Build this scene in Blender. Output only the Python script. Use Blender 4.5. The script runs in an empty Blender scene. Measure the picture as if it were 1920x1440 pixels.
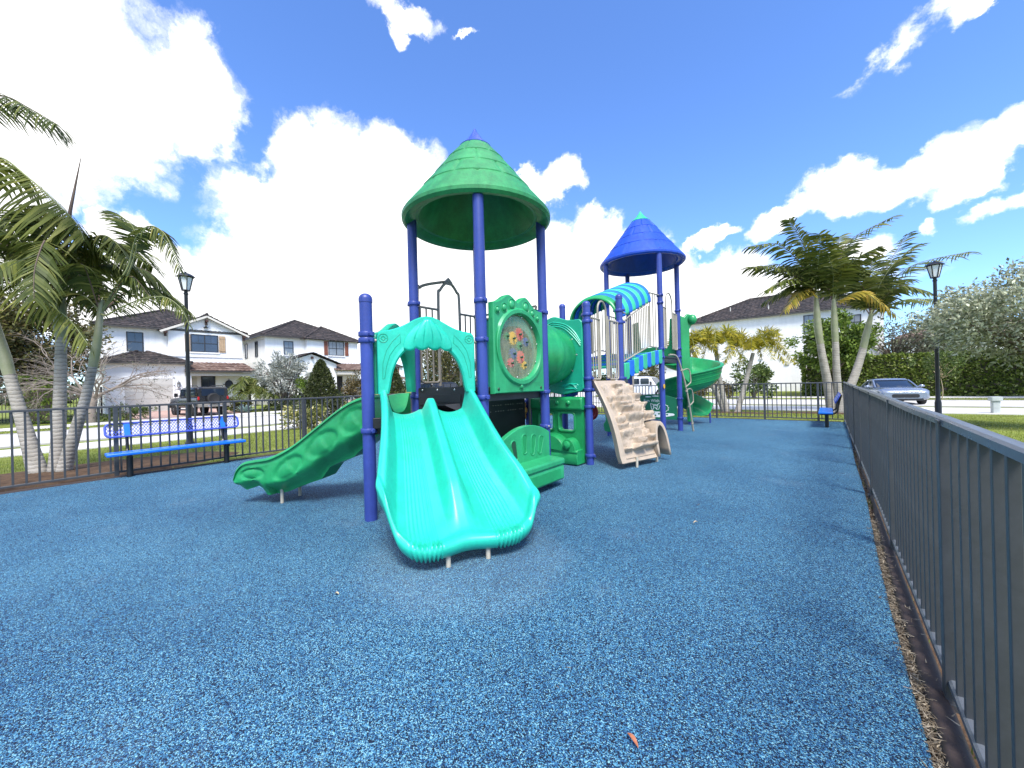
import bpy, math, random
import numpy as np
from mathutils import Vector, Matrix, noise
PI = math.pi
rad = math.radians
sc = bpy.context.scene
col = sc.collection
rng = random.Random(7)
V = Vector

# ------------------------------------------------------------------ mesh builder
class MB:
    def __init__(self):
        self.v = []; self.f = []; self.m = []
    def add(self, vs, fs, mi=0):
        n = len(self.v)
        self.v += [tuple(p) for p in vs]
        self.f += [tuple(i + n for i in q) for q in fs]
        self.m += [mi] * len(fs)
    def box(self, c, s, rz=0.0, mi=0):
        x, y, z = s[0] / 2, s[1] / 2, s[2] / 2
        cs, sn = math.cos(rz), math.sin(rz)
        vs = []
        for dz in (-z, z):
            for dx, dy in ((-x, -y), (x, -y), (x, y), (-x, y)):
                vs.append((c[0] + dx * cs - dy * sn, c[1] + dx * sn + dy * cs, c[2] + dz))
        self.add(vs, [(3, 2, 1, 0), (4, 5, 6, 7), (0, 1, 5, 4), (1, 2, 6, 5), (2, 3, 7, 6), (3, 0, 4, 7)], mi)
    def beam(self, a, b, w, h, up=(0, 0, 1), mi=0):
        a = V(a); b = V(b); t = (b - a).normalized()
        s = t.cross(V(up))
        if s.length < 1e-5: s = t.cross(V((1, 0, 0)))
        s.normalize(); u = s.cross(t)
        vs = []
        for p in (a, b):
            for i, j in ((-1, -1), (1, -1), (1, 1), (-1, 1)):
                vs.append(p + s * (w / 2 * i) + u * (h / 2 * j))
        self.add(vs, [(0, 1, 2, 3), (7, 6, 5, 4), (0, 4, 5, 1), (1, 5, 6, 2), (2, 6, 7, 3), (3, 7, 4, 0)], mi)
    def tube(self, path, r, n=10, closed=False, cap=True, mi=0):
        P = [V(p) for p in path]; k = len(P)
        R = r if isinstance(r, (list, tuple)) else [r] * k
        T = []
        for i in range(k):
            if closed: t = P[(i + 1) % k] - P[i - 1]
            else: t = P[min(i + 1, k - 1)] - P[max(i - 1, 0)]
            T.append(t.normalized() if t.length > 1e-9 else V((0, 0, 1)))
        nrm = T[0].orthogonal().normalized()
        vs = []
        for i in range(k):
            if i:
                q = T[i - 1].rotation_difference(T[i]); nrm = q @ nrm
                nrm = (nrm - T[i] * nrm.dot(T[i])).normalized()
            b = T[i].cross(nrm)
            for j in range(n):
                a = 2 * PI * j / n
                vs.append(P[i] + (nrm * math.cos(a) + b * math.sin(a)) * R[i])
        fs = []
        for i in range(k if closed else k - 1):
            for j in range(n):
                a0 = i * n + j; a1 = i * n + (j + 1) % n
                b0 = ((i + 1) % k) * n + j; b1 = ((i + 1) % k) * n + (j + 1) % n
                fs.append((a0, a1, b1, b0))
        if cap and not closed:
            fs.append(tuple(range(n))[::-1]); fs.append(tuple(range((k - 1) * n, k * n)))
        self.add(vs, fs, mi)
    def lathe(self, prof, n=32, c=(0, 0, 0), rf=None, mi=0, mis=None):
        vs = []; k = len(prof)
        for i, (r, z) in enumerate(prof):
            for j in range(n):
                a = 2 * PI * j / n
                rr = rf(i, j, a, r) if rf else r
                vs.append((c[0] + rr * math.cos(a), c[1] + rr * math.sin(a), c[2] + z))
        fs = []
        for i in range(k - 1):
            for j in range(n):
                fs.append((i * n + j, i * n + (j + 1) % n, (i + 1) * n + (j + 1) % n, (i + 1) * n + j))
        if prof[0][0] > 1e-4: fs.append(tuple(range(n))[::-1])
        if prof[-1][0] > 1e-4: fs.append(tuple(range((k - 1) * n, k * n)))
        self.add(vs, fs, mi)
    def prism(self, poly, o, ux, uy, d, mi=0):
        """polygon in the (ux, uy) plane through o, extruded by vector d"""
        o = V(o); ux = V(ux); uy = V(uy); d = V(d); n = len(poly)
        A = [o + ux * a + uy * b for a, b in poly]; B = [p + d for p in A]
        fs = [tuple(range(n)), tuple(range(2 * n - 1, n - 1, -1))]
        for i in range(n):
            j = (i + 1) % n
            fs.append((i, i + n, j + n, j))
        self.add(A + B, fs, mi)
    def ring_prism(self, outer, inner, o, ux, uy, d, mi=0):
        """two matched loops, a frame of thickness d"""
        o = V(o); ux = V(ux); uy = V(uy); d = V(d); n = len(outer)
        L = [[o + ux * a + uy * b + e for a, b in lp] for lp in (outer, inner) for e in (V((0, 0, 0)), d)]
        vs = L[0] + L[1] + L[2] + L[3]; fs = []
        for i in range(n):
            j = (i + 1) % n
            fs += [(i, j, 2 * n + j, 2 * n + i), (n + j, n + i, 3 * n + i, 3 * n + j),
                   (j, i, n + i, n + j), (2 * n + i, 2 * n + j, 3 * n + j, 3 * n + i)]
        self.add(vs, fs, mi)
    def grid(self, P, cu=False, cv=False, mi=0):
        a = len(P); b = len(P[0])
        vs = [p for row in P for p in row]; fs = []
        for i in range(a if cu else a - 1):
            for j in range(b if cv else b - 1):
                i2 = (i + 1) % a; j2 = (j + 1) % b
                fs.append((i * b + j, i * b + j2, i2 * b + j2, i2 * b + j))
        self.add(vs, fs, mi)
    def ball(self, c, r, n=12, m=8, mi=0):
        r = r if isinstance(r, (tuple, list)) else (r, r, r)
        vs = []
        for i in range(m + 1):
            t = PI * i / m
            for j in range(n):
                a = 2 * PI * j / n
                vs.append((c[0] + r[0] * math.sin(t) * math.cos(a), c[1] + r[1] * math.sin(t) * math.sin(a), c[2] + r[2] * math.cos(t)))
        fs = []
        for i in range(m):
            for j in range(n):
                fs.append((i * n + j, (i + 1) * n + j, (i + 1) * n + (j + 1) % n, i * n + (j + 1) % n))
        self.add(vs, fs, mi)
    def build(self, name, mats, parent=None, bevel=0, smooth=38, sub=0, solid=0, weld=0):
        me = bpy.data.meshes.new(name)
        me.from_pydata(self.v, [], self.f)
        mats = mats if isinstance(mats, (list, tuple)) else [mats]
        for m in mats: me.materials.append(m)
        if any(self.m): me.polygons.foreach_set('material_index', self.m)
        if smooth:
            me.polygons.foreach_set('use_smooth', [True] * len(me.polygons))
            me.set_sharp_from_angle(angle=rad(smooth))
        me.validate(); me.update()
        o = bpy.data.objects.new(name, me); col.objects.link(o)
        if solid:
            md = o.modifiers.new('solid', 'SOLIDIFY'); md.thickness = solid; md.offset = -1
        if sub:
            md = o.modifiers.new('sub', 'SUBSURF'); md.levels = sub; md.render_levels = sub
        if bevel:
            md = o.modifiers.new('bevel', 'BEVEL'); md.width = bevel; md.segments = 2
            md.limit_method = 'ANGLE'; md.angle_limit = rad(40); md.harden_normals = False
        if parent is not None: adopt(o, parent)
        return o

def world_mat(o):
    m = Matrix.Translation(o.location) @ o.rotation_euler.to_matrix().to_4x4()
    p = o.parent
    while p is not None:
        m = world_mat(p) @ o.matrix_parent_inverse @ m; return m
    return m
def adopt(o, parent):
    """parent without moving: meshes of fixed things are written in world coordinates"""
    o.parent = parent
    o.matrix_parent_inverse = world_mat(parent).inverted()
def local(o, parent):
    o.parent = parent; return o

def tag(o, label=None, cat=None, group=None, kind=None):
    if label: o['label'] = label
    if cat: o['category'] = cat
    if group: o['group'] = group
    if kind: o['kind'] = kind
    return o
def thing(name, label, cat, loc=(0, 0, 0), rz=0.0, group=None):
    o = bpy.data.objects.new(name, None); o.empty_display_size = 0.2
    o.location = loc; o.rotation_euler = (0, 0, rz); col.objects.link(o)
    return tag(o, label, cat, group)
def struct(name, mb, m, **k):
    return tag(mb.build(name, m, **k), kind='structure')
def kids(o): return [c for c in bpy.data.objects if c.parent == o]
def copy_tree(o, parent=None):
    c = o.copy(); col.objects.link(c)
    if parent is not None: c.parent = parent
    for ch in kids(o): copy_tree(ch, c)
    return c

def bez(p0, p1, p2, n):
    p0, p1, p2 = V(p0), V(p1), V(p2)
    return [p0 * (1 - t) ** 2 + p1 * 2 * t * (1 - t) + p2 * t * t for t in [i / n for i in range(n + 1)]]
def smooth_path(pts, n=6):
    """Catmull-Rom through the points"""
    P = [V(p) for p in pts]; out = []
    for i in range(len(P) - 1):
        a = P[max(i - 1, 0)]; b = P[i]; c = P[i + 1]; d = P[min(i + 2, len(P) - 1)]
        for k in range(n):
            t = k / n
            out.append(0.5 * ((2 * b) + (c - a) * t + (2 * a - 5 * b + 4 * c - d) * t * t + (3 * b - a - 3 * c + d) * t ** 3))
    out.append(P[-1]); return out
def interp(x, pts):
    if x <= pts[0][0]: return pts[0][1]
    for (a, fa), (b, fb) in zip(pts, pts[1:]):
        if x <= b:
            return fa + (fb - fa) * (x - a) / (b - a)
    return pts[-1][1]
def scurve(x, pts):
    """smooth interpolation through points (monotone-ish cubic)"""
    if x <= pts[0][0]: return pts[0][1]
    if x >= pts[-1][0]: return pts[-1][1]
    for i in range(len(pts) - 1):
        if x <= pts[i + 1][0]:
            x0, y0 = pts[i]; x1, y1 = pts[i + 1]; h = x1 - x0
            def sl(k):
                if k <= 0: return (pts[1][1] - pts[0][1]) / (pts[1][0] - pts[0][0])
                if k >= len(pts) - 1: return (pts[-1][1] - pts[-2][1]) / (pts[-1][0] - pts[-2][0])
                return (pts[k + 1][1] - pts[k - 1][1]) / (pts[k + 1][0] - pts[k - 1][0])
            t = (x - x0) / h; m0 = sl(i) * h; m1 = sl(i + 1) * h
            return (2 * t ** 3 - 3 * t ** 2 + 1) * y0 + (t ** 3 - 2 * t ** 2 + t) * m0 + (-2 * t ** 3 + 3 * t ** 2) * y1 + (t ** 3 - t ** 2) * m1
def sstep(a, b, x):
    t = min(1, max(0, (x - a) / (b - a))); return t * t * (3 - 2 * t)
def rrect(x0, y0, x1, y1, r, n=5):
    out = []
    for cx, cy, a0 in ((x1 - r, y0 + r, -90), (x1 - r, y1 - r, 0), (x0 + r, y1 - r, 90), (x0 + r, y0 + r, 180)):
        for i in range(n + 1):
            a = rad(a0 + 90 * i / n); out.append((cx + r * math.cos(a), cy + r * math.sin(a)))
    return out

# ------------------------------------------------------------------ materials
def newmat(name):
    m = bpy.data.materials.new(name); m.use_nodes = True
    nt = m.node_tree; b = nt.nodes['Principled BSDF']
    return m, nt, b
def N(nt, t, **k):
    n = nt.nodes.new(t)
    for a, v in k.items():
        if a == 'inp':
            for i, x in v.items(): n.inputs[i].default_value = x
        else: setattr(n, a, v)
    return n
def c4(c): return (c[0], c[1], c[2], 1)
def ramp(nt, stops, interp_='LINEAR'):
    r = nt.nodes.new('ShaderNodeValToRGB'); r.color_ramp.interpolation = interp_
    e = r.color_ramp.elements
    while len(e) < len(stops): e.new(0.5)
    for x, (p, c) in zip(e, stops): x.position = p; x.color = c4(c)
    return r
def scale(c, k): return tuple(min(1, x * k) for x in c)
def surf(name, c, rough=.45, var=.12, vs=2.5, bump=0.0, bs=150, metal=0.0, spec=.5, coat=0.0, c2=None, fine=0.0, detail=4, rv=.1, streak=0.0):
    """a real-world surface: base colour with soft mottling, roughness that wanders, fine grain bump"""
    m, nt, b = newmat(name); L = nt.links.new
    tc = N(nt, 'ShaderNodeTexCoord')
    n1 = N(nt, 'ShaderNodeTexNoise', inp={'Scale': vs, 'Detail': detail, 'Roughness': .62})
    L(tc.outputs['Object'], n1.inputs['Vector'])
    lo = c2 if c2 else scale(c, 1 - var); hi = c if c2 else scale(c, 1 + var)
    r = ramp(nt, [(.32, lo), (.68, hi)]); L(n1.outputs['Fac'], r.inputs['Fac'])
    outc = r.outputs['Color']
    if fine:
        n3 = N(nt, 'ShaderNodeTexNoise', inp={'Scale': vs * 14, 'Detail': 3, 'Roughness': .7}); L(tc.outputs['Object'], n3.inputs['Vector'])
        mp = N(nt, 'ShaderNodeMapRange', inp={'From Min': .3, 'From Max': .7, 'To Min': 1 - fine, 'To Max': 1 + fine}); L(n3.outputs['Fac'], mp.inputs['Value'])
        mx = N(nt, 'ShaderNodeMix', data_type='RGBA', blend_type='MULTIPLY'); mx.inputs['Factor'].default_value = 1
        L(outc, mx.inputs['A']); L(mp.outputs['Result'], mx.inputs['B']); outc = mx.outputs['Result']
    if streak:          # rain streaks and fading that run down the surface
        mp2 = N(nt, 'ShaderNodeMapping'); mp2.inputs['Scale'].default_value = (vs * 3, vs * 3, vs * .35); L(tc.outputs['Object'], mp2.inputs[0])
        n5 = N(nt, 'ShaderNodeTexNoise', inp={'Scale': 1.0, 'Detail': 5, 'Roughness': .65}); L(mp2.outputs[0], n5.inputs['Vector'])
        m5 = N(nt, 'ShaderNodeMapRange', inp={'From Min': .3, 'From Max': .7, 'To Min': 1 + streak * .5, 'To Max': 1 - streak}); L(n5.outputs['Fac'], m5.inputs['Value'])
        x5 = N(nt, 'ShaderNodeMix', data_type='RGBA', blend_type='MULTIPLY'); x5.inputs['Factor'].default_value = 1
        L(outc, x5.inputs['A']); L(m5.outputs['Result'], x5.inputs['B']); outc = x5.outputs['Result']
    L(outc, b.inputs['Base Color'])
    n2 = N(nt, 'ShaderNodeTexNoise', inp={'Scale': vs * 4, 'Detail': 3}); L(tc.outputs['Object'], n2.inputs['Vector'])
    mr = N(nt, 'ShaderNodeMapRange', inp={'To Min': max(.02, rough - rv), 'To Max': min(1, rough + rv)}); L(n2.outputs['Fac'], mr.inputs['Value'])
    L(mr.outputs['Result'], b.inputs['Roughness'])
    b.inputs['Metallic'].default_value = metal; b.inputs['Specular IOR Level'].default_value = spec
    if coat: b.inputs['Coat Weight'].default_value = coat; b.inputs['Coat Roughness'].default_value = .08
    if bump:
        n4 = N(nt, 'ShaderNodeTexNoise', inp={'Scale': bs, 'Detail': 2}); L(tc.outputs['Object'], n4.inputs['Vector'])
        bp = N(nt, 'ShaderNodeBump', inp={'Strength': bump, 'Distance': .004}); L(n4.outputs['Fac'], bp.inputs['Height'])
        L(bp.outputs['Normal'], b.inputs['Normal'])
    return m
def leafmat(name, stops, rough=.5, trans=.3, spec=.4):
    """foliage: each leaf its own shade, some light passing through"""
    m, nt, b = newmat(name); L = nt.links.new
    g = N(nt, 'ShaderNodeNewGeometry')
    r = ramp(nt, stops); L(g.outputs['Random Per Island'], r.inputs['Fac'])
    L(r.outputs['Color'], b.inputs['Base Color']); b.inputs['Roughness'].default_value = rough
    b.inputs['Specular IOR Level'].default_value = spec
    t = N(nt, 'ShaderNodeBsdfTranslucent'); L(r.outputs['Color'], t.inputs['Color'])
    mx = N(nt, 'ShaderNodeMixShader'); mx.inputs[0].default_value = trans
    L(b.outputs[0], mx.inputs[1]); L(t.outputs[0], mx.inputs[2])
    L(mx.outputs[0], nt.nodes['Material Output'].inputs['Surface'])
    return m
# ------------------------------------------------------------------ the materials of the place
M = {}
M['post'] = surf('post_blue', (.030, .054, .26), .38, .12, 3, bump=.15, bs=260, fine=.07, streak=.12)
M['teal'] = surf('teal_plastic', (.016, .46, .32), .33, .12, 2.2, bump=.12, bs=220, fine=.07, streak=.10)
M['teal_dark'] = surf('dark_teal_plastic', (.012, .33, .20), .4, .12, 2.2, bump=.12, bs=220, fine=.06)  # darker, greener teal for second arch, tube plates and outline tubes
M['green'] = surf('green_plastic', (.014, .27, .085), .33, .16, 2.2, bump=.12, bs=220, fine=.08, streak=.14)
M['green_roof'] = surf('roof_green_plastic', (.028, .24, .075), .45, .22, 3, bump=.15, bs=200, fine=.16, streak=.22)
M['green_pale'] = surf('panel_green_plastic', (.022, .30, .115), .38, .14, 3, bump=.12, bs=200, fine=.07, streak=.12)
M['blue_roof'] = surf('roof_blue_plastic', (.009, .058, .42), .4, .14, 4, bump=.15, bs=200, fine=.08, streak=.15)
M['cap_blue'] = surf('cap_blue_plastic', (.03, .07, .36), .35, .1, 4)
M['cap_green'] = surf('cap_green_plastic', (.03, .42, .20), .4, .1, 4)
M['bright_blue'] = surf('bright_blue_plastic', (.008, .13, .62), .38, .1, 4, bump=.1)
M['seafoam'] = surf('seafoam_plastic', (.035, .42, .22), .4, .1, 4, bump=.1)
M['rock'] = surf('beige_rock_plastic', (.40, .32, .235), .5, .1, 5, bump=.3, bs=120, fine=.06)
M['rail'] = surf('beige_coated_pipe', (.30, .27, .21), .4, .10, 4)
M['rail_grey'] = surf('taupe_coated_pipe', (.20, .18, .15), .4, .12, 6)
M['leg'] = surf('galvanised_leg', (.42, .38, .30), .5, .15, 8)
M['deck'] = surf('black_deck_vinyl', (.035, .035, .038), .45, .2, 6, bump=.3, bs=300, fine=.15)
M['black'] = surf('black_plastic', (.012, .012, .013), .42, .2, 6, bump=.15)
M['bolt'] = surf('steel_bolt', (.55, .55, .55), .3, .1, 9, metal=.9)
M['dark_bolt_and_slot'] = surf('green_bolt_and_slot_shade', (.015, .06, .03), .4, .1, 9)  # also fills one seat pocket in place of its shade
M['yellow'] = surf('yellow_plastic', (.75, .42, .03), .4, .1, 5)
M['red'] = surf('red_plastic', (.62, .03, .03), .4, .1, 5)
M['coral'] = surf('coral_plastic', (.75, .12, .09), .4, .1, 5)
M['navy'] = surf('navy_plastic', (.05, .09, .28), .45, .1, 5)
M['pink'] = surf('pink_plastic', (.7, .09, .12), .4, .1, 5)
M['tan'] = surf('ochre_plastic', (.50, .24, .05), .4, .15, 6)
M['sign_green'] = surf('sign_green_plastic', (.012, .16, .075), .4, .08, 4)
M['white_ink'] = surf('white_ink', (.8, .82, .8), .5, .05, 6)
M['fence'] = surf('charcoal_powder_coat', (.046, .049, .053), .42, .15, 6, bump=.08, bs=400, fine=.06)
M['rail_top'] = surf('sky_lit_powder_coat', (.10, .112, .128), .3, .12, 6, bump=.05, bs=400, fine=.06)  # charcoal coat made paler: sky reflection put into the near rails' colour
M['bench_blue'] = surf('bench_blue_vinyl', (.006, .14, .60), .35, .1, 5, bump=.12, bs=220)
M['bench_purple'] = surf('bench_mesh_blue_vinyl', (.05, .085, .42), .4, .1, 5)
M['lamp_black'] = surf('lamp_black_paint', (.008, .008, .009), .35, .2, 5, bump=.08)
M['wall'] = surf('white_stucco', (.86, .85, .82), .85, .03, 1.2, bump=.4, bs=30, fine=.03, spec=.2, streak=.07)
M['trim'] = surf('cream_trim', (.62, .58, .50), .6, .05, 2)
M['gutter'] = surf('dark_gutter', (.05, .045, .04), .5, .1, 2)
M['garage'] = surf('grey_beige_door', (.52, .50, .45), .5, .05, 2)
M['frame'] = surf('bronze_frame', (.03, .03, .032), .45, .1, 4)
M['shutter_tan'] = surf('tan_wood', (.42, .29, .17), .6, .15, 5, fine=.1)
M['shutter_red'] = surf('red_brown_wood', (.20, .065, .035), .6, .2, 5, fine=.1)
M['wood_dark'] = surf('dark_bracket_wood', (.06, .025, .015), .6, .15, 5)
M['iron'] = surf('black_iron', (.008, .008, .008), .5, .1, 5)
M['concrete'] = surf('pale_concrete', (.56, .54, .50), .85, .09, .8, bump=.3, bs=60, fine=.06, spec=.2)
M['road'] = surf('pale_road', (.50, .49, .47), .85, .07, .5, bump=.3, bs=60, fine=.05, spec=.2)  # even pale grey base, lightly mottled
M['kerb'] = surf('kerb_concrete', (.42, .40, .36), .85, .1, 2, fine=.08, spec=.2)
M['lawn'] = surf('lawn_soil', (.20, .245, .045), .9, .3, 1.2, c2=(.12, .14, .03), bump=1.0, bs=40, fine=.35, spec=.15)
M['mulch'] = surf('brown_mulch', (.12, .075, .045), .95, .4, 6, c2=(.045, .028, .018), bump=1.0, bs=50, fine=.4, spec=.15)
M['border'] = surf('brown_rubber_border', (.040, .026, .022), .7, .25, 5, bump=.3, bs=90, fine=.18)
M['tyre'] = surf('tyre_rubber', (.012, .012, .012), .7, .2, 8)
M['rim'] = surf('alloy_rim', (.45, .45, .47), .3, .1, 8, metal=.8)
M['car_black'] = surf('black_car_paint', (.012, .012, .014), .25, .1, 2, coat=.6)
M['car_grey'] = surf('grey_blue_car_paint', (.22, .26, .33), .25, .05, 2, metal=.5, coat=.8)
M['car_white'] = surf('white_car_paint', (.7, .72, .75), .3, .04, 2, coat=.6)
M['chrome'] = surf('chrome', (.6, .6, .62), .18, .05, 5, metal=.9)
M['taillight'] = surf('red_lens', (.35, .01, .012), .15, .1, 5)
M['headlight'] = surf('clear_lens', (.5, .52, .55), .1, .1, 5)
M['utility'] = surf('grey_utility_box', (.40, .43, .42), .6, .12, 6)
M['dry_leaf'] = surf('dry_leaf', (.42, .16, .08), .7, .3, 20)
M['pale_leaf'] = surf('straw_bits', (.55, .42, .25), .8, .3, 20)
M['agave'] = surf('agave_leaf', (.20, .28, .25), .5, .2, 4)
M['stake'] = surf('pale_stake_wood', (.45, .35, .22), .8, .2, 6)
M['paver'] = surf('pink_pavers', (.44, .30, .25), .85, .2, 4, fine=.15, spec=.2)

def glass(name, c, rough=.05, tint=.0):
    m, nt, b = newmat(name)
    b.inputs['Base Color'].default_value = c4(c); b.inputs['Roughness'].default_value = rough
    b.inputs['Specular IOR Level'].default_value = .8
    return m
M['window'] = surf('window_glass', (.035, .045, .07), .06, .35, .6, rv=.02, spec=.8)
M['window_pale'] = surf('window_glass_with_blinds', (.22, .25, .28), .1, .2, .6, rv=.03, spec=.7)
M['car_glass'] = glass('car_glass', (.015, .025, .045), .03)
M['lantern_glass'] = glass('frosted_lantern_glass', (.75, .76, .74), .3)
def clear_sheet():
    m, nt, b = newmat('clear_scratched_sheet'); L = nt.links.new
    b.inputs['Base Color'].default_value = (.36, .38, .24, 1); b.inputs['Roughness'].default_value = .3
    t = N(nt, 'ShaderNodeBsdfTransparent'); mx = N(nt, 'ShaderNodeMixShader')
    tc = N(nt, 'ShaderNodeTexCoord'); mp = N(nt, 'ShaderNodeMapping'); mp.inputs['Scale'].default_value = (1, 1, .22)
    n = N(nt, 'ShaderNodeTexNoise', inp={'Scale': 22, 'Detail': 6, 'Roughness': .7}); L(tc.outputs['Object'], mp.inputs[0]); L(mp.outputs[0], n.inputs['Vector'])
    mr = N(nt, 'ShaderNodeMapRange', inp={'From Min': .3, 'From Max': .72, 'To Min': .10, 'To Max': .52}); L(n.outputs['Fac'], mr.inputs['Value'])
    L(mr.outputs['Result'], mx.inputs[0]); L(t.outputs[0], mx.inputs[1]); L(b.outputs[0], mx.inputs[2])
    L(mx.outputs[0], nt.nodes['Material Output'].inputs['Surface'])
    return m
M['clear'] = clear_sheet()

def rubber_mat():
    """poured rubber crumb: navy, mid blue and cyan granules about 9 mm across"""
    m, nt, b = newmat('blue_rubber_crumb'); L = nt.links.new
    tc = N(nt, 'ShaderNodeTexCoord')
    wn = N(nt, 'ShaderNodeTexNoise', inp={'Scale': 60, 'Detail': 2}); L(tc.outputs['Object'], wn.inputs['Vector'])
    mx0 = N(nt, 'ShaderNodeMix', data_type='RGBA', blend_type='ADD'); mx0.inputs['Factor'].default_value = .012
    L(tc.outputs['Object'], mx0.inputs['A']); L(wn.outputs['Color'], mx0.inputs['B'])
    v = N(nt, 'ShaderNodeTexVoronoi', inp={'Scale': 262, 'Randomness': 1}); L(mx0.outputs['Result'], v.inputs['Vector'])
    sx = N(nt, 'ShaderNodeSeparateColor'); L(v.outputs['Color'], sx.inputs[0])
    big = N(nt, 'ShaderNodeTexNoise', inp={'Scale': .5, 'Detail': 5, 'Roughness': .6}); L(tc.outputs['Object'], big.inputs['Vector'])
    ofs = N(nt, 'ShaderNodeMapRange', inp={'From Min': .3, 'From Max': .7, 'To Min': -.07, 'To Max': .07}); L(big.outputs['Fac'], ofs.inputs['Value'])
    ad = N(nt, 'ShaderNodeMath', operation='ADD'); L(sx.outputs['Red'], ad.inputs[0]); L(ofs.outputs['Result'], ad.inputs[1])
    r = ramp(nt, [(0, (.003, .008, .022)), (.34, (.009, .036, .092)), (.50, (.024, .105, .225)), (.71, (.066, .235, .37)), (.91, (.21, .44, .50))], 'CONSTANT')
    L(ad.outputs[0], r.inputs['Fac']); 
    dirt = N(nt, 'ShaderNodeTexNoise', inp={'Scale': 1.1, 'Detail': 6, 'Roughness': .7}); L(tc.outputs['Object'], dirt.inputs['Vector'])
    dm = N(nt, 'ShaderNodeMapRange', inp={'From Min': .56, 'From Max': .8, 'To Min': 0, 'To Max': .22}); L(dirt.outputs['Fac'], dm.inputs['Value'])
    mx = N(nt, 'ShaderNodeMix', data_type='RGBA'); L(dm.outputs['Result'], mx.inputs['Factor']); L(r.outputs['Color'], mx.inputs['A']); mx.inputs['B'].default_value = (.20, .25, .30, 1)
    # pale dust tracked out round the foot of the twin slide
    vd = N(nt, 'ShaderNodeVectorMath', operation='DISTANCE'); L(tc.outputs['Object'], vd.inputs[0]); vd.inputs[1].default_value = (-2.25, 2.15, 0)
    wob = N(nt, 'ShaderNodeMath', operation='MULTIPLY_ADD'); L(dirt.outputs['Fac'], wob.inputs[0]); wob.inputs[1].default_value = .9; L(vd.outputs['Value'], wob.inputs[2])
    d1 = N(nt, 'ShaderNodeMapRange', interpolation_type='SMOOTHSTEP', inp={'From Min': 1.45, 'From Max': 1.1, 'To Min': 0, 'To Max': .13}); L(wob.outputs[0], d1.inputs['Value'])
    fnz = N(nt, 'ShaderNodeMath', operation='MULTIPLY'); L(d1.outputs[0], fnz.inputs[0]); L(sx.outputs['Blue'], fnz.inputs[1])
    m3 = N(nt, 'ShaderNodeMix', data_type='RGBA'); L(fnz.outputs[0], m3.inputs['Factor']); L(mx.outputs['Result'], m3.inputs['A']); m3.inputs['B'].default_value = (.42, .50, .50, 1)
    L(m3.outputs['Result'], b.inputs['Base Color'])
    b.inputs['Roughness'].default_value = .75; b.inputs['Specular IOR Level'].default_value = .3
    bp = N(nt, 'ShaderNodeBump', inp={'Strength': .55, 'Distance': .006}); L(v.outputs['Distance'], bp.inputs['Height']); bp.invert = True
    L(bp.outputs['Normal'], b.inputs['Normal'])
    return m
M['crumb'] = rubber_mat()

def tile_mat(name, a, b_, c):
    m, nt, b = newmat(name); L = nt.links.new
    g = N(nt, 'ShaderNodeTexCoord')
    v = N(nt, 'ShaderNodeTexVoronoi', inp={'Scale': 3.2}); L(g.outputs['Object'], v.inputs['Vector'])
    s = N(nt, 'ShaderNodeSeparateColor'); L(v.outputs['Color'], s.inputs[0])
    r = ramp(nt, [(.0, a), (.5, b_), (1, c)]); L(s.outputs['Green'], r.inputs['Fac'])
    L(r.outputs['Color'], b.inputs['Base Color']); b.inputs['Roughness'].default_value = .75; b.inputs['Specular IOR Level'].default_value = .25
    return m
M['tile_dark'] = tile_mat('dark_roof_tile', (.022, .02, .02), (.04, .034, .032), (.07, .055, .05))
M['tile_brown'] = tile_mat('brown_roof_tile', (.09, .055, .042), (.14, .09, .07), (.22, .16, .13))

def palm_bark(name, a, b_, ringscale):
    m, nt, b = newmat(name); L = nt.links.new
    tc = N(nt, 'ShaderNodeTexCoord')
    w = N(nt, 'ShaderNodeTexWave', bands_direction='Z', inp={'Scale': ringscale * 1.7, 'Distortion': 2.2, 'Detail': 2, 'Detail Scale': 3}); L(tc.outputs['Object'], w.inputs['Vector'])
    n = N(nt, 'ShaderNodeTexNoise', inp={'Scale': 5, 'Detail': 5}); L(tc.outputs['Object'], n.inputs['Vector'])
    r1 = ramp(nt, [(.3, a), (.7, b_)]); L(n.outputs['Fac'], r1.inputs['Fac'])
    r2 = ramp(nt, [(.0, (.55, .53, .50)), (.14, (1, 1, 1))]); L(w.outputs['Fac'], r2.inputs['Fac'])
    mx = N(nt, 'ShaderNodeMix', data_type='RGBA', blend_type='MULTIPLY'); mx.inputs['Factor'].default_value = 1
    L(r1.outputs['Color'], mx.inputs['A']); L(r2.outputs['Color'], mx.inputs['B']); L(mx.outputs['Result'], b.inputs['Base Color'])
    b.inputs['Roughness'].default_value = .8; b.inputs['Specular IOR Level'].default_value = .2
    bp = N(nt, 'ShaderNodeBump', inp={'Strength': .35, 'Distance': .012}); L(w.outputs['Fac'], bp.inputs['Height']); L(bp.outputs['Normal'], b.inputs['Normal'])
    return m
M['palm_bark'] = palm_bark('ringed_palm_bark', (.26, .24, .205), (.40, .37, .325), 2.6)
M['bark'] = surf('grey_brown_bark', (.20, .165, .13), .9, .3, 4, c2=(.09, .072, .055), bump=1, bs=25, fine=.3, spec=.15)
M['twig'] = surf('dry_twig_bark', (.24, .20, .165), .9, .25, 4, fine=.2, spec=.15)
M['crownshaft'] = surf('green_crownshaft', (.19, .215, .10), .5, .2, 3, c2=(.27, .265, .17), fine=.08)
M['rachis'] = surf('green_rachis', (.20, .22, .09), .6, .2, 4)
M['rachis_dry'] = surf('brown_rachis', (.12, .08, .06), .7, .2, 4)
M['frond'] = leafmat('palm_leaflet', [(0, (.036, .055, .012)), (.5, (.088, .115, .022)), (.85, (.16, .18, .036)), (1, (.25, .23, .065))], .55, .3, .25)
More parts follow.
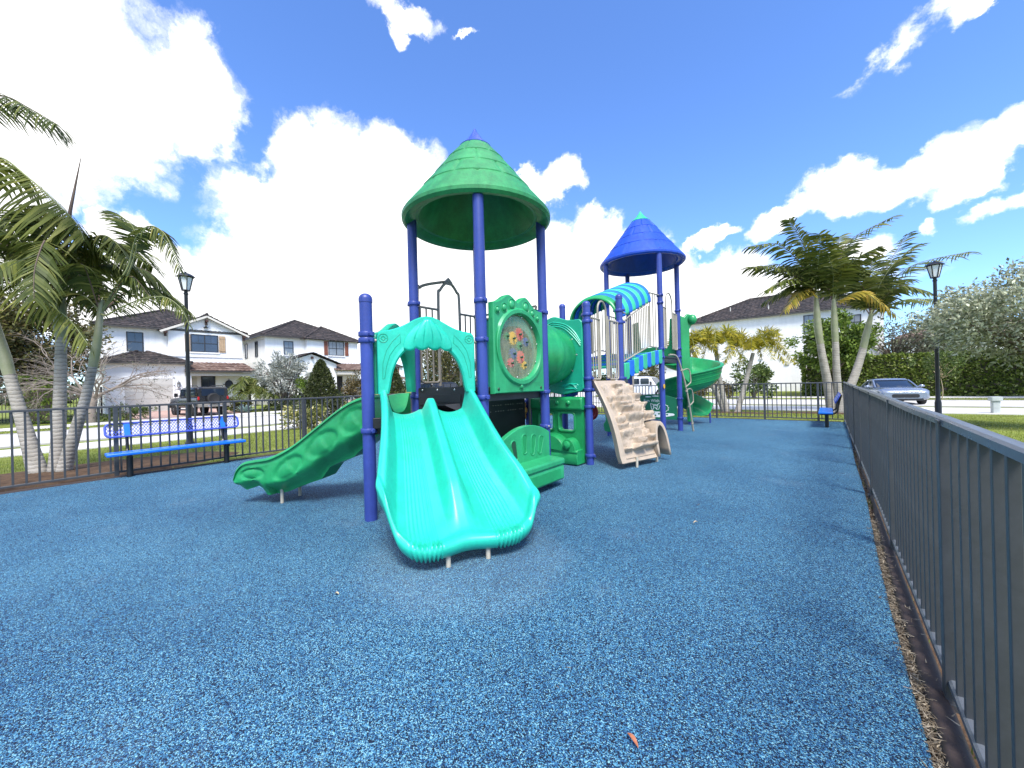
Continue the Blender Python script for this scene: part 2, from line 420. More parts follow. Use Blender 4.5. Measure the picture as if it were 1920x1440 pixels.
M['frond_dark'] = leafmat('dark_palm_leaflet', [(0, (.032, .050, .011)), (.6, (.092, .118, .023)), (1, (.20, .21, .055))], .55, .3, .25)
M['frond_light'] = leafmat('light_palm_leaflet', [(0, (.07, .09, .012)), (.6, (.145, .17, .026)), (1, (.25, .25, .065))], .55, .4, .25)
M['frond_yellow'] = leafmat('yellowing_palm_leaflet', [(0, (.22, .20, .03)), (.6, (.42, .33, .05)), (1, (.55, .36, .07))], .45, .3)
M['foxtail'] = leafmat('foxtail_leaflet', [(0, (.13, .14, .014)), (.5, (.33, .31, .03)), (.85, (.54, .44, .04)), (1, (.66, .52, .08))], .6, .4, .2)
M['foxtail_bright'] = leafmat('bright_foxtail_leaflet', [(0, (.22, .24, .02)), (.6, (.44, .42, .04)), (1, (.6, .54, .09))], .6, .4, .2)
M['silver'] = leafmat('silver_leaf', [(0, (.15, .165, .10)), (.5, (.34, .36, .245)), (1, (.60, .62, .46))], .65, .2, .2)
M['silver_grey'] = leafmat('grey_silver_leaf', [(0, (.13, .14, .115)), (.5, (.28, .295, .25)), (1, (.52, .53, .47))], .65, .15, .2)
M['hedge'] = leafmat('hedge_leaf', [(0, (.034, .056, .010)), (.5, (.12, .175, .026)), (.85, (.25, .31, .055)), (1, (.45, .47, .19))], .45, .35, .3)
M['bright_leaf'] = leafmat('bright_green_leaf', [(0, (.06, .11, .012)), (.5, (.15, .23, .03)), (1, (.28, .36, .07))], .42, .35)
M['ficus'] = leafmat('olive_leaf', [(0, (.022, .028, .008)), (.5, (.07, .075, .018)), (.85, (.13, .125, .03)), (1, (.20, .15, .05))], .5, .25)
M['brown_leaf'] = leafmat('bronze_leaf', [(0, (.04, .03, .012)), (.6, (.11, .085, .03)), (1, (.20, .15, .06))], .5, .25)
M['dark_leaf'] = leafmat('dark_green_leaf', [(0, (.010, .018, .006)), (.5, (.028, .045, .013)), (1, (.075, .095, .028))], .45, .2)
M['conifer'] = leafmat('clipped_conifer_leaf', [(0, (.014, .022, .006)), (.5, (.04, .055, .013)), (1, (.10, .11, .03))], .5, .2)
M['shrub'] = leafmat('mid_green_leaf', [(0, (.03, .055, .012)), (.5, (.08, .125, .025)), (1, (.16, .21, .05))], .45, .3)
M['variegated'] = leafmat('variegated_leaf', [(0, (.06, .08, .02)), (.5, (.18, .20, .05)), (.8, (.45, .40, .14)), (1, (.6, .52, .2))], .45, .3)
M['sparse'] = leafmat('dusty_leaf', [(0, (.05, .06, .035)), (.5, (.11, .12, .07)), (1, (.22, .21, .14))], .5, .3)
M['grass'] = leafmat('grass_blade', [(0, (.09, .115, .014)), (.5, (.20, .245, .035)), (.85, (.31, .34, .07)), (1, (.44, .42, .17))], .6, .4, .2)
M['weed'] = leafmat('edge_weeds', [(0, (.05, .07, .015)), (.5, (.14, .16, .04)), (1, (.35, .28, .14))], .6, .3)
M['straw'] = leafmat('straw_mulch', [(0, (.06, .045, .03)), (.5, (.22, .17, .11)), (1, (.50, .42, .30))], .8, .1)
# ------------------------------------------------------------------ camera, sun, sky
YAW = rad(39); ROLL = rad(1.5); EYE = 1.37
cam = bpy.data.cameras.new('camera'); cam.sensor_width = 36; cam.lens = 730 / 1920 * 36
cam.clip_start = .05; cam.clip_end = 3000
co = bpy.data.objects.new('camera', cam); col.objects.link(co); sc.camera = co
fw = V((-math.sin(YAW), math.cos(YAW), 0)); rt = V((math.cos(YAW), math.sin(YAW), 0)); up = V((0, 0, 1))
cr = rt * math.cos(ROLL) - up * math.sin(ROLL); cu = rt * math.sin(ROLL) + up * math.cos(ROLL)
co.matrix_world = Matrix(((cr.x, cu.x, -fw.x, 0), (cr.y, cu.y, -fw.y, 0), (cr.z, cu.z, -fw.z, EYE), (0, 0, 0, 1)))

SUN_EL = rad(56); SUN_DIR = V((.70, -.60, 0)).normalized()
sdir = SUN_DIR * math.cos(SUN_EL) + up * math.sin(SUN_EL)
sun = bpy.data.lights.new('sun', 'SUN'); sun.energy = 3.8; sun.angle = rad(20); sun.color = (1, .96, .90)
so = bpy.data.objects.new('sun', sun); col.objects.link(so)
so.rotation_euler = sdir.to_track_quat('Z', 'Y').to_euler()

CLOUDS = [(-0.828, 0.501, 0.164, 0.126, 0), (-0.7, 0.535, 0.097, 0.094, 0), (-0.888, 0.374, 0.099, 0.083, 0), (-0.917, 0.265, 0.069, 0.086, 0), (-0.726, 0.470, 0.046, 0.026, 0), (-0.785, 0.280, 0.038, 0.040, 0), (-0.735, 0.235, 0.065, 0.052, 0), (-0.835, 0.165, 0.118, 0.081, 0), (-0.685, 0.174, 0.215, 0.088, 0), (-0.518, 0.195, 0.176, 0.08, 0), (-0.586, 0.249, 0.067, 0.048, 0), (-0.435, 0.49, 0.109, 0.088, 0), (-0.28, 0.47, 0.133, 0.089, 0), (-0.492, 0.39, 0.162, 0.073, 0), (-0.585, 0.423, 0.038, 0.022, 0), (-0.405, 0.348, 0.221, 0.084, 0), (-0.262, 0.215, 0.422, 0.139, 0), (-0.114, 0.331, 0.243, 0.11, 0), (0.122, 0.469, 0.07, 0.039, 0), (0.048, 0.484, 0.03, 0.032, 0), (0.212, 0.354, 0.079, 0.045, 0), (0.144, 0.299, 0.175, 0.087, 0), (0.299, 0.249, 0.151, 0.074, 0), (0.485, 0.226, 0.119, 0.055, 0), (0.566, 0.169, 0.138, 0.056, 0), (0.127, 0.158, 0.607, 0.093, 0), (0.477, 0.318, 0.046, 0.018, 12), (0.608, 0.327, 0.068, 0.027, 18), (0.719, 0.349, 0.061, 0.041, -10), (0.806, 0.342, 0.084, 0.033, 18), (0.89, 0.33, 0.071, 0.032, 14), (0.905, 0.269, 0.042, 0.019, 28), (0.724, 0.215, 0.063, 0.033, 0), (0.823, 0.262, 0.017, 0.014, 0), (0.813, 0.532, 0.079, 0.029, 26), (0.775, 0.514, 0.028, 0.021, 50), (0.883, 0.529, 0.057, 0.015, 8), (-0.237, 0.754, 0.078, 0.021, 0), (-0.261, 0.724, 0.021, 0.025, 0), (-0.119, 0.745, 0.041, 0.007, 15)]
THIN = {33: .45, 31: .7, 34: .56, 35: .46, 36: .42, 37: .5, 38: .42, 39: .4, 32: .6}
def make_sky():
    w = bpy.data.worlds.new('World'); sc.world = w; w.use_nodes = True
    nt = w.node_tree; L = nt.links.new; bg = nt.nodes['Background']; bg.inputs['Strength'].default_value = .1
    sk = N(nt, 'ShaderNodeTexSky', sky_type='NISHITA'); sk.sun_disc = False
    sk.sun_elevation = SUN_EL; sk.sun_rotation = math.atan2(sdir.x, sdir.y)
    sk.air_density = 1.0; sk.dust_density = .3; sk.ozone_density = 1.6
    tc = N(nt, 'ShaderNodeTexCoord')
    # break the outlines: the direction is nudged by a few octaves of noise
    wn = N(nt, 'ShaderNodeTexNoise', inp={'Scale': 7.5, 'Detail': 9, 'Roughness': .6}); L(tc.outputs['Generated'], wn.inputs['Vector'])
    sub = N(nt, 'ShaderNodeVectorMath', operation='SUBTRACT'); L(wn.outputs['Color'], sub.inputs[0]); sub.inputs[1].default_value = (.5, .5, .5)
    sca = N(nt, 'ShaderNodeVectorMath', operation='SCALE'); L(sub.outputs[0], sca.inputs[0]); sca.inputs['Scale'].default_value = .17
    add = N(nt, 'ShaderNodeVectorMath', operation='ADD'); L(tc.outputs['Generated'], add.inputs[0]); L(sca.outputs[0], add.inputs[1])
    rot = N(nt, 'ShaderNodeVectorRotate', rotation_type='Z_AXIS'); L(add.outputs[0], rot.inputs['Vector']); rot.inputs['Angle'].default_value = -YAW
    nrm = N(nt, 'ShaderNodeVectorMath', operation='NORMALIZE'); L(rot.outputs[0], nrm.inputs[0])
    sp = N(nt, 'ShaderNodeSeparateXYZ'); L(nrm.outputs[0], sp.inputs[0])
    az = N(nt, 'ShaderNodeMath', operation='ARCTAN2'); L(sp.outputs[0], az.inputs[0]); L(sp.outputs[1], az.inputs[1])
    el = N(nt, 'ShaderNodeMath', operation='ARCSINE'); L(sp.outputs[2], el.inputs[0])
    ae = N(nt, 'ShaderNodeCombineXYZ'); L(az.outputs[0], ae.inputs[0]); L(el.outputs[0], ae.inputs[1])
    tn = N(nt, 'ShaderNodeTexNoise', inp={'Scale': 9, 'Detail': 8, 'Roughness': .6}); L(tc.outputs['Generated'], tn.inputs['Vector'])
    tear = N(nt, 'ShaderNodeMapRange', inp={'From Min': .30, 'From Max': .70, 'To Min': .05, 'To Max': 1.15}); L(tn.outputs['Fac'], tear.inputs['Value'])
    last = None
    for ci, (a, e, ra, re, r) in enumerate(CLOUDS):
        mp = N(nt, 'ShaderNodeMapping', vector_type='TEXTURE'); L(ae.outputs[0], mp.inputs[0])
        mp.inputs['Location'].default_value = (a, e, 0); mp.inputs['Rotation'].default_value = (0, 0, rad(r)); mp.inputs['Scale'].default_value = (ra * 1.42, re * 1.42, 1)
        g = N(nt, 'ShaderNodeTexGradient', gradient_type='SPHERICAL'); L(mp.outputs[0], g.inputs[0])
        if ci in THIN:      # wispy ones never fill in
            wk = N(nt, 'ShaderNodeMath', operation='MULTIPLY'); L(g.outputs['Fac'], wk.inputs[0]); L(tear.outputs['Result'], wk.inputs[1]); gout = wk.outputs[0]
        else: gout = g.outputs['Fac']
        if last is None: last = gout
        else:
            mx = N(nt, 'ShaderNodeMath', operation='SMOOTH_MAX'); L(last, mx.inputs[0]); L(gout, mx.inputs[1]); mx.inputs[2].default_value = .08
            last = mx.outputs[0]
    # the rest of the sky, behind the viewer and overhead: scattered cumulus
    n2 = N(nt, 'ShaderNodeTexNoise', inp={'Scale': 2.3, 'Detail': 7, 'Roughness': .55}); L(tc.outputs['Generated'], n2.inputs['Vector'])
    m2 = N(nt, 'ShaderNodeMapRange', inp={'From Min': .49, 'From Max': .68, 'To Min': 0, 'To Max': 1}); L(n2.outputs['Fac'], m2.inputs['Value'])
    ab = N(nt, 'ShaderNodeMath', operation='ABSOLUTE'); L(az.outputs[0], ab.inputs[0])
    o1 = N(nt, 'ShaderNodeMapRange', interpolation_type='SMOOTHSTEP', inp={'From Min': 1.0, 'From Max': 1.25}); L(ab.outputs[0], o1.inputs['Value'])
    o2 = N(nt, 'ShaderNodeMapRange', interpolation_type='SMOOTHSTEP', inp={'From Min': .82, 'From Max': 1.0}); L(el.outputs[0], o2.inputs['Value'])
    om = N(nt, 'ShaderNodeMath', operation='MAXIMUM'); L(o1.outputs[0], om.inputs[0]); L(o2.outputs[0], om.inputs[1])
    mm = N(nt, 'ShaderNodeMath', operation='MULTIPLY'); L(om.outputs[0], mm.inputs[0]); L(m2.outputs[0], mm.inputs[1])
    mx = N(nt, 'ShaderNodeMath', operation='MAXIMUM'); L(last, mx.inputs[0]); L(mm.outputs[0], mx.inputs[1])
    fn = N(nt, 'ShaderNodeTexNoise', inp={'Scale': 12, 'Detail': 10, 'Roughness': .62}); L(add.outputs[0], fn.inputs['Vector'])
    fm = N(nt, 'ShaderNodeMath', operation='MULTIPLY_ADD'); L(fn.outputs['Fac'], fm.inputs[0]); fm.inputs[1].default_value = .80; fm.inputs[2].default_value = -.40
    ga = N(nt, 'ShaderNodeMath', operation='MULTIPLY', use_clamp=True); L(mx.outputs[0], ga.inputs[0]); ga.inputs[1].default_value = 5
    fg = N(nt, 'ShaderNodeMath', operation='MULTIPLY'); L(fm.outputs[0], fg.inputs[0]); L(ga.outputs[0], fg.inputs[1])
    ds = N(nt, 'ShaderNodeMath', operation='ADD'); L(mx.outputs[0], ds.inputs[0]); L(fg.outputs[0], ds.inputs[1])
    mask = N(nt, 'ShaderNodeMapRange', interpolation_type='SMOOTHSTEP', inp={'From Min': .12, 'From Max': .50}); L(ds.outputs[0], mask.inputs['Value'])
    # cloud body: bright, a touch greyer in its thick middle
    body = N(nt, 'ShaderNodeMapRange', inp={'From Min': .5, 'From Max': 1.0, 'To Min': 10.0, 'To Max': 8.4}); L(ds.outputs[0], body.inputs['Value'])
    cc = N(nt, 'ShaderNodeCombineColor'); 
    for i in range(3): L(body.outputs[0], cc.inputs[i])
    tint = N(nt, 'ShaderNodeMix', data_type='RGBA', blend_type='MULTIPLY'); tint.inputs['Factor'].default_value = 1
    L(sk.outputs[0], tint.inputs['A']); tint.inputs['B'].default_value = (1.0, 1.35, 1.95, 1)
    mix = N(nt, 'ShaderNodeMix', data_type='RGBA'); L(mask.outputs[0], mix.inputs['Factor']); L(tint.outputs['Result'], mix.inputs['A']); L(cc.outputs[0], mix.inputs['B'])
    L(mix.outputs['Result'], bg.inputs['Color'])
make_sky()
sc.view_settings.view_transform = 'Standard'; sc.view_settings.look = 'None'
sc.view_settings.exposure = .80; sc.view_settings.gamma = 1; sc.view_settings.use_curve_mapping = False
sc.render.engine = 'CYCLES'; sc.cycles.use_denoising = True
sc.cycles.max_bounces = 7; sc.cycles.transparent_max_bounces = 12

# ------------------------------------------------------------------ the ground
FX, LX, BY, NY = .387, -9.27, 15.10, -4.0      # fence lines round the playground
def gz(x, y):
    dx = max(LX - .1 - x, x - FX - .05, 0); dy = max(y - BY - .1, NY - y, 0)
    d = math.hypot(dx, dy)
    z = -.045 - .22 * sstep(.3, 8, d)
    z += .20 * sstep(33, 43, -x)
    z += .40 * sstep(39.8, 44, y) * sstep(2.5, -2.5, x)
    return z
def lines(a, b, near, step0, grow):
    out = [near]; s = step0; x = near
    while x < b: x += s; s *= grow; out.append(min(x, b))
    s = step0; x = near
    while x > a: x -= s; s *= grow; out.insert(0, max(x, a))
    return out
xs = lines(-900, 900, -4.4, .5, 1.022); ys = lines(-900, 1200, 8, .5, 1.022)
g = MB(); g.grid([[(x, y, gz(x, y)) for y in ys] for x in xs]); struct('lawn_ground', g, M['lawn'])
def sheet(name, x0, x1, y0, y1, dz, m, step=1.0, edge=None):
    nx = max(2, int(abs(x1 - x0) / step) + 1); ny = max(2, int(abs(y1 - y0) / step) + 1)
    g = MB(); P = []
    for i in range(nx + 1):
        row = []
        for j in range(ny + 1):
            x = x0 + (x1 - x0) * i / nx; y = y0 + (y1 - y0) * j / ny
            row.append((x, y, gz(x, y) + dz))
        P.append(row)
    g.grid(P)
    # short skirt so that the sheet reads as a slab
    rim = [P[i][0] for i in range(nx + 1)] + [P[nx][j] for j in range(1, ny + 1)] + [P[i][ny] for i in range(nx - 1, -1, -1)] + [P[0][j] for j in range(ny - 1, 0, -1)]
    g.grid([rim, [(a, b, c - .12) for a, b, c in rim]], cv=True)
    return struct(name, g, m)
sheet('pavement', -19.5, -17.4, -60, 80, .035, M['concrete'])
sheet('road', -27.5, -20.7, -60, 120, .012, M['road'])
sheet('kerb', -20.7, -20.5, -60, 27.2, .05, M['kerb'])
sheet('kerb', -27.7, -27.5, -60, 80, .05, M['kerb'])
sheet('far_pavement', -33.0, -30.6, -60, 80, .035, M['concrete'])
sheet('driveway_apron', -30.6, -27.7, 3.6, 10.4, .03, M['concrete'])
sheet('driveway', -43.5, -33.0, 4.2, 10.0, .03, M['paver'])
sheet('driveway', -44, -33.0, -9.5, -3.5, .03, M['concrete'])
sheet('driveway_apron', -30.6, -27.7, -10.2, -2.9, .03, M['concrete'])
sheet('garden_path', -43.5, -33.0, 21.6, 23.4, .03, M['paver'])
sheet('back_pavement', -17.4, 60, 22.9, 26.4, .035, M['concrete'])
sheet('back_road', -20.5, 90, 27.6, 33.4, .012, M['road'])
sheet('kerb', -20.5, 90, 27.4, 27.6, .05, M['kerb'])
sheet('kerb', -20.5, 90, 33.4, 33.6, .05, M['kerb'])
sheet('far_back_pavement', -27, 90, 36.6, 39.0, .035, M['concrete'])

# the rubber surface, its brown edging and the gritty gap between them
def edge_x(y): return .235 + .010 * math.sin(y * 1.3) + .0115 * y + .006 * noise.noise(V((y * 3, 1, 0)))
g = MB(); rows = []
yy = [NY + (BY - .12 - NY) * i / 160 for i in range(161)]
for y in yy:
    x1 = edge_x(max(0, y)); x0 = LX + .17 + .006 * noise.noise(V((y * 2, 7, 0)))
    rows.append([(x0, y, -.03), (x0, y, 0)] + [(x0 + (x1 - x0) * k / 24, y, 0) for k in range(1, 24)] + [(x1 - .012, y, -.002), (x1, y, -.012), (x1 + .002, y, -.04)])
g.grid(rows); struct('playground_surface', g, M['crumb'], smooth=50)
g = MB()
for i in range(len(yy) - 1): pass
g.grid([[(edge_x(max(0, y)) - .03, y, -.028), (FX + .02, y, -.03)] for y in yy])
g.grid([[(LX - .03, y, -.03), (LX + .2, y, -.028)] for y in yy])
struct('mulch_strip', g, M['mulch'])
g = MB(); rows = []
for y in yy:
    e = edge_x(max(0, y)) + .034 + .004 * noise.noise(V((y * 5, 3, 0))); w = min(.130, FX - .010 - e)
    rows.append([(e, y, -.05), (e + .004, y, -.004), (e + .02, y, .010), (e + w * .8, y, .004), (e + w, y, -.008), (e + w + .004, y, -.05)])
g.grid(rows); struct('kerb_edging', g, M['border'], smooth=60)
g = MB()
g.grid([[(LX + .035, y, -.05), (LX + .04, y, .012), (LX + .14, y, .008), (LX + .16, y, -.05)] for y in yy])
struct('kerb_edging', g, M['border'], smooth=60)
g = MB(); xx = [LX + .1 + (FX - LX - .2) * i / 60 for i in range(61)]
g.grid([[(x, BY - .13, -.05), (x, BY - .12, .010), (x, BY - .05, .008), (x, BY - .04, -.05)] for x in xx])
struct('kerb_edging', g, M['border'], smooth=60)
# planting beds
def bed(cx, cy, rx, ry, seed):
    g = MB(); rr = random.Random(seed); c = (cx, cy, gz(cx, cy) + .05)
    ring = []
    for i in range(36):
        a = 2 * PI * i / 36; k = 1 + .12 * noise.noise(V((math.cos(a) * 2 + seed, math.sin(a) * 2, 0)))
        ring.append((cx + rx * k * math.cos(a), cy + ry * k * math.sin(a)))
    R = []
    for t, h in ((1, -.03), (.85, .03), (.5, .05), (.1, .06)):
        R.append([(cx + (x - cx) * t, cy + (y - cy) * t, gz(cx + (x - cx) * t, cy + (y - cy) * t) + h) for x, y in ring])
    g.grid(R, cv=True); g.add(R[-1], [tuple(range(36))])
    struct('mulch_bed', g, M['mulch'])
bed(-10.9, .6, 1.5, 2.6, 1); bed(.0, 21.2, 2.0, .9, 2); bed(-3.4, 19.3, 2.2, .8, 3)
# ------------------------------------------------------------------ fences
def picket_mesh():
    b = MB(); s = .0125
    b.box((0, 0, .60), (.025, .025, 1.10)); return b
def fence(label, p0, p1, first, phase, post_at, single, rows_n=None):
    """p0 -> p1; pickets every 125 mm; SINGLE = range of distances whose pickets are parts, the rest one part"""
    p0 = V((p0[0], p0[1], 0)); p1 = V((p1[0], p1[1], 0)); L_ = (p1 - p0).length; t = (p1 - p0) / L_
    rz = math.atan2(t.y, t.x)
    root = thing('metal_fence', label, 'fence', p0, 0, 'charcoal picket fences round the playground')
    proto = None; rest = MB(); k = 0
    d = phase
    while d < L_ - .03:
        if not any(abs(d - q) < .05 for q in post_at):
            p = p0 + t * d
            dz = .004 * noise.noise(V((d, p0.x, 0)))
            if single[0] <= d <= single[1] and k < 100:
                if proto is None:
                    o = picket_mesh().build('picket', M['fence'], bevel=.002, smooth=0); proto = o
                else:
                    o = proto.copy(); col.objects.link(o)
                o.parent = root; o.location = p - p0 + V((0, 0, dz)); o.rotation_euler = (0, 0, rz); k += 1
            else:
                rest.box((p.x, p.y, .60), (.025, .025, 1.10), rz)
        d += .125
    if rest.v:
        tag(rest.build('picket_row', M['fence'], root, smooth=0), kind='stuff')
    pm = None
    for q in post_at:
        p = p0 + t * q
        if pm is None:
            b = MB(); b.box((0, 0, .56), (.058, .058, 1.20)); b.box((0, 0, 1.165), (.064, .064, .014))
            b.box((0, 0, -.03), (.10, .10, .06))
            pm = b.build('post', M['fence'], bevel=.003, smooth=0); o = pm
        else: o = pm.copy(); col.objects.link(o)
        o.parent = root; o.location = p - p0; o.rotation_euler = (0, 0, rz)
    s = V((-t.y, t.x, 0))
    for nm, z0, z1, w in (('top_rail', 1.146, 1.182, .046), ('bottom_rail', .055, .088, .040)):
        g = MB(); rows = []; n = int(L_ / .3)
        for i in range(n + 1):
            q = p0 + t * (L_ * i / n)
            wob = V((s.x, s.y, 0)) * (.006 * noise.noise(V((i * .35, p0.x * 3, z0)))) + V((0, 0, .006 * noise.noise(V((i * .3, p0.y, 5)))))
            prof = [(-w / 2, z0), (w / 2, z0), (w / 2, z1 - .010), (w / 2 - .008, z1 - .002), (0, z1), (-w / 2 + .008, z1 - .002), (-w / 2, z1 - .010)]
            rows.append([q + s * a + V((0, 0, b)) + wob for a, b in prof])
        g.grid(rows, cv=True)
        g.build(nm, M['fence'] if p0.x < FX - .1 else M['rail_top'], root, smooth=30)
    return root
def spaced(a, b, s): 
    out = []
    while a <= b: out.append(a); a += s
    return out
f_right = fence('dark fence whose near pickets stand so close they read as a wall, beside brown edging', (FX, -3), (FX, BY), 0, .05, [.03, 1.8, 3.62, 5.42, 7.22, 9.02, 10.82, 12.62, 14.42, 16.22, 18.07], (3.8, 99))
f_left = fence('dark open picket fence behind the long mesh-backed blue bench', (LX, -3), (LX, BY), 0, .06, [.03, .88, 2.38, 3.88, 5.40, 6.88, 8.38, 9.88, 11.38, 12.88, 14.38, 15.88, 17.38, 18.07], (2.2, 99))
f_back = fence('dark picket fence across the far end in front of the yellow-green foxtail palms', (LX + .04, BY), (FX - .04, BY), 0, .08, [1.3, 3.05, 4.8, 6.2, 7.62, 9.0], (.0, 99))
j = MB()
j.prism([(-.026, 1.142), (.026, 1.142), (.026, 1.176), (.016, 1.185), (-.016, 1.185), (-.026, 1.176)], (FX, 1.27, 0), (1, 0, 0), (0, 0, 1), (0, .006, 0))
j.build('rail_joint', M['leg'], f_right, smooth=0)

# ------------------------------------------------------------------ benches
def bench(label, loc, rz, mesh_back=True):
    root = thing('park_bench', label, 'bench', loc, rz, 'blue vinyl benches inside the fence')
    b = MB(); b.box((.07, 0, .395), (.30, 1.90, .05)); b.build('seat', M['bench_blue'], bevel=.012).parent = root
    # backrest: rolled rim and expanded-metal mesh
    o0 = V((-.13, 0, .66)); lean = V((-.10, 0, .22)).normalized(); W, Hh = 1.86, .235
    rim = [o0 + V((0, u, 0)) + lean * v for u, v in rrect(-W / 2, 0, W / 2, Hh, .075, 6)]
    b = MB(); b.tube(rim, .017, 8, closed=True)
    fr = b.build('backrest', M['bench_purple']); fr.parent = root
    b = MB(); pit = .042
    n = int((W + Hh) / pit)
    for k in range(n + 1):
        for sg in (1, -1):
            u0 = -W / 2 - Hh / 2 + k * pit
            a, c = (u0, 0), (u0 + Hh * .62, Hh)
            if sg < 0: a, c = (u0 + Hh * .62, 0), (u0, Hh)
            seg = []
            for (u, v) in (a, c): seg.append([u, v])
            if max(seg[0][0], seg[1][0]) < -W / 2 + .01 or min(seg[0][0], seg[1][0]) > W / 2 - .01: continue
            # clip to the rim
            (ua, va), (ub, vb) = seg
            def clip(u, v, u2, v2):
                lim = W / 2 - .012
                if abs(u) > lim:
                    t_ = ((lim if u > 0 else -lim) - u) / (u2 - u); return lim * (1 if u > 0 else -1), v + (v2 - v) * t_
                return u, v
            ua, va = clip(ua, va, ub, vb); ub, vb = clip(ub, vb, ua, va)
            A = o0 + V((.0015 * sg, ua, 0)) + lean * va; B = o0 + V((.0015 * sg, ub, 0)) + lean * vb
            b.beam(A, B, .0075, .004, up=(1, 0, 0))
    mo = b.build('mesh', M['bench_purple'], smooth=0); mo.parent = fr
    if not mesh_back:
        b = MB(); b.prism(rrect(-W / 2 + .01, .01, W / 2 - .01, Hh - .01, .07, 6), o0 + V((.008, 0, 0)), (0, 1, 0), lean, (-.016, 0, 0.0)); mo2 = b.build('back_panel', M['bench_blue']); mo2.parent = fr
    for y in (-.67, .67):
        b = MB(); b.tube([(.05, y, -.03), (.05, y, .34)], .042, 14); b.build('leg', M['lamp_black']).parent = root
        b = MB()
        b.tube(smooth_path([(.19, y, .352), (.05, y, .350), (-.08, y, .36), (-.165, y, .43), (-.185, y, .55), (-.215, y, .70), (-.255, y, .86)], 5), .022, 8)
        b.tube([(.19, y, .352), (-.06, y, .352)], .024, 8)
        b.build('bracket', M['lamp_black']).parent = root
        b = MB(); b.beam(o0 + V((.006, y, 0)) + lean * .01, o0 + V((.006, y, 0)) + lean * (Hh - .01), .075, .006, up=(1, 0, 0)); b.build('back_strap', M['bench_blue']).parent = fr
    return root
bench('long blue bench with an open diamond-mesh backrest in front of the palms', (-9.07, 1.68, 0), 0)
bench('blue bench seen end-on in the far corner where two fences meet', (.02, 13.95, 0), PI, False)

# ------------------------------------------------------------------ street lamps
def lamp(label, loc, h, lean=(0, 0)):
    root = thing('street_lamp', label, 'street lamp', loc, 0, 'black post lamps')
    b = MB(); b.lathe([(.12, -.35), (.12, .05), (.10, .10), (.085, .14), (.085, .55), (.075, .60), (.062, .66), (.055, 1.2), (.047, h - .72), (.050, h - .70), (.062, h - .69), (.062, h - .66), (.045, h - .64), (.05, h - .60), (.11, h - .585), (.11, h - .57), (0, h - .57)], 20)
    b.build('pole', M['lamp_black']).parent = root
    lt = MB()
    z0, z1 = h - .57, h - .17
    for i in range(6):
        a = 2 * PI * i / 6; lt.beam((.10 * math.cos(a), .10 * math.sin(a), z0), (.185 * math.cos(a), .185 * math.sin(a), z1), .022, .022)
    for r, z in ((.10, z0), (.185, z1)):
        lt.tube([(r * math.cos(2 * PI * i / 6), r * math.sin(2 * PI * i / 6), z) for i in range(6)], .016, 6, closed=True)
    lo = lt.build('lantern', M['lamp_black']); lo.parent = root
    gl = MB(); gl.lathe([(.092, z0 + .01), (.172, z1 - .01)], 6); gl.build('glass', M['lantern_glass'], smooth=0).parent = lo
    rf = MB(); rf.lathe([(.175, z1 + .004), (.245, z1 + .004), (.24, z1 + .02), (.15, z1 + .09), (.07, z1 + .125), (.03, z1 + .135), (.03, z1 + .16), (0, z1 + .175)], 6); rf.build('cap', M['lamp_black'], smooth=25).parent = lo
    return root
lamp('black lamp post whose lantern is touched by a drooping palm frond, near the left house', (-15.05, 3.0, gz(-15, 3)), 5.25)
lamp('black lamp post half hidden by palm fronds and a silvery tree, before the tall hedge', (2.86, 19.05, gz(2.86, 19.05)), 5.3)

# ------------------------------------------------------------------ small things
def flat_leaf(name, label, loc, rz, L_, w, m, cat='leaf', group=None):
    b = MB(); P = []
    for i in range(7):
        t = i / 6; ww = w * math.sin(PI * min(1, t * .92 + .06)) ** .8
        z = .012 * math.sin(t * 3) + .004
        P.append([((t - .5) * L_, -ww, z + .006), ((t - .5) * L_, 0, z), ((t - .5) * L_, ww, z + .007)])
    b.grid(P); o = b.build(name, m); o.location = loc; o.rotation_euler = (0, 0, rz)
    return tag(o, label, cat, group)
flat_leaf('fallen_leaf', 'dry reddish leaf lying alone on the blue rubber near the viewer', (-.60, 1.41, .002), rad(150), .062, .009, M['dry_leaf'])
flat_leaf('fallen_leaf', 'small pale straw-coloured leaf on the blue rubber towards the right fence', (-1.0, 3.95, .002), rad(60), .05, .006, M['pale_leaf'])
flat_leaf('fallen_leaf', 'tiny pale scrap of leaf left of the twin slide on the rubber', (-2.55, 1.25, .002), rad(20), .035, .006, M['pale_leaf'])
u = thing('utility_pedestal', 'short grey utility pedestal standing on the lawn beside the pavement', 'utility box', (5.0, 23.3, gz(5, 23.3)), .2)
b = MB(); b.prism(rrect(-.11, -.09, .11, .09, .04), (0, 0, -.1), (1, 0, 0), (0, 1, 0), (0, 0, .60)); b.build('body', M['utility'], bevel=.008).parent = u
b = MB(); b.prism(rrect(-.16, -.13, .16, .13, .05), (0, 0, .50), (1, 0, 0), (0, 1, 0), (0, 0, .16)); b.build('lid', M['utility'], bevel=.012).parent = u
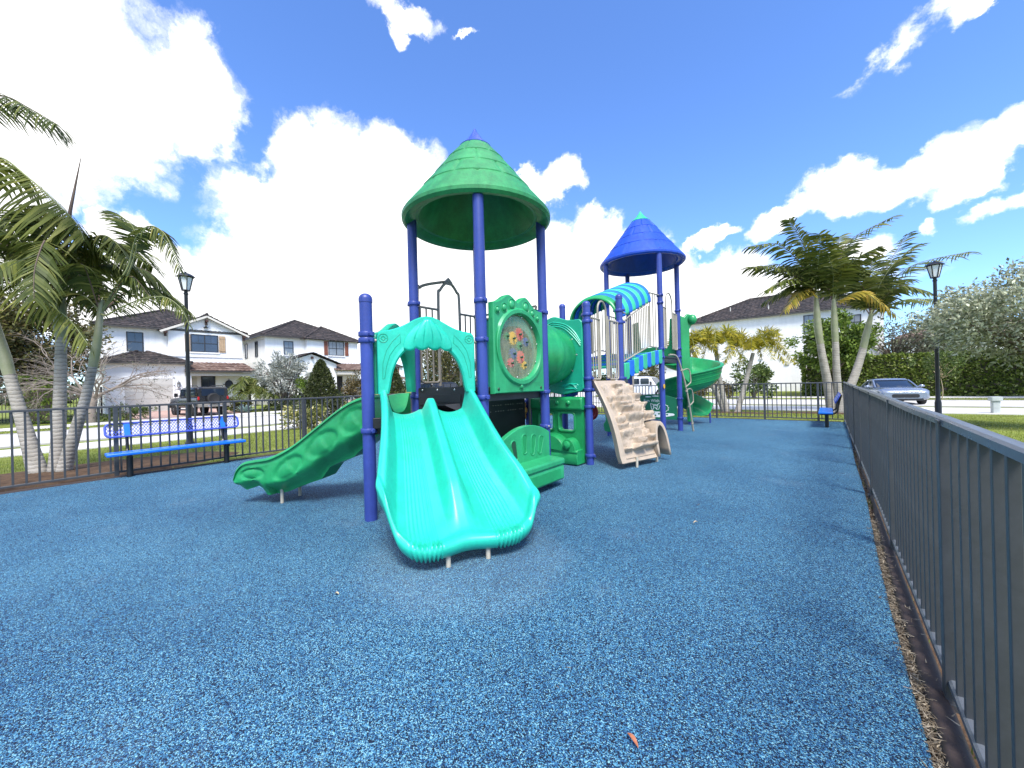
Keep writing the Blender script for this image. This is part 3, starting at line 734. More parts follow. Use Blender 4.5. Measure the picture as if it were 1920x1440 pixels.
# ------------------------------------------------------------------ the play structure
PS = thing('play_structure', 'green, teal and blue playground climbing frame with two pointed roofs, bridge and slides', 'playground', (-3.7, 5.0, 0))
A_ = (-3.71, 2.20); B_ = (-3.09, 3.28); C_ = (-4.33, 3.28); D_ = (-3.09, 4.54); E_ = (-4.33, 4.54)
F_ = (-3.09, 5.83); F2 = (-4.33, 5.83); G_ = (-3.09, 7.15); G2 = (-4.36, 7.15)
H1 = (-3.09, 9.56); H12 = (-4.46, 9.56); H2 = (-3.09, 10.97); H22 = (-4.46, 10.97); S_ = (-5.58, 7.1)
PR = .064
def clamp(root, p, z, a=-.6):
    b = MB(); r0, r1 = PR + .001, PR + .017; h = .026
    b.lathe([(r0, -h), (r1 - .004, -h), (r1, -h + .006), (r1, h - .006), (r1 - .004, h), (r0, h)], 20, (p[0], p[1], z))
    for k in (a, a + PI):
        c, s = math.cos(k), math.sin(k)
        b.box((p[0] + c * (r1 + .012), p[1] + s * (r1 + .012), z), (.042, .030, .042), k)
        b.tube([(p[0] + c * (r1 + .014) + s * .022, p[1] + s * (r1 + .014) - c * .022, z), (p[0] + c * (r1 + .014) - s * .022, p[1] + s * (r1 + .014) + c * .022, z)], .010, 8)
    return b.build('clamp', M['post'], root, bevel=.004)
def post(p, z1, clamps=(), cap=False, a=-.6):
    b = MB()
    b.lathe([(PR, -.05), (PR, z1), (0 if not cap else PR - .003, z1 + (.0 if not cap else .001))] + ([(0, z1 + .002)] if cap else []), 24, (p[0], p[1], 0))
    o = b.build('post', M['post'], PS)
    if cap:
        c = MB(); k = [(PR + .004, -.035), (PR + .005, 0)]
        k += [((PR + .005) * math.cos(t), (PR - .004) * math.sin(t)) for t in [PI / 2 * i / 7 for i in range(1, 7)]] + [(0, PR - .004)]
        c.lathe(k, 24, (p[0], p[1], z1)); c.build('cap', M['post'], o)
    for z in clamps: clamp(o, p, z, a)
    return o
post(A_, 2.29, (1.925, 1.862, .926), True, -.1)
post(B_, 3.66, (2.34, 1.89, 1.225), False, -.3)
post(C_, 3.66, (2.49, 1.235), False, .1)
post(D_, 3.66, (2.36, 1.25, .77), False, -.8)
post(E_, 3.66, (2.46, 1.235))
post(F_, 2.66, (2.49, 2.375, 1.43, 1.245, .96, .15), True, -.2)
post(F2, 2.66, (1.05, .88, .55, 1.25), True)
post(G_, 2.99, (2.73, 2.50, 1.43), True, .2)
post(G2, 2.99, (2.5, 1.43), True)
post(H1, 4.55, (3.41, 3.23, 2.12, 1.92))
post(H12, 4.55, (3.4, 2.1))
post(H2, 4.55, (3.22, 2.2, 1.98, .86, .34))
post(H22, 4.55, (3.2, 2.1, .86))
post(S_, 1.3, (1.0,))

# roofs -------------------------------------------------------------
def tower_roof(c, prof, band_z, mats, z_lip):
    """stepped conical roof: rounds of shingles with upright seams, rolled eave, hollow inside"""
    n = 120; P = []
    outer = prof
    b = MB(); k = len(outer)
    bands = [0] * k; cur = 0
    pts = []
    for i in range(k):
        pts.append(outer[i])
    def rf(i, j, a, r):
        bd = band_of[i]
        if bd is None: return r
        m = 10 + (bd % 2) * 0
        ph = (j + (n // 16) * (bd % 2)) % (n // 8)
        return r - (.014 if ph == 0 else 0)
    full = []; band_of = []
    for bd in range(len(outer) - 1):
        (r0, z0), (r1, z1) = outer[bd], outer[bd + 1]
        # each band overlaps the one below by a small step
        full += [(r0 - .006, z0 - .026), (r0 + .020, z0 - .036), (r0 + .025, z0 - .012), (r1 + .004, z1)] if bd else [(r0, z0), (r1 + .002, z1)]
        band_of += [None, None, bd, bd] if bd else [0, 0]
    eave = [(outer[0][0] - .16, z_lip + .06), (outer[0][0] - .13, z_lip + .035), (outer[0][0] - .085, z_lip), (outer[0][0] - .015, z_lip - .012), (outer[0][0] + .018, z_lip + .02), (outer[0][0] + .022, z_lip + .06)]
    inside = [(outer[-1][0] * .8, outer[-1][1] - .08), (outer[1][0] - .12, outer[1][1] - .06), (outer[0][0] - .20, outer[0][1] - .03)]
    full = inside + eave + full; band_of = [None] * (len(inside) + len(eave)) + band_of
    b.lathe(full, n, (c[0], c[1], 0), rf)
    o = b.build('roof', mats[0], PS, smooth=32)
    rt_, zt = outer[-1]
    q = MB(); q.lathe([(rt_ + .02, zt - .03), (rt_ + .026, zt - .012), (rt_ * .62, zt + .085), (rt_ * .22, zt + .2), (.012, zt + .265), (0, zt + .27)], 32, (c[0], c[1], 0))
    q.build('roof_cap', mats[1], o)
    return o
tower_roof((-3.71, 3.91), [(.985, 3.66), (.735, 3.96), (.555, 4.19), (.38, 4.42), (.20, 4.635)], None, (M['green_roof'], M['cap_blue']), 3.565)
tower_roof((-3.775, 10.265), [(1.06, 4.52), (.795, 4.845), (.595, 5.10), (.405, 5.36), (.22, 5.60)], None, (M['blue_roof'], M['cap_green']), 4.43)

# decks -------------------------------------------------------------
def deck(poly, z, m=None, t=.045, skirt=.12):
    b = MB(); b.prism(poly, (0, 0, z - t), (1, 0, 0), (0, 1, 0), (0, 0, t))
    for (x0, y0), (x1, y1) in zip(poly, poly[1:] + poly[:1]):
        cx = sum(p[0] for p in poly) / len(poly); cy = sum(p[1] for p in poly) / len(poly)
        f = .955; b.beam((cx + (x0 - cx) * f, cy + (y0 - cy) * f, z - t - skirt / 2), (cx + (x1 - cx) * f, cy + (y1 - cy) * f, z - t - skirt / 2), .03, skirt)
    return b.build('deck', m or M['deck'], PS, bevel=.006)
deck([(-3.71, 2.24), (-3.11, 3.25), (-4.31, 3.25)], 1.04)
deck([(-4.30, 3.27), (-3.12, 3.27), (-3.12, 4.52), (-4.30, 4.52)], 1.335)
deck([(-4.32, 5.86), (-3.12, 5.86), (-3.12, 7.12), (-4.32, 7.12)], 1.365, M['bright_blue'])
deck([(-4.43, 9.58), (-3.11, 9.58), (-3.11, 10.94), (-4.43, 10.94)], 1.97)
# black riser with a moulded foothold between the two front decks
b = MB(); b.prism(rrect(-4.235, .93, -3.185, 1.352, .03), (0, 3.245, 0), (1, 0, 0), (0, 0, 1), (0, .05, 0))
b.prism([(-4.02, 1.165), (-3.42, 1.165), (-3.42, 1.262), (-4.02, 1.262)], (0, 3.242, 0), (1, 0, 0), (0, 0, 1), (0, -.004, 0))
b.add([(-4.06, 3.243, 1.15), (-3.44, 3.243, 1.15), (-3.56, 3.12, 1.145), (-4.06, 3.12, 1.145), (-4.06, 3.243, 1.06), (-3.40, 3.243, 1.04), (-3.56, 3.12, 1.128), (-4.06, 3.12, 1.128)],
      [(0, 1, 2, 3), (3, 2, 6, 7), (7, 6, 5, 4), (0, 3, 7, 4), (1, 5, 6, 2)])
ri = b.build('riser', M['black'], PS, bevel=.004)
for x in (-4.15, -3.85, -3.53, -3.23):
    q = MB(); q.ball((x, 3.242, 1.318), (.014, .007, .014), 10, 6); q.build('bolt', M['bolt'], ri)
# the black bracket that carries the front deck on post A
b = MB(); b.box((-3.63, 2.27, 1.0), (.12, .05, .11), rad(60)); b.build('deck_bracket', M['black'], PS, bevel=.004)

# double slide -------------------------------------------------------
Pq = V((.866, -.5, 0)); Pp = V((.5, .866, 0)); PM = V((-3.40, 2.74, 0))
SQ = V((.886, -.464, 0)); SP = V((.464, .886, 0))       # the chute swings a touch towards the bench side
def ds_bed(s): return scurve(s, [(-.06, 1.075), (.0, 1.06), (.12, 1.01), (.35, .845), (.7, .575), (1.0, .36), (1.2, .235), (1.36, .185), (1.6, .165)])
def ds_half(s): return scurve(s, [(-.06, .495), (.2, .50), (.5, .53), (.8, .585), (1.0, .63), (1.2, .66), (1.6, .67)])
def ds_rail(s): return scurve(s, [(-.06, .25), (.1, .235), (.4, .24), (.75, .23), (.95, .21), (1.12, .175), (1.28, .135), (1.42, .105), (1.58, .09)])
def ds_ridge(s): return scurve(s, [(-.06, .0), (-.02, .02), (.04, .13), (.10, .19), (.18, .205), (.4, .195), (.8, .19), (1.0, .175), (1.12, .12), (1.24, .04), (1.34, .01), (1.5, 0)])
def double_slide():
    NS, NC = 100, 170; rows = []; S0 = -.05
    def send(a):
        return 1.405 + .035 * sstep(0, .42, abs(a)) - ((.44 if a < 0 else .20) * max(0, (abs(a) - .40) / .60) ** 2.2)
    for i in range(NS + 1):
        row = []
        for j in range(NC + 1):
            c = -1 + 2 * j / NC; a = abs(c)
            s1 = send(c); s = S0 + (s1 - S0) * i / NS
            hw = ds_half(s); bed = ds_bed(s); rail = ds_rail(s); rg = ds_ridge(s); y = c * hw * (1.045 if c > 0 else .985) ** sstep(.7, 1.1, s)
            h = rg * .92 * (1 - sstep(.045, .20, a)) ** .8
            rw = rail * (sstep(.76, .92, a) * .97 + .05 * math.sin(PI * min(1, max(0, (a - .84) / .16))))
            if a > .985: rw -= .006
            h = max(h, 0) + rw + .045 * min(1, abs(a - .50) / .3) ** 2 * (1 - sstep(1.2, 1.45, s))
            e = s1 - s                                   # distance from the front edge
            lip = (.026 + .034 * sstep(.5, .9, a) * (1 - sstep(.84, .98, a)))
            h += lip * (1 - sstep(.02, .11, e)) * (1 - .35 * (1 - sstep(0, .018, e)))
            if s > .02 and .30 < a < .68:                # grip flutes, fatter where they wrap the lip
                w = sstep(.30, .335, a) * (1 - sstep(.645, .68, a))
                fl = math.cos((a - .49) * 2 * PI / .05)
                h += (.0050 + .0085 * (1 - sstep(.0, .16, e))) * fl * w
            row.append(PM + SQ * s + SP * y + V((0, 0, bed + h)))
        rows.append(row)
    b = MB(); b.grid(rows)
    # wall all round: rolled edge, then a skirt that tucks in
    per = [rows[i][0] for i in range(NS)] + rows[NS] + [rows[i][NC] for i in range(NS - 1, -1, -1)]
    n = len(per); loops = [per]
    outs = []
    for k in range(n):
        t = per[min(k + 4, n - 1)] - per[max(k - 4, 0)]; t.z = 0; t.normalize(); outs.append(V((t.y, -t.x, 0)))
    def dist(p): d = p - PM; return d.dot(SQ)
    for f, (o_, dz) in enumerate(((.010, -.010), (.016, -.032), (.010, -.06), (0, 0), (-.02, 0), (-.05, 0))):
        lp = []
        for k in range(n):
            p = per[k]; dr = scurve(dist(p), [(-.05, .34), (.3, .35), (.7, .31), (.95, .21), (1.15, .15), (1.35, .115), (1.55, .10)])
            z = (dz if f < 3 else -dr * (.72, .97, 1.0)[f - 3])
            lp.append(p + outs[k] * o_ + V((0, 0, max(z, -dr))))
        loops.append(lp)
    b.grid(loops)
    o = b.build('double_slide', M['teal'], PS, smooth=70)
    for c in (-.155, .165):
        p = PM + SQ * 1.37 + SP * c
        q = MB(); q.tube([(p.x, p.y, -.02), (p.x, p.y, .10)], .019, 12); q.build('support_leg', M['leg'], o)
    return o
double_slide()

# arch panels over the two slides -------------------------------------
def arch_panel(o0, ux, un, m):
    """ux along the opening, un the outward normal; local x from -.53 to .53, z world"""
    ux = V(ux); un = V(un); o0 = V(o0); uz = V((0, 0, 1)); T = .085
    def top(x):
        return 1.945 + .185 * math.exp(-(x / .27) ** 2) + .01 * (abs(x) / .5)
    ax = [(-.40 + .80 * i / 40) for i in range(41)]
    def arch(x):
        q = min(1, abs(x) / .405); return 1.26 + .565 * (1 - q ** 2.6) ** (1 / 2.0) + (.0)
    def scallop(x):
        return -.035 * (1 if abs(x) < .24 else 0) * (.55 + .45 * abs(math.cos(x * PI / .16))) if abs(x) < .24 else 0
    poly = [(-.525, 1.30), (-.525, 1.90), (-.515, 1.935)] + [(x, top(x)) for x in [(-.49 + .98 * i / 36) for i in range(37)]] + [(.515, 1.935), (.525, 1.90), (.525, 1.30)]
    inner = [(.415, 1.30)] + [(x, arch(x)) for x in ax[::-1]] + [(-.415, 1.30)]
    # build as strips between outer and inner outlines so that the bevel stays clean
    b = MB()
    n = 60
    def resample(pl, k):
        P = [V((a, c, 0)) for a, c in pl]; d = [0]
        for p, q in zip(P, P[1:]): d.append(d[-1] + (q - p).length)
        out = []
        for i in range(k):
            t = d[-1] * i / (k - 1); j = 0
            while j < len(d) - 2 and d[j + 1] < t: j += 1
            f = (t - d[j]) / max(1e-9, d[j + 1] - d[j]); p = P[j].lerp(P[j + 1], f); out.append((p.x, p.y))
        return out
    O = resample(poly, n); I = resample(inner[::-1], n)
    ring = []
    for (a, c), (e, f) in zip(O, I):
        def P(x, z, w): return o0 + ux * x + uz * (z - 0) + un * w
        r = .012
        mx, mz = (a + e) / 2, (c + f) / 2
        def ins(p, q, k):
            d = V((q[0] - p[0], q[1] - p[1], 0)); l = max(d.length, 1e-6); d = d / l; return (p[0] + d.x * k, p[1] + d.y * k)
        o1 = ins((a, c), (e, f), r); i1 = ins((e, f), (a, c), r * 1.6); i2 = ins((e, f), (a, c), .05)
        ring.append([P(a, c, -T / 2 + r), P(a, c, T / 2 - r), P(*o1, T / 2), P(*i2, T / 2), P(*i2, T / 2), P(*i1, T / 2 + .010), P(e, f, T / 2 - .006), P(e, f, -T / 2 + r), P(*i1, -T / 2), P(*o1, -T / 2)])
    b.grid(ring, cv=True)
    b.add(ring[0], [tuple(range(10))]); b.add(ring[-1], [tuple(range(9, -1, -1))])
    po = b.build('arch_panel', m, PS, smooth=45)
    # umbrella relief: five gores over the opening, with scalloped hem
    u = MB(); NX, NZ = 45, 12; rows = []
    for i in range(NX + 1):
        x = -.255 + .51 * i / NX; row = []
        for k in range(NZ + 1):
            v = k / NZ; xx = x * (1 - .88 * (v ** 2.2)) ; 
            zb = 1.798 - .02 * (x / .25) ** 2 - .030 * abs(math.sin((x + .255) / .51 * 4 * PI)); zt = top(0) - .045
            z = zb + (zt - zb) * v * (1 - .10 * (x / .25) ** 2)
            gore = abs(math.sin((x + .255) / .51 * 5 * PI)) ** .5
            h = .044 * (1 - (x / .262) ** 2) * math.sin(PI * min(1, .18 + .80 * (1 - v))) ** .7 * (.72 + .28 * gore)
            row.append(o0 + ux * xx + uz * z + un * (T / 2 + max(-.003, h - .002)))
        rows.append(row)
    u.grid(rows); u.build('umbrella_relief', m, po, smooth=50, solid=.03)
    # outline curves and the corner rosettes, thin tubes in darker teal
    e = MB()
    for sg in (-1, 1):
        e.tube([o0 + ux * (sg * x) + uz * z + un * (T / 2 - .001) for x, z in ((.475, 1.46), (.47, 1.62), (.43, 1.76), (.37, 1.85), (.29, 1.93), (.285, 1.84), (.34, 1.79), (.40, 1.70), (.435, 1.58), (.455, 1.46), (.475, 1.46))], .0045, 6)
        cx, cz = sg * .46, 1.885
        for r in (.045, .018):
            e.tube([o0 + ux * (cx + r * math.cos(2 * PI * i / 20)) + uz * (cz + r * math.sin(2 * PI * i / 20)) + un * (T / 2 - .001) for i in range(20)], .006, 6, closed=True)
        for k in range(4):
            a = k * PI / 2 + .0
            e.tube([o0 + ux * (cx + r * math.cos(a)) + uz * (cz + r * math.sin(a)) + un * (T / 2 - .001) for r in (.022, .042)], .004, 6)
    e.build('relief_lines', M['teal_dark'] if m is M['teal'] else m, po)
    for sg in (-1, 1):   # pipe stubs that tie the panel to the posts
        q = MB(); q.tube([o0 + ux * (sg * .52) + uz * 1.862, o0 + ux * (sg * .60) + uz * 1.862], .017, 10); q.build('tie_pipe', M['rail'], po)
    return po
arch_panel((-3.40, 2.74, 0), Pp, Pq, M['teal'])
Gq = V((-.866, -.5, 0)); Gp = V((-.5, .866, 0)); GM = V((-4.02, 2.74, 0))
arch_panel((-4.02, 2.74, 0), Gp, Gq, M['teal_dark'])

# wavy single slide ---------------------------------------------------
def wave_slide():
    top = [(-.05, 1.29), (.0, 1.29), (.12, 1.285), (.276, 1.259), (.40, 1.214), (.56, 1.123), (.83, .934), (1.11, .739), (1.28, .648), (1.45, .582), (1.66, .548), (1.80, .515), (1.89, .43), (1.93, .32)]
    bot = [(-.05, .90), (.1, .86), (.25, .74), (.38, .645), (.475, .555), (.62, .51), (.78, .44), (.90, .29), (1.05, .245), (1.18, .20), (1.34, .137), (1.46, .11), (1.55, .122), (1.60, .19), (1.66, .23), (1.75, .20), (1.83, .172), (1.905, .215), (1.93, .30)]
    bed = [(-.05, 1.065), (.0, 1.06), (.12, 1.02), (.4, .86), (.8, .60), (1.1, .42), (1.35, .31), (1.6, .27), (1.8, .25), (1.88, .24), (1.93, .24)]
    hw = .33; rows = []; NS = 100
    pods = [(.36, 1.00, .20, .135), (.76, .74, .235, .125), (1.20, .46, .23, .105), (1.68, .385, .17, .07)]
    for i in range(NS + 1):
        s = -.05 + 1.975 * i / NS
        zt = scurve(s, top); zb = interp(s, bot); zd = scurve(s, bed)
        zd = min(zd, zt - .02)
        if s > 1.86: zd = zt - .02
        row = []
        for sg in (-1, 1):
            side = []
            K = 22
            for k in range(K + 1):
                f = k / K; z = zb + (zt - .035 - zb) * f
                bulge = -.02 + .012 * math.sin(f * PI)
                # recessed pods with a proud lower lip
                for (ps, pz, pa, pb) in pods:
                    sl = -.72 if ps < 1.4 else -.1
                    ca, sa = math.cos(math.atan(sl)), math.sin(math.atan(sl))
                    du = (s - ps) * ca + (z - pz) * sa; dv = -(s - ps) * sa + (z - pz) * ca
                    q = (du / pa) ** 2 + (dv / pb) ** 2
                    if q < 1.5:
                        bulge -= .030 * (1 - sstep(.7, 1.05, q)) 
                        bulge += .030 * max(0, 1 - q) * (1 if du > -.02 else .35)
                # two wavy grooves under the rim
                for off, wv in ((.055, 0), (.10, .018)):
                    gl = zt - off - wv * math.sin(s * 13)
                    bulge -= .006 * math.exp(-((z - gl) / .006) ** 2)
                # the belly tucks in
                bulge -= .17 * (1 - sstep(0, .42, f)) * (1 if s < 1.5 else .45)
                side.append((sg * (hw + bulge), z))
            rim = [(sg * (hw + .0), zt - .028), (sg * (hw - .004), zt - .010), (sg * (hw - .020), zt), (sg * (hw - .042), zt - .004), (sg * (hw - .055), zt - .02)]
            inn = []
            for k in range(1, 9):
                t = k / 8; inn.append((sg * ((hw - .055) * (1 - t * t * .98 if False else 1 - t) ** .75 if t < 1 else 0.0), zt - .02 + (zd - zt + .02) * (1 - (1 - t) ** 2.4)))
            cc = side + rim + inn
            row.append(cc)
        ring = row[0] + row[1][::-1][1:]
        rows.append([GM + Gq * s + Gp * y + V((0, 0, z)) for y, z in ring])
    b = MB(); b.grid(rows, cv=True)
    b.add(rows[-1], [tuple(range(len(rows[-1])))]); b.add(rows[0], [tuple(range(len(rows[0]) - 1, -1, -1))])
    o = b.build('wave_slide', M['green'], PS, smooth=60)
    for c in (-.155, .155):
        p = GM + Gq * 1.42 + Gp * c
        q = MB(); q.tube([(p.x, p.y, -.02), (p.x, p.y, .25)], .019, 12); q.build('support_leg', M['leg'], o)
    return o
wave_slide()
UX, UY, UZ = V((1, 0, 0)), V((0, 1, 0)), V((0, 0, 1))
# gear window panel between posts B and D -------------------------------
def gear_panel():
    X0, X1 = -3.085, -3.005; cy, cz = 3.905, 1.835
    def top(y):
        t = (y - 3.36) / 1.02
        a = .135 * math.exp(-((t - .34) / .17) ** 2); b = .15 * math.exp(-((t - .66) / .16) ** 2)
        return 2.335 + max(a, b) * 1.0
    n = 96; out = []; inn = []; mid = []
    for i in range(n):
        a = 2 * PI * i / n; c, s = math.cos(a), math.sin(a)
        # outer outline hit by the ray from the centre
        k = min((.505 / abs(c)) if abs(c) > 1e-6 else 9, (.575 / -s) if s < -1e-6 else 9)
        if s > 0:
            lo, hi = .1, k if k < 5 else 1.2
            for _ in range(40):
                m = (lo + hi) / 2
                if cz + m * s < top(cy + m * c): lo = m
                else: hi = m
            k = min(k, lo)
        out.append((cy + k * c, cz + k * s)); inn.append((cy + .405 * c, cz + .405 * s))
    b = MB(); rows = []
    for (a, c), (e, f) in zip(out, inn):
        d = V((a - e, c - f, 0)); l = d.length; d /= max(l, 1e-6)
        def Q(q, x): return (x, q[0], q[1])
        o1 = (a - d.x * .014, c - d.y * .014); o2 = (a - d.x * .045, c - d.y * .045) if l > .08 else o1
        m1 = (e + d.x * min(.088, l * .5), f + d.y * min(.088, l * .5)); m2 = (e + d.x * min(.062, l * .4), f + d.y * min(.062, l * .4)); m3 = (e + d.x * .02, f + d.y * .02)
        rows.append([Q((a, c), X0), Q((a, c), X1 - .014), Q(o1, X1), Q(o2, X1 - .001), Q(m1, X1), Q(m2, X1 + .026), Q(m3, X1 + .024), Q((e, f), X1 - .01), Q((e, f), X0), Q(o1, X0 - .006)])
    b.grid(rows, cu=True, cv=True)
    o = b.build('gear_panel', M['green_pale'], PS, smooth=40)
    w = MB(); w.lathe([(0, 0), (.404, 0), (.404, .010), (0, .012)], 64)
    me = [(p[2] + X1 - .045, p[0] + cy, p[1] + cz) for p in w.v]; w.v = me
    w.build('window', M['clear'], o, smooth=30)
    # dished bumps along the top, one at the foot
    q = MB()
    for y, z, r in ((3.47, 2.25, .042), (3.60, 2.29, .055), (3.745, 2.345, .07), (3.905, 2.275, .042), (4.03, 2.345, .072), (4.17, 2.285, .052), (4.28, 2.235, .040), (3.895, 1.335, .042)):
        q.ball((X1 - .004, y, z), (.034, r * .72, r * .85), 18, 10)
        q.tube([(X1, y + r * math.cos(2 * PI * i / 24), z + r * 1.1 * math.sin(2 * PI * i / 24)) for i in range(24)], .006, 6, closed=True)
    for yy, zz, r, a0, a1 in ((3.905, 1.835, .465, 2.6, 3.7), (3.905, 1.835, .47, 3.75, 4.35), (3.905, 1.835, .47, 4.5, 5.0)):
        q.tube([(X1 + .012, yy + r * math.cos(a0 + (a1 - a0) * i / 14), zz + r * math.sin(a0 + (a1 - a0) * i / 14)) for i in range(15)], .012, 6)
    for k in range(3): q.box((X1, 4.25, 1.385 - k * .017), (.004, .11, .006))
    q.build('raised_bosses', M['green_pale'], o, smooth=50)
    cols = {'r': M['red'], 'y': M['yellow'], 'c': M['coral'], 'n': M['navy'], 'p': M['pink'], 'g': M['green']}
    for dy, dz, r, cc in ((.03, .165, .085, 'r'), (-.10, .105, .088, 'y'), (-.095, -.085, .072, 'n'), (.045, -.125, .085, 'c'), (-.145, -.205, .06, 'p'), (.12, -.225, .058, 'y'), (.17, .075, .06, 'n'), (.03, .02, .055, 'g'), (-.22, .125, .05, 'g')):
        g = MB(); m_ = max(9, int(r * 150)); pl = []
        for i in range(m_ * 4):
            rr = r if (i % 4) in (0, 1) else r * .80
            a = 2 * PI * i / (m_ * 4); pl.append((cy + dy + rr * math.cos(a), cz + dz + rr * math.sin(a)))
        g.prism(pl, (X1 - .075, 0, 0), UY, UZ, (.036, 0, 0)); go = g.build('gear', cols[cc], o, smooth=0)
        k = MB(); k.tube([(X1 - .06, cy + dy, cz + dz), (X1 - .012, cy + dy, cz + dz)], .011, 10); k.ball((X1 - .012, cy + dy, cz + dz), (.008, .018, .018), 12, 6); k.build('knob', M['dark_bolt_and_slot'], o)
    for i in range(10):
        a = 2 * PI * (i + .25) / 10; k = MB(); k.ball((X1 - .020, cy + .385 * math.cos(a), cz + .385 * math.sin(a)), (.008, .010, .010), 10, 6); k.build('bolt', M['bolt'], o)
    for y in (3.46, 4.33):
        k = MB(); k.ball((X1 + .002, y, 1.315), (.010, .020, .020), 12, 6); k.build('bolt', M['dark_bolt_and_slot'], o)
    return o
gear_panel()

# low play seat under the gear panel --------------------------------------
def play_seat():
    b = MB(); X = -3.055
    def crest(y): return .60 + .235 * (1 - ((y - 3.98) / .66) ** 2)
    pts = [(3.375, .12), (4.47, .12)] + [(y, crest(y)) for y in [4.47 - 1.095 * i / 30 for i in range(31)]]
    b.prism(pts, (X, 0, 0), UY, UZ, (.075, 0, 0))
    o = b.build('seat_back', M['green_pale'], PS, bevel=.010)
    # finger-shaped pockets on the back; the first one's shade is a near-black fill
    for y, z, tl, hl in ((3.70, .545, .26, .17), (3.90, .60, .03, .16), (4.08, .57, -.16, .18), (4.245, .55, -.24, .155)):
        for nm, mm, r0, r1, dx in (('slot_rim', M['green_pale'], .052, .036, .078), ('slot', M['dark_bolt_and_slot'] if abs(y - 3.70) < .01 else M['green'], .040, .025, .083)):
            pl = []
            for i in range(20):
                a = PI * i / 19; pl.append((r0 * math.cos(a), hl / 2 + r0 * math.sin(a)))
            for i in range(20):
                a = PI + PI * i / 19; pl.append((r1 * math.cos(a), -hl / 2 + r1 * math.sin(a)))
            ca, sa = math.cos(tl), math.sin(tl)
            pl = [(y + u * ca - v * sa, z + u * sa + v * ca) for u, v in pl]
            if nm == 'slot_rim':
                e = MB(); e.tube([(X + .075, u, v) for u, v in pl], .009, 6, closed=True); e.build(nm, mm, o)
            else:
                e = MB(); e.prism(pl, (X + .0745, 0, 0), UY, UZ, (.004, 0, 0)); e.build(nm, mm, o)
    s = MB()
    prof = [(-3.0, .385), (-2.75, .372), (-2.735, .355), (-2.735, .30), (-2.76, .285), (-2.75, .27), (-2.75, .10), (-2.83, .06), (-2.85, .05), (-3.0, .05)]
    s.prism(prof, (0, 3.38, 0), UX, UZ, (0, 1.075, 0))
    so = s.build('seat', M['green_pale'], PS, bevel=.012)
    q = MB(); q.prism(rrect(3.48, .115, 4.37, .245, .03), (-2.7515, 0, 0), UY, UZ, (.004, 0, 0)); q.build('seat_recess', M['green'], so)
    q = MB(); q.box((-2.742, 3.91, .318), (.008, 1.06, .012)); q.build('seat_bead', M['green_pale'], so, bevel=.003)
    for z in (.77, .30):
        q = MB(); q.tube([(X + .03, 4.46, z), (X + .03, 4.53, z)], .018, 10); q.build('tie_pipe', M['rail'], o)
play_seat()

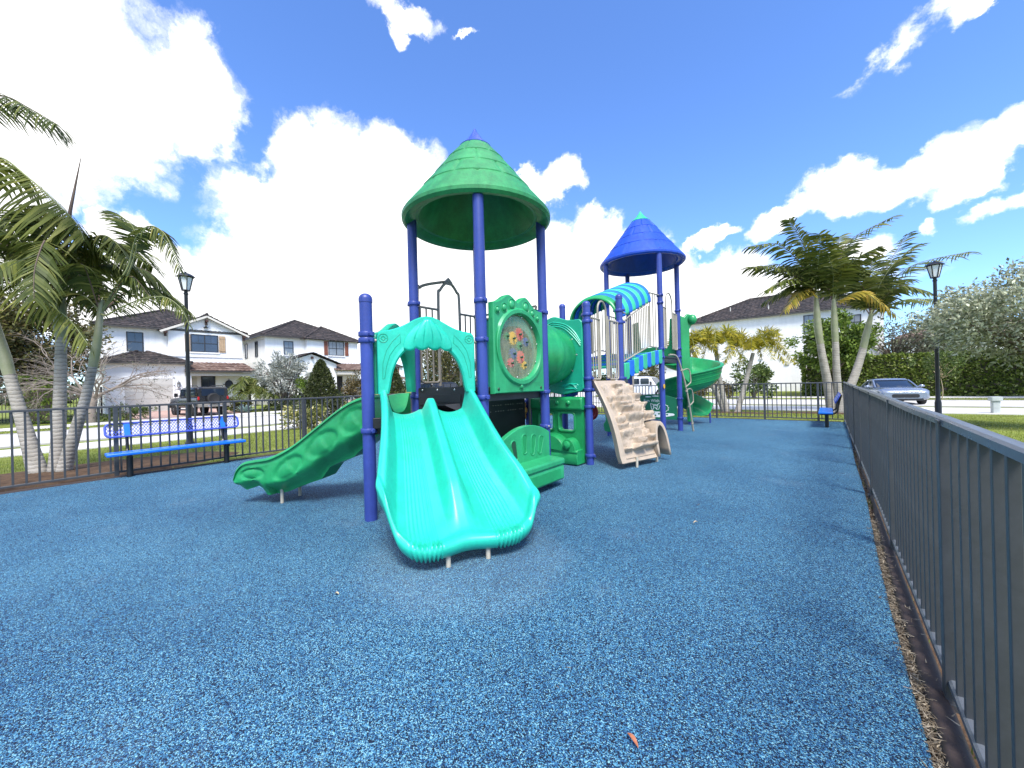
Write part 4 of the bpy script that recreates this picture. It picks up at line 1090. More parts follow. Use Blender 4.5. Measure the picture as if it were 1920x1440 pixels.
# toy engine front between posts F and F2 ----------------------------------
def engine_panel():
    Y = 5.79; x0, x1 = -4.20, -3.17; z1 = 1.04
    b = MB()
    win = [(-4.06, -3.73), (-3.64, -3.31)]; wz0, wz1 = .54, .86
    # sheet with two window openings built from strips
    xs_ = [x0, win[0][0], win[0][1], win[1][0], win[1][1], x1]
    T = .09
    for a, c, z0_, z1_ in ((x0, x1, .03, wz0), (x0, x1, wz1, z1 - .02)):
        b.box(((a + c) / 2, Y, (z0_ + z1_) / 2), (c - a, T, z1_ - z0_))
    for a, c in ((x0, win[0][0]), (win[0][1], win[1][0]), (win[1][1], x1)):
        b.box(((a + c) / 2, Y, (wz0 + wz1) / 2), (c - a, T - .001, wz1 - wz0 + .004))
    o = b.build('engine_panel', M['green'], PS, smooth=0)
    for a, c in win:
        e = MB(); out = rrect(a - .012, wz0 - .012, c + .012, wz1 + .012, .07, 6); inn = rrect(a + .02, wz0 + .02, c - .02, wz1 - .02, .05, 6)
        e.ring_prism(out, inn, (0, Y - T / 2 - .016, 0), UX, UZ, (0, T + .03, 0)); e.build('window_frame', M['green'], o, bevel=.008)
    r = MB(); r.prism([(-.07, 0), (.055, 0), (.055, .20), (.03, .232), (-.06, .232), (-.10, .20), (-.105, .03)], (x0 - .01, Y, .895), UY, UZ, (x1 - x0 + .03, 0, 0)); r.build('cab_roof', M['green'], o, bevel=.02)
    for x in (-3.62, -3.40, -3.95):
        q = MB(); q.ball((x, Y - .105, 1.03), (.042, .035, .042), 14, 8); q.build('rivet', M['green'], o)
    # bonnet, mudguard and buffer beam
    h = MB(); rows = []
    for i in range(25):
        a = PI * i / 24
        rows.append([(-3.78 + .36 * math.cos(a), Y - T / 2 + .01, .23 + .28 * max(0, math.sin(a)) ** .8), (-3.78 + .355 * math.cos(a), Y - .20, .23 + .275 * max(0, math.sin(a)) ** .8), (-3.78 + .33 * math.cos(a), Y - .235, .23 + .255 * max(0, math.sin(a)) ** .8), (-3.78 + .0 * math.cos(a), Y - .25, .26)])
    h.grid(rows); h.build('bonnet', M['green'], o, smooth=50)
    h = MB(); rows = []
    for i in range(25):
        a = PI * i / 24; R = .15
        rows.append([(-3.36 + R * math.cos(a), Y - T / 2 + .01, .22 + 1.5 * R * max(0, math.sin(a))), (-3.36 + R * math.cos(a), Y - .19, .22 + 1.5 * R * max(0, math.sin(a))), (-3.36 + .9 * R * math.cos(a), Y - .225, .22 + 1.38 * R * max(0, math.sin(a))), (-3.36, Y - .235, .25)])
    h.grid(rows); h.build('mudguard', M['green'], o, smooth=50)
    q = MB(); q.lathe([(.06, 0), (.07, .03), (.06, .055), (.03, .07), (0, .075)], 18); q.v = [(-3.36 + p[0], Y - .23 - p[2], .34 + p[1]) for p in q.v]; q.build('headlamp_boss', M['green'], o)
    q = MB(); q.prism([(-.235, .0), (-.0, .0), (.0, .245), (-.225, .245), (-.25, .225), (-.25, .20), (-.235, .18), (-.25, .15), (-.25, .02)], (x0 + .02, Y + .02, .015), UY, UZ, (x1 - x0 - .03, 0, 0)); q.build('buffer_beam', M['green'], o, bevel=.012)
engine_panel()

# crawl tube with its two face plates ---------------------------------------
def tube_plate(Y, out):
    c = (-3.71, 1.83); R = .405
    n = 72; O = []; I = []
    for i in range(n):
        a = 2 * PI * i / n; cs, sn = math.cos(a), math.sin(a)
        k = min(.565 / max(abs(cs), 1e-6), .615 / max(abs(sn), 1e-6))
        x, z = c[0] + k * cs, c[1] + k * sn
        if sn > .6 and abs(cs) < .75: z += .10 * math.exp(-((x - c[0]) / .2) ** 2) - .02
        if sn < -.6: z += -.05 * math.exp(-((x - c[0] - .15) / .2) ** 2)
        O.append((x, z)); I.append((c[0] + R * cs, c[1] + R * sn))
    b = MB(); b.ring_prism(O, I, (0, Y, 0), UX, UZ, (0, .07, 0))
    o = b.build('tube_plate', M['teal_dark'], PS, bevel=.012)
    f = Y - .004 if out < 0 else Y + .074
    e = MB()
    for sg in (-1, 1):
        for k in (.0, .035, .07):
            e.tube(smooth_path([(c[0] + sg * (.12 + k), f, 1.31 - k * .3), (c[0] + sg * (.30 + k * .4), f, 1.345), (c[0] + sg * (.46 - k * .3), f, 1.33 - k), (c[0] + sg * (.40 - k), f, 1.27), (c[0] + sg * (.20 + k), f, 1.26)], 5), .010, 6)
            e.tube(smooth_path([(c[0] + sg * .53, f, 2.05 - k), (c[0] + sg * (.42 - k * .4), f, 2.22 - k), (c[0] + sg * (.25 - k * .6), f, 2.36 - k * .8), (c[0], f, 2.43 - k)], 5), .010, 6)
    e.build('relief_lines', M['teal'], o)
    return o
tube_plate(5.765, -1); tube_plate(4.555, 1)
b = MB(); rows = []
for i in range(29):
    t = i / 28; y = 4.61 + 1.16 * t; R = .40 + .11 * math.sin(PI * t) ** .7 + (.012 if i % 14 in (13, 0, 1) else 0)
    rows.append([(-3.71 + R * math.cos(2 * PI * j / 40), y, 1.83 + R * math.sin(2 * PI * j / 40)) for j in range(40)])
b.grid(rows, cv=True)
tb = b.build('crawl_tube', M['green'], PS, solid=.02, smooth=50)
e = MB()
for ph in (0, 1.1, 2.2):
    e.tube([(-3.71 + (.47 + .012 * math.sin(PI * k / 12)) * math.cos(-.5 + ph + .9 * math.sin(PI * k / 12)), 4.75 + .9 * k / 12, 1.83 + (.47 + .012 * math.sin(PI * k / 12)) * math.sin(-.5 + ph + .9 * math.sin(PI * k / 12))) for k in range(13)], .012, 6)
e.build('relief_lines', M['green_pale'], tb)
for k in range(10):
    a = 2 * PI * k / 10; q = MB(); q.ball((-3.71 + .455 * math.cos(a), 5.762, 1.83 + .455 * math.sin(a)), (.012, .006, .012), 8, 5); q.build('bolt', M['bolt'], tb)

# barred guard rails ----------------------------------------------------------
def guard(pts_bottom, z0, z1, n, hoop=None, m=None, mids=(), r=.0165, rb=.0125, dz=0):
    """a barred panel from p to q (plan points); DZ = rise along it; hoop = (position, half width, height) of a raised loop"""
    m = m or M['rail']; p, q = V((*pts_bottom[0], 0)), V((*pts_bottom[1], 0)); b = MB()
    def P(t, z): return p.lerp(q, t) + UZ * (z + dz * t)
    L_ = (q - p).length; rr = .045 / L_
    b.tube([P(0, z1), P(0, z0 + .05), P(.3 * rr, z0 + .015), P(rr, z0), P(1 - rr, z0), P(1 - .3 * rr, z0 + .015), P(1, z0 + .05), P(1, z1)], r, 10)
    b.tube([P(0, z1), P(1, z1)], r, 10)
    for i in range(1, n):
        b.tube([P(i / n, z0), P(i / n, z1)], rb, 8)
    o = b.build('guard_rail', m, PS, smooth=50)
    return o
def hoop(p, z0, z1, w, m=None, axis=(0, 1), r=.0165):
    b = MB(); a = V((axis[0], axis[1], 0)); p = V((p[0], p[1], 0))
    pts = [p - a * w + UZ * z0, p - a * w + UZ * (z1 - w * 1.1)]
    for i in range(1, 12):
        t = PI * i / 12; pts.append(p - a * (w * math.cos(t)) + UZ * (z1 - w * 1.1 + w * 1.1 * math.sin(t)))
    pts += [p + a * w + UZ * (z1 - w * 1.1), p + a * w + UZ * z0]
    b.tube(pts, r, 10); return b.build('hoop_rail', m or M['rail'], PS, smooth=50)
def stub(p, q):
    b = MB(); b.tube([p, q], .0165, 10); return b.build('tie_pipe', M['rail'], PS)
# deck two, climber side (posts F and G)
guard([(-3.09, 5.94), (-3.09, 6.30)], 1.415, 2.46, 4); guard([(-3.09, 6.66), (-3.09, 7.05)], 1.415, 2.49, 4)
hoop((-3.10, 6.42), 1.45, 2.80, .165); 
guard([(-3.09, 6.62), (-3.09, 6.625)], 1.44, 2.55, 1)
guard([(-4.36, 5.95), (-4.36, 7.05)], 1.43, 2.48, 10)
stub((-3.09, 7.15, 2.73), (-3.09, 7.46, 2.71))
stub((-3.09, 5.83, 2.375), (-3.09, 5.95, 2.45)); stub((-3.09, 7.15, 2.5), (-3.09, 7.05, 2.49))
# tower one, far side: taupe arch with side bars
guard([(-4.33, 3.38), (-4.33, 3.70)], 1.42, 2.465, 3, m=M['rail_grey'])
guard([(-4.33, 4.13), (-4.33, 4.46)], 1.42, 2.455, 3, m=M['rail_grey'])
b = MB(); b.tube(smooth_path([(-4.33, 3.71, 1.37), (-4.33, 3.71, 2.60), (-4.33, 3.75, 2.76), (-4.33, 3.91, 2.90), (-4.33, 4.07, 2.78), (-4.33, 4.12, 2.60), (-4.33, 4.12, 1.37)], 6), .021, 10)
b.tube(smooth_path([(-4.43, 3.40, 1.44), (-4.43, 3.42, 2.66), (-4.43, 3.46, 2.76), (-4.42, 3.60, 2.83), (-4.36, 3.91, 2.915)], 6), .021, 10)
b.prism([(3.855, 2.86), (3.965, 2.86), (3.985, 2.90), (3.91, 2.965), (3.86, 2.92)], (-4.345, 0, 0), UY, UZ, (.03, 0, 0))
b.build('entry_arch', M['rail_grey'], PS, smooth=50)
guard([(-4.36, 4.64), (-4.36, 5.72)], 1.42, 2.42, 9, m=M['rail_grey'])
guard([(-3.20, 4.54), (-4.22, 4.54)], 2.40, 2.47, 1, m=M['rail_grey'])
# tower two, ladder side
guard([(-3.09, 9.70), (-3.09, 9.98)], 2.16, 3.16, 3); guard([(-3.09, 10.53), (-3.09, 10.86)], 2.16, 3.10, 4); hoop((-3.10, 10.25), 2.16, 3.58, .26)
guard([(-4.46, 9.68), (-4.46, 10.86)], 2.1, 3.1, 10)

# bridge with planks, side rails and the arched canopy -----------------------
def bridge():
    Y0, Y1 = 7.26, 9.50; n = 9
    def z(t): return 1.66 + .40 * t + .05 * math.sin(PI * t)
    first = {}
    for i in range(n):
        t = (i + .5) / n; y = Y0 + (Y1 - Y0) * t; m = M['seafoam'] if i % 2 == 0 else M['bright_blue']
        b = MB(); w = (Y1 - Y0) / n * .94
        b.box((-3.735, y, z(t) - .03), (1.20, w, .05))
        for sx in (-3.09, -4.38):
            b.prism([(-w / 2, .03), (w / 2, .03 + .03), (w / 2, -.235), (w / 2 - .05, -.275), (-w / 2 + .05, -.285), (-w / 2, -.245)], (sx - .045, y, z(t) - .01), UY, UZ, (.09, 0, 0))
        b.build('bridge_plank', m, PS, bevel=.012)
    for x in (-3.10, -4.37):
        b = MB(); k = 20
        low = [V((x, Y0 + .02 + (Y1 - Y0 - .75) * i / 10, 1.74 + .40 * (i / 10))) for i in range(11)]
        y_end = low[-1].y
        b.tube([(x, Y0 - .02, 2.48)] + [(x, Y0, 1.80)] + low + [(x, y_end + .02, 3.05)], .0165, 10)
        b.tube([(x, Y0 - .02, 2.48), (x, Y0 + .35, 2.66), (x, y_end, 3.12)], .0165, 10)
        for i in range(1, 15):
            t = i / 15; y = Y0 + (y_end - Y0) * t
            b.tube([(x, y, 1.74 + .40 * t), (x, y, 2.50 + .58 * t)], .0115, 8)
        b.build('bridge_rail', M['rail'], PS, smooth=50)
        b = MB()
        b.tube([(x, y_end + .06, 3.36), (x, Y1 + .0, 3.41)], .0165, 10)
        b.tube([(x, y_end + .03, 2.14), (x, Y1 - .22, 2.14)], .0165, 10)
        for yy, za, zb in ((y_end + .10, 2.14, 3.37), (y_end + .30, 2.14, 3.39), (y_end + .46, 1.95, 3.40)):
            b.tube([(x, yy, za), (x, yy, zb)], .0125, 8)
        b.tube([(x, y_end + .46, 1.93), (x, y_end + .46, 2.03)], .024, 10)
        b.build('bridge_rail', M['rail'], PS, smooth=50)
    # canopy: ten overlapping arched shells, green and blue in turn
    K = 10; C0, C1 = 7.12, 8.95
    for i in range(K):
        y0 = C0 + (C1 - C0) * i / K; y1 = C0 + (C1 - C0) * (i + 1) / K + .012
        m = M['seafoam'] if i % 2 == 0 else M['bright_blue']
        if i in (0,): m = M['green']
        b = MB(); rows = []
        for s_, yy in enumerate((y0, y0 + .02, y0 + .06, (y0 + y1) / 2, y1 - .05, y1 - .01, y1)):
            t = (yy - C0) / (C1 - C0); zc = 2.60 + .62 * t
            R = .515 + (-.03, .0, .018, .030, .022, .004, -.02)[s_]
            row = []
            for j in range(33):
                a = -.10 + (PI + .20) * j / 32
                row.append((-3.645 + R * math.cos(a), yy, zc + R * .86 * math.sin(a)))
            rows.append(row)
        b.grid(rows); b.build('canopy_segment', m, PS, solid=.025, smooth=50)
bridge()

# moulded rock climber ------------------------------------------------------
def rock_climber():
    T = lambda u: V((-3.02, 5.90 + 1.24 * u, 1.375)); Bt = lambda u: V((-2.47 + .36 * u, 5.70 + 1.12 * u, .10))
    NU, NV = 96, 150; rows = []
    rr = random.Random(31); layers = []
    v0 = .03
    while v0 < .9:          # courses of broken stone, each split into blocks of its own width, depth and tilt
        hgt = rr.uniform(.065, .125); us = [0]; blocks = []
        while us[-1] < 1: us.append(us[-1] + rr.uniform(.14, .42))
        for a_, b_ in zip(us, us[1:]): blocks.append((a_, b_, rr.choice((.01, .06, .10, .12, .14)) * rr.uniform(.8, 1.1), rr.uniform(-.35, .35), rr.uniform(-.03, .03)))
        layers.append((v0, v0 + hgt, blocks)); v0 += hgt
    def rock(u, v):
        uu = u + .035 * noise.noise(V((u * 5, v * 9, 1.7))); vv = v + .022 * noise.noise(V((u * 4.5, v * 5, 8.1))) + .010 * noise.noise(V((u * 15, v * 9, 2.1)))
        best = 0
        for a0, a1, bl in layers:
            if not a0 - .03 <= vv <= a1 + .05: continue
            for (u0, u1, dp, tilt, sh) in bl:
                if not u0 - .02 <= uu <= u1 + .02: continue
                w = vv - sh; lv = (w - a0) / (a1 - a0)
                if lv < 0 or lv > 1.25: continue
                e = sstep(-.012, .03, uu - u0) * sstep(-.012, .03, u1 - uu)
                pr_ = sstep(0, .16, lv) * (1 - .80 * sstep(.18, 1.2, lv))
                best = max(best, dp * (1 + tilt * (uu - u0) / (u1 - u0)) * pr_ * e)
        return best + .022 * noise.noise(V((u * 7, v * 11, 5))) + .012 * abs(noise.noise(V((u * 19, v * 24, 3))))
    wv = lambda u, v, k: noise.noise(V((u * k, v * k * 1.25, 3.3)))
    for i in range(NV + 1):
        v = i / NV; row = []
        for j in range(NU + 1):
            u = j / NU
            e = v ** 1.0
            p = T(u).lerp(Bt(u), e)
            out = V((.90, -.30, .0)).normalized()
            # slightly convex in profile, flat skirt at the foot
            p = p + out * (.085 * math.sin(PI * min(1, v * 1.08)) if v < .93 else .085 * math.sin(PI * min(1, v * 1.08)))
            d = 0
            if .035 < v < .90 and u > .075:
                k = sstep(.03, .06, v) * (1 - sstep(.84, .89, v)) * sstep(.075, .10, u)
                d = k * rock(u, v)
            if u <= .075: d += .03
            row.append(p + out * d + UZ * (.25 * d))
        rows.append(row)
    # cave: leave out the lower right corner
    cut_u = int(NU * .735); cut_v = int(NV * .555)
    b = MB()
    vs = [p for r in rows for p in r]; fs = []; w = NU + 1
    for i in range(NV):
        for j in range(NU):
            if i >= cut_v and j >= cut_u: continue
            fs.append((i * w + j, i * w + j + 1, (i + 1) * w + j + 1, (i + 1) * w + j))
    b.add(vs, fs)
    # left flank
    fl = []
    for i in range(NV + 1):
        p = rows[i][0]; dep = .115
        fl.append([p, p + V((-.02, -.012, -.004)), p + V((-.055, .02, 0)) * 2])
    b.grid(fl)
    tp = [[rows[0][j], rows[0][j] + V((-.05, 0, .012)), rows[0][j] + V((-.10, 0, 0))] for j in range(NU + 1)]; b.grid(tp)
    # foot turned under
    ft = [[rows[NV][j], rows[NV][j] + V((-.02, .01, -.02)), rows[NV][j] + V((-.12, .04, -.015))] for j in range(cut_u + 1)]; b.grid(ft)
    o = b.build('rock_climber', M['rock'], PS, smooth=42)
    # skirt bead
    q = MB(); q.tube([rows[int(NV * .955)][int(NU * t)] + V((.006, -.003, 0)) for t in [.08 + .62 * k / 20 for k in range(21)]], .010, 6); q.build('bead', M['rock'], o)
    # cave arch: a rounded frame and the shell behind it
    a = rows[NV][cut_u]; c = rows[NV][NU]; ax = (c - a); ax.z = 0; wd = ax.length; ax.normalize(); nrm = V((ax.y, -ax.x, 0))
    mid = (a + c) / 2; mid.z = 0
    back = -nrm
    hh = .665; fr = []
    for k in range(33):
        t = PI * k / 32
        x = -math.cos(t); z = .10 + (hh - .10) * (math.sin(t) ** .62 if math.sin(t) > 0 else 0)
        rin, rout = wd * .39, wd * .53
        pin = mid + ax * (x * rin) + UZ * (z - .055 * (math.sin(t) ** .6 if math.sin(t) > 0 else 0)); pout = mid + ax * (x * rout) + UZ * (z + .012)
        lean = nrm * (-.18 * (z - .1))
        lip = nrm * .035
        fr.append([pout + back * .42 + lean, pout + lean - nrm * .0, pout + lean + lip * .8, pout.lerp(pin, .25) + lean + lip, pin + lean + lip, pin + lean + lip * .4, pin + back * .45 + lean])
    q = MB(); q.grid(fr); q.build('cave_arch', M['rock'], o, smooth=50, solid=.012)
    for px, py in ((-2.31, 6.02), (-2.20, 6.62)):
        q = MB(); q.tube([(px - .06, py, -.02), (px - .06, py, .16)], .021, 12); q.build('support_leg', M['leg'], o)
rock_climber()

# loop ladder on tower two ---------------------------------------------------
b = MB()
b.tube(smooth_path([(-3.0, 9.86, 1.985), (-2.96, 10.15, 1.985), (-2.93, 10.28, 1.92), (-2.90, 10.40, 1.72), (-2.84, 10.62, 1.2), (-2.80, 10.83, .55), (-2.77, 10.98, -.03)], 6), .024, 10)
for z, y in ((1.50, 10.50), (.98, 10.70)):
    b.tube(smooth_path([(-2.87, y - .02, z + .10), (-2.83, y + .16, z + .14), (-2.81, y + .30, z + .13), (-2.79, y + .36, z + .05), (-2.78, y + .38, z - .16), (-2.79, y + .34, z - .23), (-2.82, y + .10, z - .31), (-2.825, y + .06, z - .32)], 4), .015, 8)
for z in (1.62, 1.08, .22):
    y = interp(-z, [(-1.72, 10.40), (-1.2, 10.62), (-.55, 10.83), (0, 10.98)]); b.tube([(interp(-z, [(-1.72, -2.90), (-1.2, -2.84), (-.55, -2.80), (0, -2.77)]), y, z - .03), (interp(-z, [(-1.72, -2.90), (-1.2, -2.84), (-.55, -2.80), (0, -2.77)]), y + .015, z + .03)], .030, 10)
b.build('loop_ladder', M['rail'], PS, smooth=50)

# spiral slide -----------------------------------------------------------------
def spiral():
    c = V((-3.26, 12.58, 0)); n = 150; KS = .95; rows = []
    # angle: from the deck (left), round the back, right, front, left, back, out to the right
    A0 = PI + .35; TURN = -(2 * PI * 1.43)
    for i in range(n + 1):
        t = i / n; a = A0 + TURN * t
        z = 1.95 - 1.62 * t
        ex = sstep(.86, 1, t)
        sec = [(.09, .06), (.12, .02), (.25, -.02), (.45, -.05), (.62, -.03), (.74, .05), (.82, .18), (.87, .36), (.90, .44), (.95, .455), (.985, .44), (.99, .41), (.95, .38), (.91, .18), (.84, .02), (.70, -.10), (.45, -.14), (.2, -.10), (.09, -.04)]
        kr = 1 - .18 * ex
        row = []
        for r, h in sec:
            hh = h * (1 - .35 * ex)
            row.append(c + V((r * KS * kr * math.cos(a), r * KS * kr * math.sin(a), z + hh)))
        rows.append(row)
    b = MB(); b.grid(rows, cv=True)
    b.add(rows[-1], [tuple(range(len(rows[-1])))]); b.add(rows[0], [tuple(range(len(rows[0]) - 1, -1, -1))])
    o = b.build('spiral_slide', M['green'], PS, smooth=50)
    e = MB()
    for off in (.34, .22, .10):
        e.tube([c + V((R_ * math.cos(A0 + TURN * t), R_ * math.sin(A0 + TURN * t), 1.95 - 1.62 * t + off)) for t in [k / 120 for k in range(108)] for R_ in [KS * (.952 if off > .3 else .925 if off > .2 else .885)]], .006, 6)
    e.build('relief_lines', M['green'], o)
    q = MB(); q.lathe([(.085, .10), (.085, 1.98), (.06, 2.02), (0, 2.02)], 20, (c.x, c.y, 0)); q.build('centre_column', M['green'], o)
    q = MB(); q.lathe([(.06, -.05), (.06, .14), (0, .14)], 16, (c.x, c.y, 0)); q.build('column_foot', M['post'], o)
    q = MB(); q.tube([(-2.85, 13.25, -.02), (-2.85, 13.25, .32)], .025, 10); q.build('support_leg', M['post'], o)
    # moulded entry hood
    h = MB()
    h.prism([(-.15, 1.45), (.04, 1.25), (.085, 1.7), (.07, 2.2), (.08, 2.72), (.14, 2.83), (.17, 3.0), (.12, 3.12), (.02, 3.15), (-.06, 3.06), (-.16, 3.10), (-.17, 2.4)], (-2.92, 11.16, 0), (.78, .62, 0), UZ, (-.05, .06, 0))
    h.prism([(-.62, 1.97), (.60, 1.97), (.60, 3.02), (.44, 3.06), (.40, 2.3), (-.40, 2.3), (-.44, 3.06), (-.62, 3.02)], (-3.775, 11.06, 0), UX, UZ, (0, .08, 0))
    h.build('slide_hood', M['green'], PS, bevel=.02)
    h = MB(); h.ball((-2.80, 11.24, 2.98), (.12, .11, .14), 16, 10); h.build('hood_scroll', M['green'], PS)
spiral()

# learning panel at the far end ---------------------------------------------
b = MB(); Y = 10.93
pts = [(-4.40, .29), (-3.16, .29), (-3.16, .86)] + [(x, .86 + .12 * math.sin(PI * (x + 4.40) / 1.24) ** .8) for x in [-3.20 - 1.16 * i / 24 for i in range(25)]] + [(-4.40, .86)]
b.prism(pts, (0, Y, 0), UX, UZ, (0, .03, 0)); sg = b.build('sign_panel', M['sign_green'], PS, bevel=.004)
def text(s, size, loc, parent, m, name='lettering', ext=.002, rot=(PI / 2, 0, 0), align='LEFT'):
    cu_ = bpy.data.curves.new(name, 'FONT'); cu_.body = s; cu_.size = size; cu_.extrude = ext; cu_.align_x = align
    tmp = bpy.data.objects.new(name, cu_); col.objects.link(tmp)
    dg = bpy.context.evaluated_depsgraph_get(); me = bpy.data.meshes.new_from_object(tmp.evaluated_get(dg))
    bpy.data.objects.remove(tmp); me.materials.clear(); me.materials.append(m)
    o = bpy.data.objects.new(name, me); col.objects.link(o); o.location = loc; o.rotation_euler = rot
    adopt(o, parent); return o
text('Fun With F', .115, (-4.06, Y - .003, .765), sg, M['white_ink'], ext=.001)
q = MB()
for cx, cz, w in ((-3.93, .905, .09), (-3.73, .925, .10)):
    q.prism([(w * math.cos(2 * PI * i / 14), .016 * math.sin(2 * PI * i / 14) * (1.3 if math.sin(2 * PI * i / 14) > 0 else .6)) for i in range(14)], (cx, Y - .003, cz), UX, UZ, (0, .002, 0))
# butterfly-like line drawing, a cog outline and a spotted band
for pth in ([(-3.87, .72), (-3.84, .58), (-3.80, .56), (-3.78, .68), (-3.87, .72)], [(-3.70, .56), (-3.66, .70), (-3.60, .72), (-3.64, .58), (-3.70, .56)], [(-3.80, .56), (-3.75, .62), (-3.70, .56)], [(-3.80, .63), (-3.75, .70), (-3.68, .64)], [(-3.78, .69), (-3.74, .66), (-3.67, .70)]):
    q.tube(smooth_path([(x, Y - .002, z) for x, z in pth], 4), .007, 5)
q.tube([(-3.47 + (.085 + (.014 if (i % 4) < 2 else -.008)) * math.cos(2 * PI * i / 36), Y - .002, .60 + (.085 + (.014 if (i % 4) < 2 else -.008)) * math.sin(2 * PI * i / 36)) for i in range(36)], .006, 5, closed=True)
q.prism([(-4.05, .345), (-3.55, .345), (-3.25, .40), (-3.22, .43), (-3.26, .455), (-3.55, .47), (-3.62, .50), (-4.05, .50)], (0, Y - .004, 0), UX, UZ, (0, .003, 0))
q.build('picture', M['white_ink'], sg, smooth=0)
q = MB()
for cx, cz in ((-3.99, .46), (-3.90, .455), (-3.78, .465), (-3.95, .39), (-3.85, .42), (-3.74, .395), (-3.64, .44), (-3.56, .40), (-3.42, .425)):
    q.prism([(.028 * math.cos(2 * PI * i / 12), .024 * math.sin(2 * PI * i / 12)) for i in range(12)], (cx, Y - .006, cz), UX, UZ, (0, .002, 0))
q.build('spots', M['sign_green'], sg, smooth=0)
for z in (.86, .34): stub((-3.2, Y + .02, z), (-3.09, 10.97, z))
# round yellow sticker on the ladder post
b = MB(); b.tube([(-3.09 + .062, 9.50, 1.22), (-3.09 + .070, 9.50, 1.22)], .055, 18); b.build('safety_label', M['yellow'], PS)

# things under the decks ----------------------------------------------------
b = MB(); b.prism(rrect(4.66, .42, 5.66, 1.14, .03), (-4.34, 0, 0), UY, UZ, (.05, 0, 0)); sp = b.build('counter_panel', M['black'], PS, bevel=.006)
q = MB()
for r_ in range(2):
    for k in range(14):
        if (k * 7 + r_ * 3) % 5: q.box((-4.288, 4.72 + k * .065, 1.02 - r_ * .10), (.003, .022, .010))
q.build('faint_marks', M['leg'], sp, smooth=0)
q = MB(); q.beam((-4.20, 5.68, 1.12), (-4.20, 5.68, .42), .03, .03, up=(0, 1, 0)); q.build('panel_edge', M['rail_grey'], sp)
b = MB()
for k, (z, r) in enumerate(((.95, .075), (.845, .085), (.74, .075))):
    b.ball((-4.44 + (k % 2) * .03, 5.72, z), (.06, .075, r), 14, 10)
    b.ball((-4.36 + (k % 2) * .03, 5.70, z + .03), (.05, .06, r * .8), 14, 10)
b.build('counting_beads', M['tan'], PS)
b = MB(); b.tube([(-3.62 + .13 * math.cos(2 * PI * i / 24), 6.9, .78 + .13 * math.sin(2 * PI * i / 24)) for i in range(24)], .035, 8, closed=True); b.ball((-3.62, 6.9, .78), (.10, .03, .10)); b.build('steering_wheel', M['red'], PS)
b = MB(); b.prism([(0, 0), (.26, .10), (.30, .16), (.26, .19), (0, .07)], (-3.83, 6.2, 1.03), UX, UZ, (0, .10, 0)); b.build('toy_crank', M['bright_blue'], PS, bevel=.01)
b = MB(); b.ball((-3.80, 6.4, .08), (.14, .08, .10)); b.build('bead_heap', M['tan'], PS)
b = MB(); b.prism([(0, .12), (.14, .10), (.20, .25), (.18, .42), (.22, .55), (.12, .62), (.02, .55), (.04, .40), (-.03, .28)], (-4.40, 9.1, 0), UX, UZ, (0, .06, 0)); b.build('cut_out_panel', M['green'], PS, bevel=.01)
b = MB(); b.tube([(-4.31, 9.13, -.02), (-4.31, 9.13, .2)], .03, 10); b.build('panel_foot', M['post'], PS)
b = MB(); b.tube(smooth_path([(-3.9, 6.6, 1.2), (-3.8, 6.4, 1.05), (-3.75, 6.3, .98)], 5), .10, 14); b.build('talk_horn', M['green'], PS)
# ------------------------------------------------------------------ houses
def tile_slope(b, p00, p10, p11, p01, mi=0, pitch=.34, row=.42):
    """barrel-tiled roof plane: eave p00-p10, ridge p01-p11; columns run straight up the slope and are cut by the hips"""
    p00, p10, p11, p01 = V(p00), V(p10), V(p11), V(p01)
    e = (p10 - p00); W = e.length; e /= W
    nrm = e.cross((p01 - p00)).normalized() if (p01 - p00).length > .01 else e.cross(p11 - p00).normalized()
    if nrm.z < 0: nrm = -nrm
    up_ = nrm.cross(e); up_ = up_ if up_.z > 0 else -up_
    def uv(p): d = p - p00; return d.dot(e), d.dot(up_)
    (ul, vl), (ur, vr) = uv(p01), uv(p11); Hh = max(vl, vr)
    nu = int(W / pitch) * 4; rows_ = max(1, int(Hh / row)); P = []
    for k in range(rows_ * 3 + 1):
        r, f = divmod(k, 3); v = min(Hh, (r + (0, .02, .92)[f]) * Hh / rows_)
        a = v / Hh
        lo = ul * min(1, v / vl) if vl > .01 else ul; hi = W + (ur - W) * min(1, v / vr) if vr > .01 else ur
        step = (.035, .0, .022)[f] if f != 1 else .042
        step = {0: .004, 1: .045, 2: .008}[f]
        line = []
        for i in range(nu + 1):
            u = W * i / nu; uc = min(hi, max(lo, u))
            h = .05 * abs(math.sin(PI * u / pitch)) + step
            line.append(p00 + e * uc + up_ * v + nrm * h)
        P.append(line)
    b.grid(P, mi=mi)
    # under-sheet closes the roof from below
    b.add([p00, p10, p11, p01], [(0, 1, 2, 3)], mi)
